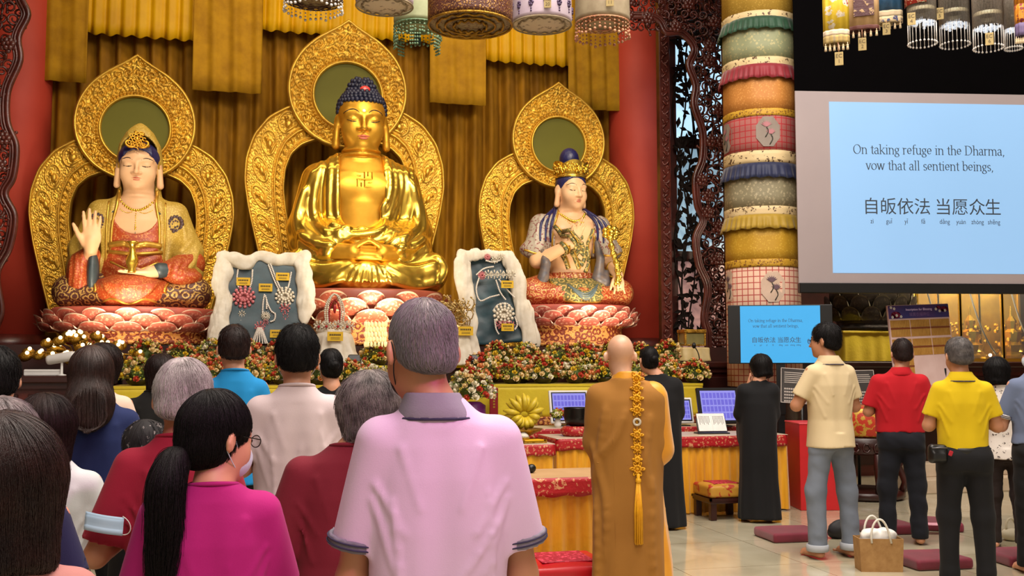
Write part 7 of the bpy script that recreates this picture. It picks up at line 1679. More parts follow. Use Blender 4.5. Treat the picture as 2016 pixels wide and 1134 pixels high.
f = Field((-.14, -.07, .1), (.14, .07, .33), .009); f.ell((-.05, 0, .23), (.085, .055, .07)); f.ell((.06, .0, .24), (.075, .055, .065), .02); f.warp(wob(4, .02, .012)); o = f.build('package', WHITEP); o.location = (q.x, q.y, 0); o.rotation_euler = (0, 0, -.28); tag(o, 'crumpled white package poking out of the tan shopping bag', 'package')
q = PZ(1650, 1060, 0); f = Field((-.13, -.12, -.01), (.13, .12, .2), .011); f.ell((0, 0, .07), (.1, .075, .075)); f.ell((.03, .0, .12), (.06, .06, .05), .03); f.warp(wob(9, .035, .014)); f.plane((0, 0, 0), (0, 0, -1)); o = f.build('cloth_bag', cloth('charcoal_nylon', '#2a2a2e', None, .6)); o.location = (q.x, q.y, 0); tag(o, 'slumped charcoal cloth bag behind the legs of the cream polo man', 'bag')
q = PZ(1992, 1064, 0); f = Field((-.12, -.1, -.01), (.12, .1, .16), .011); f.ell((0, 0, .05), (.09, .07, .055)); f.warp(wob(19, .035, .012)); f.plane((0, 0, 0), (0, 0, -1)); t = empty('cream_bag', (q.x, q.y, 0), 0, 'small cream bag with loop handles at the right edge', 'bag'); f.build('pouch', M('cream_canvas', '#d8cfb4', None, .8), t); MB().tube(bez((-.05, 0, .08), (-.07, 0, .22), (.05, 0, .22), (.05, 0, .08)), .009, 6).build('handle', M('cream_cord', '#d8cfb4', None, .8), t, True)
w_ = P(1846, 893, 6.93); t = empty('waist_bag', (w_.x, w_.y, w_.z), -.3, 'black waist bag with a red tag on the left hip of the man in yellow', 'bag'); f = Field((-.1, -.08, -.1), (.1, .08, .1), .008); f.box((0, 0, 0), (.062, .035, .062), .025); f.box((.0, -.035, -.015), (.045, .012, .03), .01, .01); f.warp(wob(3, .05, .005)); f.build('pouch', BLACKP, t); MB().tube([(-.05, -.04, .04), (0, -.046, .043), (.05, -.04, .04)], .004, 5).build('zip', M('grey_zip', '#77777c', None, .4, .5), t, True); MB().box((.05, -.05, .015), (.075, -.04, .05), Matrix.Rotation(.4, 4, 'Y'), .004).build('red_tag', M('red_key_tag', '#b0182a', None, .5), t)
w_ = P(205, 1030, 3.12); t = empty('loose_face_mask', (w_.x, w_.y, w_.z), -.2, 'pale blue face mask held at the elbow of the grey haired burgundy man', 'face mask')
MB().sheet(lambda u, v: ((u-.5)*.115, -.012*sin(PI*u)+.012*(v-.5), (v-.5)*.055-.02*(u-.5)+.004*sin(v*12)), 12, 10).build('pleated_sheet', M('pale_blue_nonwoven', '#b9d2ea', '#a8c6e2', .8), t, True, .002); MB().tube(bez((.055, 0, .02), (.09, 0, .0), (.085, 0, -.04), (.055, 0, -.035)), .0015, 5).build('ear_loop', WHITEP, t, True)
q = P(1835, 900, 11.6); t = empty('marble_step', (q.x+.2, q.y+.2, 0), 0, 'pale marble steps seen between the red and yellow polo men', 'step'); MB().box((-.2, 0, 0), (1.3, .5, .16), None, .01).build('lower_tread', PALETOP, t); MB().box((-.2, .25, .16), (1.3, .5, .32), None, .01).build('upper_tread', PALETOP, t)

# ------------------------------------------------------------------ lettering in a book-face drawn with a broad nib
def arc(cx, cy, rx, ry, a0, a1, n=10): return [(cx+rx*cos(rad(a0+(a1-a0)*i/n)), cy+ry*sin(rad(a0+(a1-a0)*i/n))) for i in range(n+1)]
_n = lambda x, w=.6: [[(x, 0), (x, 1)], arc(x+w*.5, .62, w*.5, .36, 160, 0)+[(x+w, 0)]]
GL = {'O': (1.3, [arc(.6, .74, .55, .74, 0, 360, 24)], []), 'n': (1.0, _n(.2), [(.2, 0), (.8, 0), (.12, 1)]), 't': (.6, [[(.3, 1.3), (.3, .2)]+arc(.47, .2, .17, .2, 180, 300, 5), [(.05, 1), (.55, 1)]], []),
 'a': (.85, [arc(.37, .7, .25, .3, 160, 0)+[(.62, .12), (.75, 0)], arc(.36, .27, .26, .27, 60, 330, 14)], []), 'k': (1.0, [[(.2, 0), (.2, 1.55)], [(.75, .95), (.25, .45)], [(.4, .55), (.85, 0)]], [(.2, 0), (.85, 0), (.12, 1.55), (.75, 1)]),
 'i': (.5, [[(.25, 0), (.25, 1)], [(.25, 1.36), (.25, 1.46)]], [(.25, 0), (.17, 1)]), 'g': (.85, [arc(.4, .68, .27, .3, 0, 360, 16), [(.35, .38), (.22, .26)]+arc(.42, .06, .2, .12, 150, 90, 3)+[(.6, .1)]+arc(.4, -.2, .33, .24, 60, -270, 16), [(.6, .9), (.8, 1)]], []),
 'r': (.7, [[(.2, 0), (.2, 1)], arc(.44, .66, .24, .32, 170, 50, 6)], [(.2, 0), (.12, 1)]), 'e': (.85, [[(.12, .55), (.72, .55)]+arc(.42, .55, .3, .45, 0, 320, 16)], []), 'f': (.6, [[(.28, 0), (.28, 1.3)]+arc(.5, 1.3, .22, .25, 180, 50, 6), [(.08, 1), (.55, 1)]], [(.28, 0)]),
 'u': (1.0, [[(.2, 1), (.2, .38)]+arc(.48, .36, .28, .36, 180, 330, 8), [(.8, 1), (.8, 0)]], [(.88, 0), (.12, 1), (.72, 1)]), 'h': (1.0, [[(.2, 0), (.2, 1.55)], arc(.5, .62, .3, .36, 160, 0)+[(.8, 0)]], [(.2, 0), (.8, 0), (.12, 1.55)]),
 'D': (1.35, [[(.25, 0), (.25, 1.48)], [(.25, 1.48), (.5, 1.48)]+arc(.52, .74, .65, .74, 90, -90, 16)+[(.25, 0)]], [(.17, 0), (.17, 1.48)]), 'm': (1.55, _n(.2, .56)+[arc(1.04, .62, .28, .36, 160, 0)+[(1.32, 0)]], [(.2, 0), (.76, 0), (1.32, 0), (.12, 1)]),
 ',': (.4, [[(.2, .08), (.22, -.05), (.12, -.25)]], []), 'v': (.9, [[(.12, 1), (.45, 0)], [(.45, 0), (.78, 1)]], [(.12, 1), (.78, 1)]), 'o': (.95, [arc(.46, .5, .38, .5, 0, 360, 18)], []), 'w': (1.3, [[(.1, 1), (.38, 0)], [(.38, 0), (.65, .95)], [(.65, .95), (.92, 0)], [(.92, 0), (1.2, 1)]], [(.1, 1), (.65, 1), (1.2, 1)]),
 'l': (.5, [[(.25, 0), (.25, 1.55)]], [(.25, 0), (.17, 1.55)]), 's': (.7, [arc(.35, .74, .22, .24, 30, 250, 8)+arc(.35, .25, .24, .25, 80, -150, 9)], []), 'b': (.95, [[(.18, .05), (.18, 1.55)], arc(.48, .5, .34, .5, 150, -150, 14)], [(.1, 1.55)]), 'd': (.95, [[(.76, 0), (.76, 1.55)], arc(.45, .5, .34, .5, 30, 330, 14)], [(.68, 1.55), (.84, 0)]), 'T': (1.2, [[(.6, 0), (.6, 1.48)], [(.1, 1.48), (1.1, 1.48)]], [(.6, 0)]), ' ': (.5, [], [])}
def book_text(body, width, mat, parent, loc, nib=.15, name='lettering', yoff=-.002, M0=None):
    mb = MB(); x = 0; adv = [GL[c][0] for c in body]; tot = sum(adv); sc = width/tot; nb = Vector((cos(rad(18)), sin(rad(18))))*nib/2
    for c in body:
        w_, st, sf = GL[c]; st = list(st)+[[(a-.14, b), (a+.14, b)] for a, b in sf]
        for pl in st:
            for (a, b) in zip(pl[:-1], pl[1:]):
                A, B = Vector(a), Vector(b); t_ = (B-A).normalized() if (B-A).length > 1e-6 else Vector((1, 0)); n_ = Vector((-t_.y, t_.x)); e = n_*max(abs(n_.dot(nb)), .035); ex = t_*.02
                q = [A-ex-e, B+ex-e, B+ex+e, A-ex+e]; mb.poly([((v.x+x-tot/2)*sc, 0, v.y*sc) for v in q], [(0, 1, 2, 3)])
        x += w_
    o = mb.build(name, mat, parent, False, .0015); o.location = loc; return o
INKG = M('grey_screen_ink', '#3f4a58', None, .6)
CH = '自皈依法当愿众生'; PYN = ['zì', 'guī', 'yī', 'fǎ', 'dāng', 'yuàn', 'zhòng', 'shēng']
def slide(parent, W, Hh, y, mat_ink):
    """Slide lettering; local x from -W/2 to W/2, z from 0 to Hh on a picture of 459 x 344 units."""
    u = W/459; X = lambda px: (px-1639-229.5)*u; Z = lambda py: (538-py)*u
    book_text('On taking refuge in the Dharma,', 313*u, mat_ink, parent, (X(1843), y, Z(298))); book_text('vow that all sentient beings,', 264*u, mat_ink, parent, (X(1843), y, Z(330)))
    for c, px in zip(CH, (1720, 1755, 1790, 1825, 1868, 1903, 1938, 1971)): text(c, 36*u, mat_ink, parent, (X(px), y, Z(406)), sx=.98)
    for c, px in zip(PYN, (1721, 1756, 1791, 1826, 1870, 1904, 1938, 1972)): text(c, 13.5*u, mat_ink, parent, (X(px), y, Z(434)), sx=.8)
# projection screen
d0 = 12.05; s_ = d0/2000; p = P(1573, 557, d0); rz = rad(-10.3); t = empty('projection_screen', (p.x, p.y, p.z), rz, 'large white projection screen showing a pale blue slide with text', 'screen')
Ws, Hs = 600*s_, 386*s_; MB().box((0, 0, 0), (Ws, .02, Hs)).build('screen_fabric', M('matte_white_screen', '#aea1a2', '#a4989a', .9, 0, .6), t)
MB().box((0, -.03, -.12), (Ws, .05, 0), None, .01).build('weight_bar', BLACKP, t); MB().box((-.05, -.06, Hs+2.05), (Ws+.05, .08, Hs+2.25), None, .02).build('roller_case', BLACKP, t)
MB().box((0, .0, Hs), (Ws, .02, Hs+2.06)).build('black_leader', M('black_leader_cloth', '#050405', None, 1.0, spec=.05), t)
SKYB = M('projected_blue_slide', '#6f8fae', '#6888a8', .6, emit='#9ccbf8', es=.66, nscale=.25, contrast=.9); pw, ph = 459*s_, 345*s_
sl = MB().box((-pw/2, -.004, 0), (pw/2, 0, ph)).build('projected_slide', SKYB, t); sl.location = (69*s_+pw/2, 0, 20*s_); slide(sl, pw, ph, -.006, INKG)
# television
d0 = 12.0; p = P(1536, 658, d0); s_ = d0/2000; t = empty('television', (p.x, p.y, 0), rad(-14-10), 'black framed television showing a bright blue slide with text', 'television'); zc = p.z; hw, hh = 100*s_, 58*s_
MB().box((-hw, 0, zc-hh), (hw, .05, zc+hh), None, .008).build('casing', BLACKP, t); TVB = M('bright_blue_display', '#1f5878', None, .3, emit='#48b6f6', es=.80); pw, ph = 153*s_, 112*s_
sl = MB().box((-pw/2, -.004, 0), (pw/2, 0, ph)).build('display', TVB, t); sl.location = (0, 0, zc-ph/2); slide(sl, pw, ph, -.006, INKG); MB().box((-.05, .01, .9), (.05, .05, zc)).box((-.35, -.1, 0), (.35, .25, .03), None, .01).box((-.04, .02, .03), (.04, .06, .95)).build('stand', BLACKP, t)

# ------------------------------------------------------------------ brocade wrapped column
d0 = 12.7; p = P(1498, 300, d0); t = empty('brocade_column', (p.x, p.y, 0), 0, 'round column wrapped in tiers of coloured brocade with ruffles, left of the screen', 'column'); zz = lambda py: 1.5+(715-py)/2000*d0; RC = .455
MB().lathe([(.42, 0), (.42, 9.7)], 40).build('pillar', ROSEWOOD, t, True)
def gridmat(name, base, line):
    m, nt, b = newmat(name); L = nt.links; v = coords(nt, (1, 1, 1), 'Object'); sep = nt.nodes.new('ShaderNodeSeparateXYZ'); L.new(v, sep.inputs[0]); at = N(nt, 'Math', operation='ARCTAN2'); L.new(sep.outputs[1], at.inputs[0]); L.new(sep.outputs[0], at.inputs[1]); mu = N(nt, 'Math', operation='MULTIPLY'); mu.inputs[1].default_value = RC; L.new(at.outputs[0], mu.inputs[0])
    cb = nt.nodes.new('ShaderNodeCombineXYZ'); L.new(mu.outputs[0], cb.inputs[0]); L.new(sep.outputs[2], cb.inputs[1]); br = N(nt, 'TexBrick', offset=.0, Scale=1.0, Mortar_Size=.006, Brick_Width=.075, Row_Height=.075); L.new(cb.outputs[0], br.inputs['Vector']); br.inputs['Color1'].default_value = lin(base); br.inputs['Color2'].default_value = lin(base); br.inputs['Mortar'].default_value = lin(line); L.new(br.outputs['Color'], b.inputs['Base Color']); b.inputs['Roughness'].default_value = .7; return m
def band(name, a, b, mat, r=RC, n=3, wv=.004): 
    z0, z1 = zz(a), zz(b); return MB().sheet(lambda u, v: ((r+wv*sin(u*61)+wv*sin(u*23+2))*cos(2*PI*u), (r+wv*sin(u*61)+wv*sin(u*23+2))*sin(2*PI*u), z0+(z1-z0)*v), 120, n).build(name, mat, t, True, .006)
def ruffle(a, b, mat): 
    z0, z1 = zz(a), zz(b); return MB().sheet(lambda u, v: ((RC+.012+.045*(1-v)+.012*(1-v)*sin(u*2*PI*38+3*sin(u*20)))*cos(2*PI*u), (RC+.012+.045*(1-v)+.012*(1-v)*sin(u*2*PI*38+3*sin(u*20)))*sin(2*PI*u), z0+(z1-z0)*v+(.008*sin(u*2*PI*19) if v == 0 else 0)), 300, 4).build('ruffle', mat, t, True, .004)
BR = lambda n, a, b, sc=34, cut=.42: Mbrocade(n, a, b, sc, .6, .1, cut, fine=1.6, bump=.1)
band('brocade_cloth', 32, -170, BR('gold_weave', '#b48f34', '#cda84c')); band('brocade_cloth', 122, 50, BR('sage_scale_weave', '#8f9470', '#b3ab7c', 22)); band('brocade_cloth', 226, 150, BR('orange_weave', '#c4813a', '#d79a50')); band('brocade_cloth', 308, 236, gridmat('rose_grid_weave', '#a3605a', '#a8242c')); band('brocade_cloth', 416, 345, BR('silver_scale_weave', '#8c8468', '#b4a888', 22)); band('brocade_cloth', 520, 450, BR('yellow_weave', '#c09424', '#d1aa3c')); band('brocade_cloth', 760, 528, gridmat('blush_grid_weave', '#d8b49c', '#a8423c'))
CRB = Mbrocade('cream_border_motifs', '#d8c090', '#5a4028', 16, .6, .0, .50, fine=1.2, bump=.1); GLB = Mbrocade('gold_border_motifs', '#c79a2c', '#7a4a20', 30, .6, .2, .46, fine=1.2, bump=.1)
for a, b, m_ in ((50, 30, CRB), (142, 122, CRB), (238, 224, GLB), (330, 306, CRB), (434, 414, CRB), (531, 516, GLB)): band('woven_border', a, b, m_, RC+.006)
for a, b, c, nm in ((68, 42, '#14452a', 'green'), (165, 136, '#8c1626', 'crimson'), (360, 330, '#0f1c46', 'navy'), (458, 430, '#ad8c1e', 'mustard')): ruffle(a, b, M(nm+'_ruffle_silk', c, None, .6, 0, 8, sheen=.3))
def lotus_patch(px, py, ang, bg):
    z = zz(py); mb = MB(); f1 = MB(); f2 = MB(); C = lambda a, zz_, off: ((RC+off)*cos(a), (RC+off)*sin(a), zz_)
    a0 = -PI/2-YAW*0+ang; oc = [(.155*cos(k*PI/4+PI/8), .20*sin(k*PI/4+PI/8)) for k in range(8)]
    mb.poly([C(a0, z, .014)]+[C(a0+x/RC, z+y, .012) for x, y in oc], [(0, k+1, (k+1) % 8+1) for k in range(8)]); o = mb.build('lotus_panel', bg, t, False)
    for (fx, fz, sc) in ((-.02, .07, 1.0), (.03, -.02, .9)):
        for k in range(7):
            al = (k-3)*.42; tip = (fx+.07*sc*sin(al), fz+.06*sc*cos(al)+.01); l = (fx+.02*sin(al-.9), fz+.02*cos(al-.9)); r = (fx+.02*sin(al+.9), fz+.02*cos(al+.9))
            f1.poly([C(a0+q[0]/RC, z+q[1], .018+.002*(k % 2)) for q in ((fx, fz-.015), r, tip, l)], [(0, 1, 2, 3)])
        f2.tube([C(a0+(fx+.02*sin(k))/RC, z+fz-.02-.03*k, .018) for k in range(5)], .006, 5)
    f1.build('lotus_petals', M('pink_appliqued_petals_%d' % px, '#b87a80' if py < 400 else '#6e5560', None, .7), o, False); f2.build('lotus_stems', M('dark_appliqued_stems_%d' % px, '#3a3a30', None, .7), o, True)
azc = math.atan2(p.x, p.y)
for px, py, an in ((1515, 270, .2), (1435, 272, -1.15), (1525, 570, .26), (1442, 565, -1.1)): lotus_patch(px, py, an-azc, M('grey_panel_%d' % px, '#94877c' if py < 400 else '#d8bca6', None, .7))

# ------------------------------------------------------------------ right hand altar behind the screen
throne(8.62, 13.05, 1.95, 2.13, 2.62, .62, .5, ('#2b2620', '#4a4336', '#57503f'), 'dark bronze lotus pedestal below the projection screen', 'bronze_lotus_pedestal', 3, M('dark_bronze', '#241a16', '#15100e', .35, .5, 10, .4, 30), 13)
t = empty('cloth_table', (8.55, 13.1, 1.52), 0, 'small table in gold cloth under the dark bronze lotus pedestal', 'table'); MB().box((-.62, -.45, 0), (.62, .4, .42)).build('body', DARKWOOD, t); pleats('gold_cloth', [(-.64, .4), (-.64, -.47), (.64, -.47), (.64, .4)], .01, .41, YCLOTH, t, .2, .006, 2); MB().box((-.66, -.49, .40), (.66, .42, .43), None, .006).build('cloth_top', YCLOTH, t)
for i, (px, w_, lab) in enumerate(((1848, .36, 'glass case of golden ornaments behind the inscription board'), (1932, .36, 'glass case of golden ornaments above the yellow polo man'), (2014, .36, 'glass case of golden ornaments at the right edge'))):
    y = 12.95; x = PY(px, 640, y).x; t = empty('glass_case', (x, y, 1.52), 0, lab, 'display case', 'glass cases on the right altar'); h = 1.25; mb = MB()
    for a in (-1, 1):
        for b in (0, 1): mb.box((a*w_-.018, b*.5-.018, 0), (a*w_+.018, b*.5+.018, h))
    mb.box((-w_, -.02, 0), (w_, .52, .05)).box((-w_, -.02, h), (w_, .52, h+.05)); mb.build('gilt_frame', GOLD, t)
    MB().box((-w_, .50, .05), (w_, .515, h)).build('back_panel', GOLDREL, t); MB().box((-w_+.018, -.006, .05), (w_-.018, -.002, h)).build('glass_pane', GLASS, t)
    mb = MB(); r_ = random.Random(i)
    mb.lathe([(.2, .05), (.22, .1), (.15, .15), (.18, .25), (.1, .3), (.13, .45), (.06, .5), (.08, .62), (.02, .7), (.01, .85)], 8, Matrix.Translation((0, .25, 0)))
    for k in range(60): mb.ball((r_.uniform(-.3, .3), r_.uniform(.12, .4), .08+r_.uniform(0, .5)*(1-.0)), r_.uniform(.015, .04), 6, 4)
    mb.build('gold_pagoda', GOLD, t, False); MB().tube(bez((-.15, .08, 1.15), (-.05, .03, .6), (.1, .03, .3), (w_*.8, .05, .1), n=16), .012, 6).build('pearl_string', PEARL, t, True)
    MB().ball((w_*.6, .1, .1), .025, 8, 6).build('small_lamp', M('bright_warm_lamp', '#fff0d0', None, .3, emit='#fff0d0', es=12.0) if i == 0 else bpy.data.materials['bright_warm_lamp'], t, True)
    l = bpy.data.lights.new('case_lamp', 'POINT'); l.energy = 26; l.color = WARM; l.shadow_soft_size = .06; lo = bpy.data.objects.new('case_lamp', l); COL.objects.link(lo); lo.location = (x, y+.2, 1.52+1.1)
p = P(1662, 690, 13.2); t = empty('microphone', (p.x, 12.35, 1.52), 0, 'black microphone on a short stand before the gold cloth table', 'microphone'); MB().tube([(0, 0, 0), (0, 0, .16), (-.02, -.01, .2)], .012, 6).lathe([(.06, 0), (.06, .015), (.01, .02)], 14).build('stand', BLACKP, t, True); MB().tube([(.03, .0, .17), (-.07, -.03, .26)], [.018, .026], 10).build('capsule', BLACKP, t, True)

# ------------------------------------------------------------------ hanging lanterns
TAGM = M('cream_tag', '#a8925a', '#98824c', .6); BROWNINK = M('brown_tag_ink', '#4a3818', None, .6)
CLEARB = M('clear_bead', '#e6e2dc', '#cfcac4', .15, 0, 40, spec=.8); GREENB = M('jade_bead', '#7f9a78', '#5f7f60', .2, 0, 40); REDB = M('coral_bead', '#c69a72', '#a85f48', .25, 0, 40)
def hangtag(parent, body, loc, hgt=.09, rz=0.0):
    o = MB().box((-hgt*.36, -.003, -hgt*.6), (hgt*.36, .003, hgt*.6), None, .002).build('number_tag', TAGM, parent); o.location = loc; o.rotation_euler = (0, 0, rz); text(body, hgt*.48, BROWNINK, o, (0, -.005, 0), name='tag_lettering'); return o
def fringe(mb, R0, z, n, L, r, sq=1.0, jit=0.0, seed=0):
    rr = random.Random(seed)
    for k in range(n):
        a = 2*PI*k/n; LL = L*(1+jit*rr.uniform(-1, 1)); x, y = R0*cos(a), R0*sin(a)*sq; m = max(2, int(LL/(r*2.6)))
        for j in range(m): mb.ball((x, y, z-LL*(j+.5)/m), (r*.75 if j < m-1 else r*1.25,)*3, 5, 4)
def lantern(px, pyb, d, rpx, label, build, tagtxt=None, tagpx=None, hang=1.2, group='round beaded lanterns hanging above the altar'):
    p = P(px, pyb, d); s_ = d/2000; R = rpx*s_; t = empty('hanging_lantern', (p.x, p.y, p.z), -azl(p), label, 'lantern', None); build(t, R, s_)
    MB().tube([(0, 0, .6), (0, 0, 9.8-p.z)], .008, 6).build('hanging_cable', BLACKP, t, True)
    if tagtxt: hangtag(t, tagtxt, ((tagpx[0]-px)*s_, -R-.03 if len(tagpx) < 3 else -tagpx[2], (pyb-tagpx[1])*s_*1.06), .085)
    return t
azl = lambda p: math.atan2(p.x, p.y)
def drumlantern(wall, bottom, ringm, fr, frm, H=.62, rings=3, flare=1.0, spots=None, deco=None):
    def b(t, R, s_):
        MB().lathe([(R, .0), (R*1.02, .03), (R*.98*flare, H), (R*.9*flare, H+.05)], 48).build('shade', wall, t, True)
        MB().lathe([(0, -.012), (R*.98, -.004), (R, .0)], 48, None, False).build('base_disc', bottom, t, True); mb = MB()
        for k in range(rings): rr = R*(1-.2*k); mb.tube([(rr*cos(a), rr*sin(a), -.012-.004*k+.008*sin(a*14)*(k % 2)) for a in np.linspace(0, 2*PI, 85)[:-1]], R*.03, 5, None, True)
        mb.build('base_ring', ringm, t, True)
        if fr: mb = MB(); fringe(mb, R, 0, 34, fr, .011, 1, .15); mb.build('bead_fringe', frm, t, True)
        if spots:
            r_ = random.Random(3)
            for k in range(26):
                mb = MB(); a = 2*PI*k/13+(.24 if k > 12 else 0); z = .12+.2*(k > 12)+r_.uniform(-.02, .02); 
                for j in range(6): mb.ball(((R*1.0+.006)*cos(a+.05*cos(j)), (R*1.0+.006)*sin(a+.05*cos(j)), z+.022*sin(j*1.05)), .014, 5, 4)
                for j in range(3): mb.ball(((R+.006)*cos(a), (R+.006)*sin(a), z-.03-.022*j), .009, 5, 4)
                mb.build('blossom_motif', spots, t, True)
        if deco: deco(t, R, s_)
    return b
SEQ = Mbrocade('bronze_sequins', '#5a2f22', '#b88a4a', 40, .35, .6, .36, fine=2.0, bump=.5); RINGB = Mbrocade('concentric_embroidery', '#8a7a5a', '#5a3028', 20, .5, .2, .42, fine=2.5, bump=.3); LILAC = M('lilac_white_satin', '#cdbcc8', '#bda9ba', .6, 0, 6); BEIGE = M('beige_gauze', '#a39478', '#8a7a60', .7, 0, 10); WHEMB = Mbrocade('white_embroidered_disc', '#d3c3ae', '#8f7f70', 14, .6, 0, .46, fine=2.0, bump=.2); GREENG = M('pale_green_gauze', '#aab088', '#979c74', .7, 0, 8); PURB = M('purple_bead', '#5a4668', '#463652', .3, 0, 30); DARKEM = Mbrocade('dark_embroidered_satin', '#3a1a16', '#7a5a38', 22, .5, .2, .42, fine=2, bump=.3)
lantern(617, -2, 8.4, 58, 'dark embroidered lantern with bead fringe, leftmost above the middle halo', drumlantern(DARKEM, RINGB, DARKEM, .11, CLEARB))
lantern(757, 10, 7.5, 57, 'pale lantern with an embroidered white underside above the middle halo', drumlantern(LILAC, WHEMB, BEIGE, 0, None, rings=2))
def greend(t, R, s_):
    for k in range(5):
        mb = MB(); a = -PI/2+(k-2)*1.1; 
        for j in range(7):
            for q in range(7-j): mb.ball((R*1.0*cos(a+(j-3)*.1), R*sin(a+(j-3)*.1), -.05-.03*q-.03*(3-abs(j-3))), .011, 5, 4)
        mb.build('bead_swag', GREENB, t, True)
    MB().lathe([(.0, -.06), (.03, -.08), (.035, -.16), (.02, -.18), (0, -.18)], 14).build('green_tassel', M('bottle_green_tassel', '#123024', None, .7), t, True)
lantern(822, 50, 8.9, 47, 'pale green lantern with jade bead swags and a dark green tassel', drumlantern(GREENG, GREENG, GREENB, .13, GREENB, deco=greend), 'RC\n9', (790, 20))
lantern(926, 47, 7.8, 84, 'largest lantern, bronze sequinned with a ringed underside', drumlantern(SEQ, RINGB, GOLDDULL, 0, None, rings=4, flare=1.04), 'RC\n21', (892, 8))
lantern(1067, 47, 8.7, 59, 'lilac white lantern with purple beaded blossoms', drumlantern(LILAC, WHEMB, BEIGE, 0, None, rings=2, spots=PURB), 'RC\n20', (1078, 27))
lantern(1186, 45, 8.1, 54, 'beige gauze lantern with a coral bead rim and drop fringe, rightmost of the middle group', drumlantern(BEIGE, BEIGE, REDB, .13, REDB, rings=3), 'RC\n11', (1201, 22))
# banner lanterns and crystal lanterns on the right
def tassels(mb, w_, z, n, L, d=.0):
    for k in range(n):
        x = -w_/2+w_*(k+.5)/n; mb.tube([(x, d, z), (x, d, z-L*.35)], .004, 4); mb.ball((x, d, z-L*.4), .012, 6, 4); mb.lathe([(.006, z-L), (.013, z-L*.95), (.009, z-L*.45), (.003, z-L*.4)], 8, Matrix.Translation((x, d, 0)))
def banner(px, pyb, d, wpx, label, panels, tagtxt, tagpx, depth=.07, H=1.0):
    p = P(px, pyb, d); s_ = d/2000; w_ = wpx*s_; t = empty('banner_lantern', (p.x, p.y, p.z), -azl(p), label, 'lantern')
    for (z0, z1, mat, nm) in panels: MB().sheet(lambda u, v: (w_/2*cos(2*PI*u)*(1 if abs(cos(2*PI*u)) > .5 else .97), depth*sin(2*PI*u)+.006*sin(u*60), z0+(z1-z0)*v), 48, 3).build(nm, mat, t, True, .004)
    mb = MB(); tassels(mb, w_, .0, 6, .07, -depth*.7); mb.build('tassel', TASM, t, True); hangtag(t, tagtxt, ((tagpx[0]-px)*s_, -depth-.02, (pyb-tagpx[1])*s_*1.06), .10); MB().tube([((tagpx[0]-px)*s_, -depth-.02, (pyb-tagpx[1])*s_+.05), ((tagpx[0]-px)*s_*.6, -depth*.8, .03)], .003, 4).build('tag_cord', REDB, t, True)
    MB().tube([(0, 0, .5), (0, 0, 9.8-p.z)], .008, 6).build('hanging_cable', BLACKP, t, True); return t
TASM = M('cream_tassel', '#cdb896', '#b8a27c', .7); E1 = Mbrocade('yellow_white_embroidery', '#d6b52c', '#d8cdb8', 9, .6, 0, .42, '#a83a34', 1.6, bump=.2); E2 = M('beige_satin_panel', '#c29e70', '#b08c5e', .6, 0, 8); E3 = Mbrocade('wine_floral_panel', '#4a2428', '#a88a62', 12, .6, .1, .42, fine=2.0); E4 = M('steel_blue_satin', '#3f6a8c', '#274c6c', .35, 0, 7, .2, 14, .03); E5 = Mbrocade('cream_navy_trim', '#cbb48c', '#39406a', 16, .6, 0, .42, fine=2.0)
d9 = 9.3; k9 = d9/2000
banner(1647, 88, 8.9, 50, 'yellow and white embroidered banner lantern, leftmost above the screen', [(0, .07, M('striped_hem', '#b89a4c', '#8a7a5a', .7, 0, 30, stretch=(1, 1, .05)), 'hem'), (.07, .12, M('cream_hem_band', '#d9c4a8', None, .7), 'hem_band'), (.12, .9, E1, 'embroidered_panel')], 'EC\n1', (1651, 121))
banner(1697, 62, d9, 66, 'beige banner lantern with a wine floral square', [(0, .04, M('brown_hem_band', '#5a2c24', None, .7), 'hem_band'), (.04, .8, E2, 'satin_panel')], 'EC\n2', (1697, 92)); o = bpy.data.objects['banner_lantern.001']; MB().box((-.07, -.09, .12), (.11, -.076, .5)).build('floral_square', E3, o)
banner(1746, 48, 9.8, 60, 'steel blue satin banner lantern with cream and navy trim', [(0, .06, E5, 'trim_band'), (.06, .12, M('cream_lace', '#cdb896', None, .7), 'lace_band'), (.12, .7, E4, 'satin_skirt')], 'EC\n3', (1745, 62))
def crystal(px, pyb, d, rpx, label, tagtxt, tagpx, extra=None, group=None):
    p = P(px, pyb, d); s_ = d/2000; R = rpx*s_; t = empty('crystal_lantern', (p.x, p.y, p.z), -azl(p), label, 'lantern', group); mb = MB()
    for k in range(64): a = 2*PI*k/64; mb.tube([(R*cos(a), R*sin(a), -.0), (R*cos(a), R*sin(a), .75)], .005, 4)
    mb.build('bead_curtain', STRB, t, True); mb = MB()
    for k in range(22): a = 2*PI*k/22; mb.tube([(R*cos(a), R*sin(a), 0), (R*cos(a), R*sin(a), -.19)], .0035, 4); mb.ball((R*cos(a), R*sin(a), -.2), .011, 6, 4)
    mb.build('drop_fringe', CLEARB, t, True); mb = MB(); r_ = random.Random(int(px))
    for k in range(60): a = r_.uniform(0, 6.28); q = R*.9*math.sqrt(r_.random()); mb.ball((q*cos(a), q*sin(a), r_.uniform(-.02, .02)), .014, 6, 4)
    mb.build('crystal_core', LITB, t, True); MB().lathe([(R, .1), (R*1.02, .11), (R*1.02, .13), (R, .14)], 30, None, False).build('pearl_band', M('pearl_band_%d' % px, '#cbbf9c', None, .4), t, True); hangtag(t, tagtxt, ((tagpx[0]-px)*s_, -R-.03, (pyb-tagpx[1])*s_*1.06), .10)
    if extra: MB().sheet(lambda u, v: ((R+.02)*cos(PI*(1+u*.6)), (R+.02)*sin(PI*(1+u*.6)), .16+.5*v), 14, 4).build('red_sash', extra, t, True, .004)
    MB().tube([(0, 0, .7), (0, 0, 9.8-p.z)], .008, 6).build('hanging_cable', BLACKP, t, True)
STRB = M('grey_bead_string', '#8f867a', '#746c62', .3, 0, 60); LITB = M('sparkling_crystal', '#dfe8f2', None, .1, emit='#dfe8f6', es=.5)
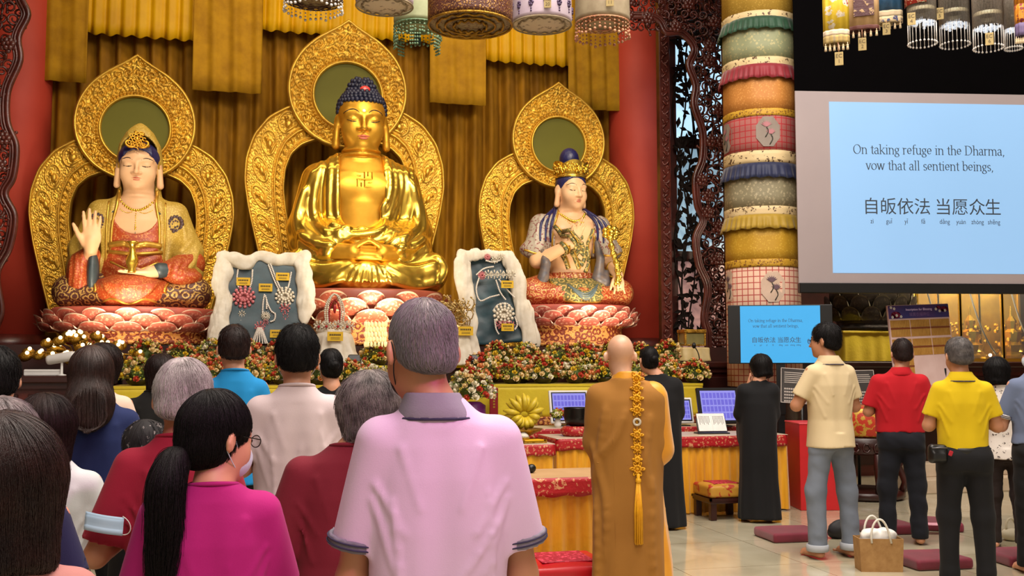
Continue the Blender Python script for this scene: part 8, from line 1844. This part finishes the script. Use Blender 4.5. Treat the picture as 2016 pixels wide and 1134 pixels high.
crystal(1815, 46, 9.5, 27, 'crystal bead lantern with a red sash', 'EC\n4', (1796, 45), Mbrocade('red_white_sash', '#b03024', '#d8c8a8', 12, .6, 0, .46)); crystal(1879, 50, 9.95, 28, 'crystal bead lantern with a cream tag at its upper left', 'EC\n5', (1853, 34)); crystal(1945, 55, 9.6, 28, 'crystal bead lantern with a dim tag at its foot', 'EC\n6', (1947, 86)); crystal(1994, 58, 10.1, 16, 'narrow crystal bead lantern beside the orange banner', 'EC\n7', (1996, -40))
banner(2012, 75, 9.3, 24, 'orange and crimson banner lantern at the right edge', [(0, .12, M('violet_hem', '#6a5a80', None, .7), 'hem'), (.12, .3, Mbrocade('crimson_orange_check', '#c8801c', '#7a2424', 18, .6, 0, .42, fine=1.5), 'check_band'), (.3, .9, M('orange_satin', '#d98a1c', '#c07410', .5), 'satin_panel')], 'EC\n8', (2030, -40), .1)

p = P(490, 1065, 3.85); t = empty('metal_chair', (p.x, p.y, 0), -.1, 'silver framed chair half hidden between the magenta woman and the maroon shirt', 'chair'); STEEL = M('brushed_steel', '#b9b6b8', '#9a9799', .35, .8, 20)
h = p.z
for s_ in (-1, 1):
    MB().tube([(s_*.21, -.2, 0), (s_*.21, -.2, .45), (s_*.21, -.23, h)], .013, 8).build('rear_leg', STEEL, t, True); MB().tube([(s_*.21, .2, 0), (s_*.21, .2, .45)], .013, 8).build('front_leg', STEEL, t, True)
MB().box((-.22, -.2, .44), (.22, .22, .47), None, .01).build('seat', STEEL, t); mb = MB(); mb.box((-.21, -.24, h-.06), (.21, -.215, h), None, .008)
for k in range(7): mb.box((-.18+.055*k, -.235, .55), (-.165+.055*k, -.22, h-.05))
mb.build('backrest', STEEL, t)

# ------------------------------------------------------------------ lettering becomes plain mesh
bpy.context.view_layer.update(); _dg = bpy.context.evaluated_depsgraph_get()
for o in TEXTS:
    me = bpy.data.meshes.new_from_object(o.evaluated_get(_dg)); m2 = bpy.data.objects.new('tmp', me); COL.objects.link(m2)
    m2.parent = o.parent; m2.matrix_local = o.matrix_local; nm = o.name; me.materials.clear(); me.materials.append(o.data.materials[0]); bpy.data.objects.remove(o); m2.name = nm
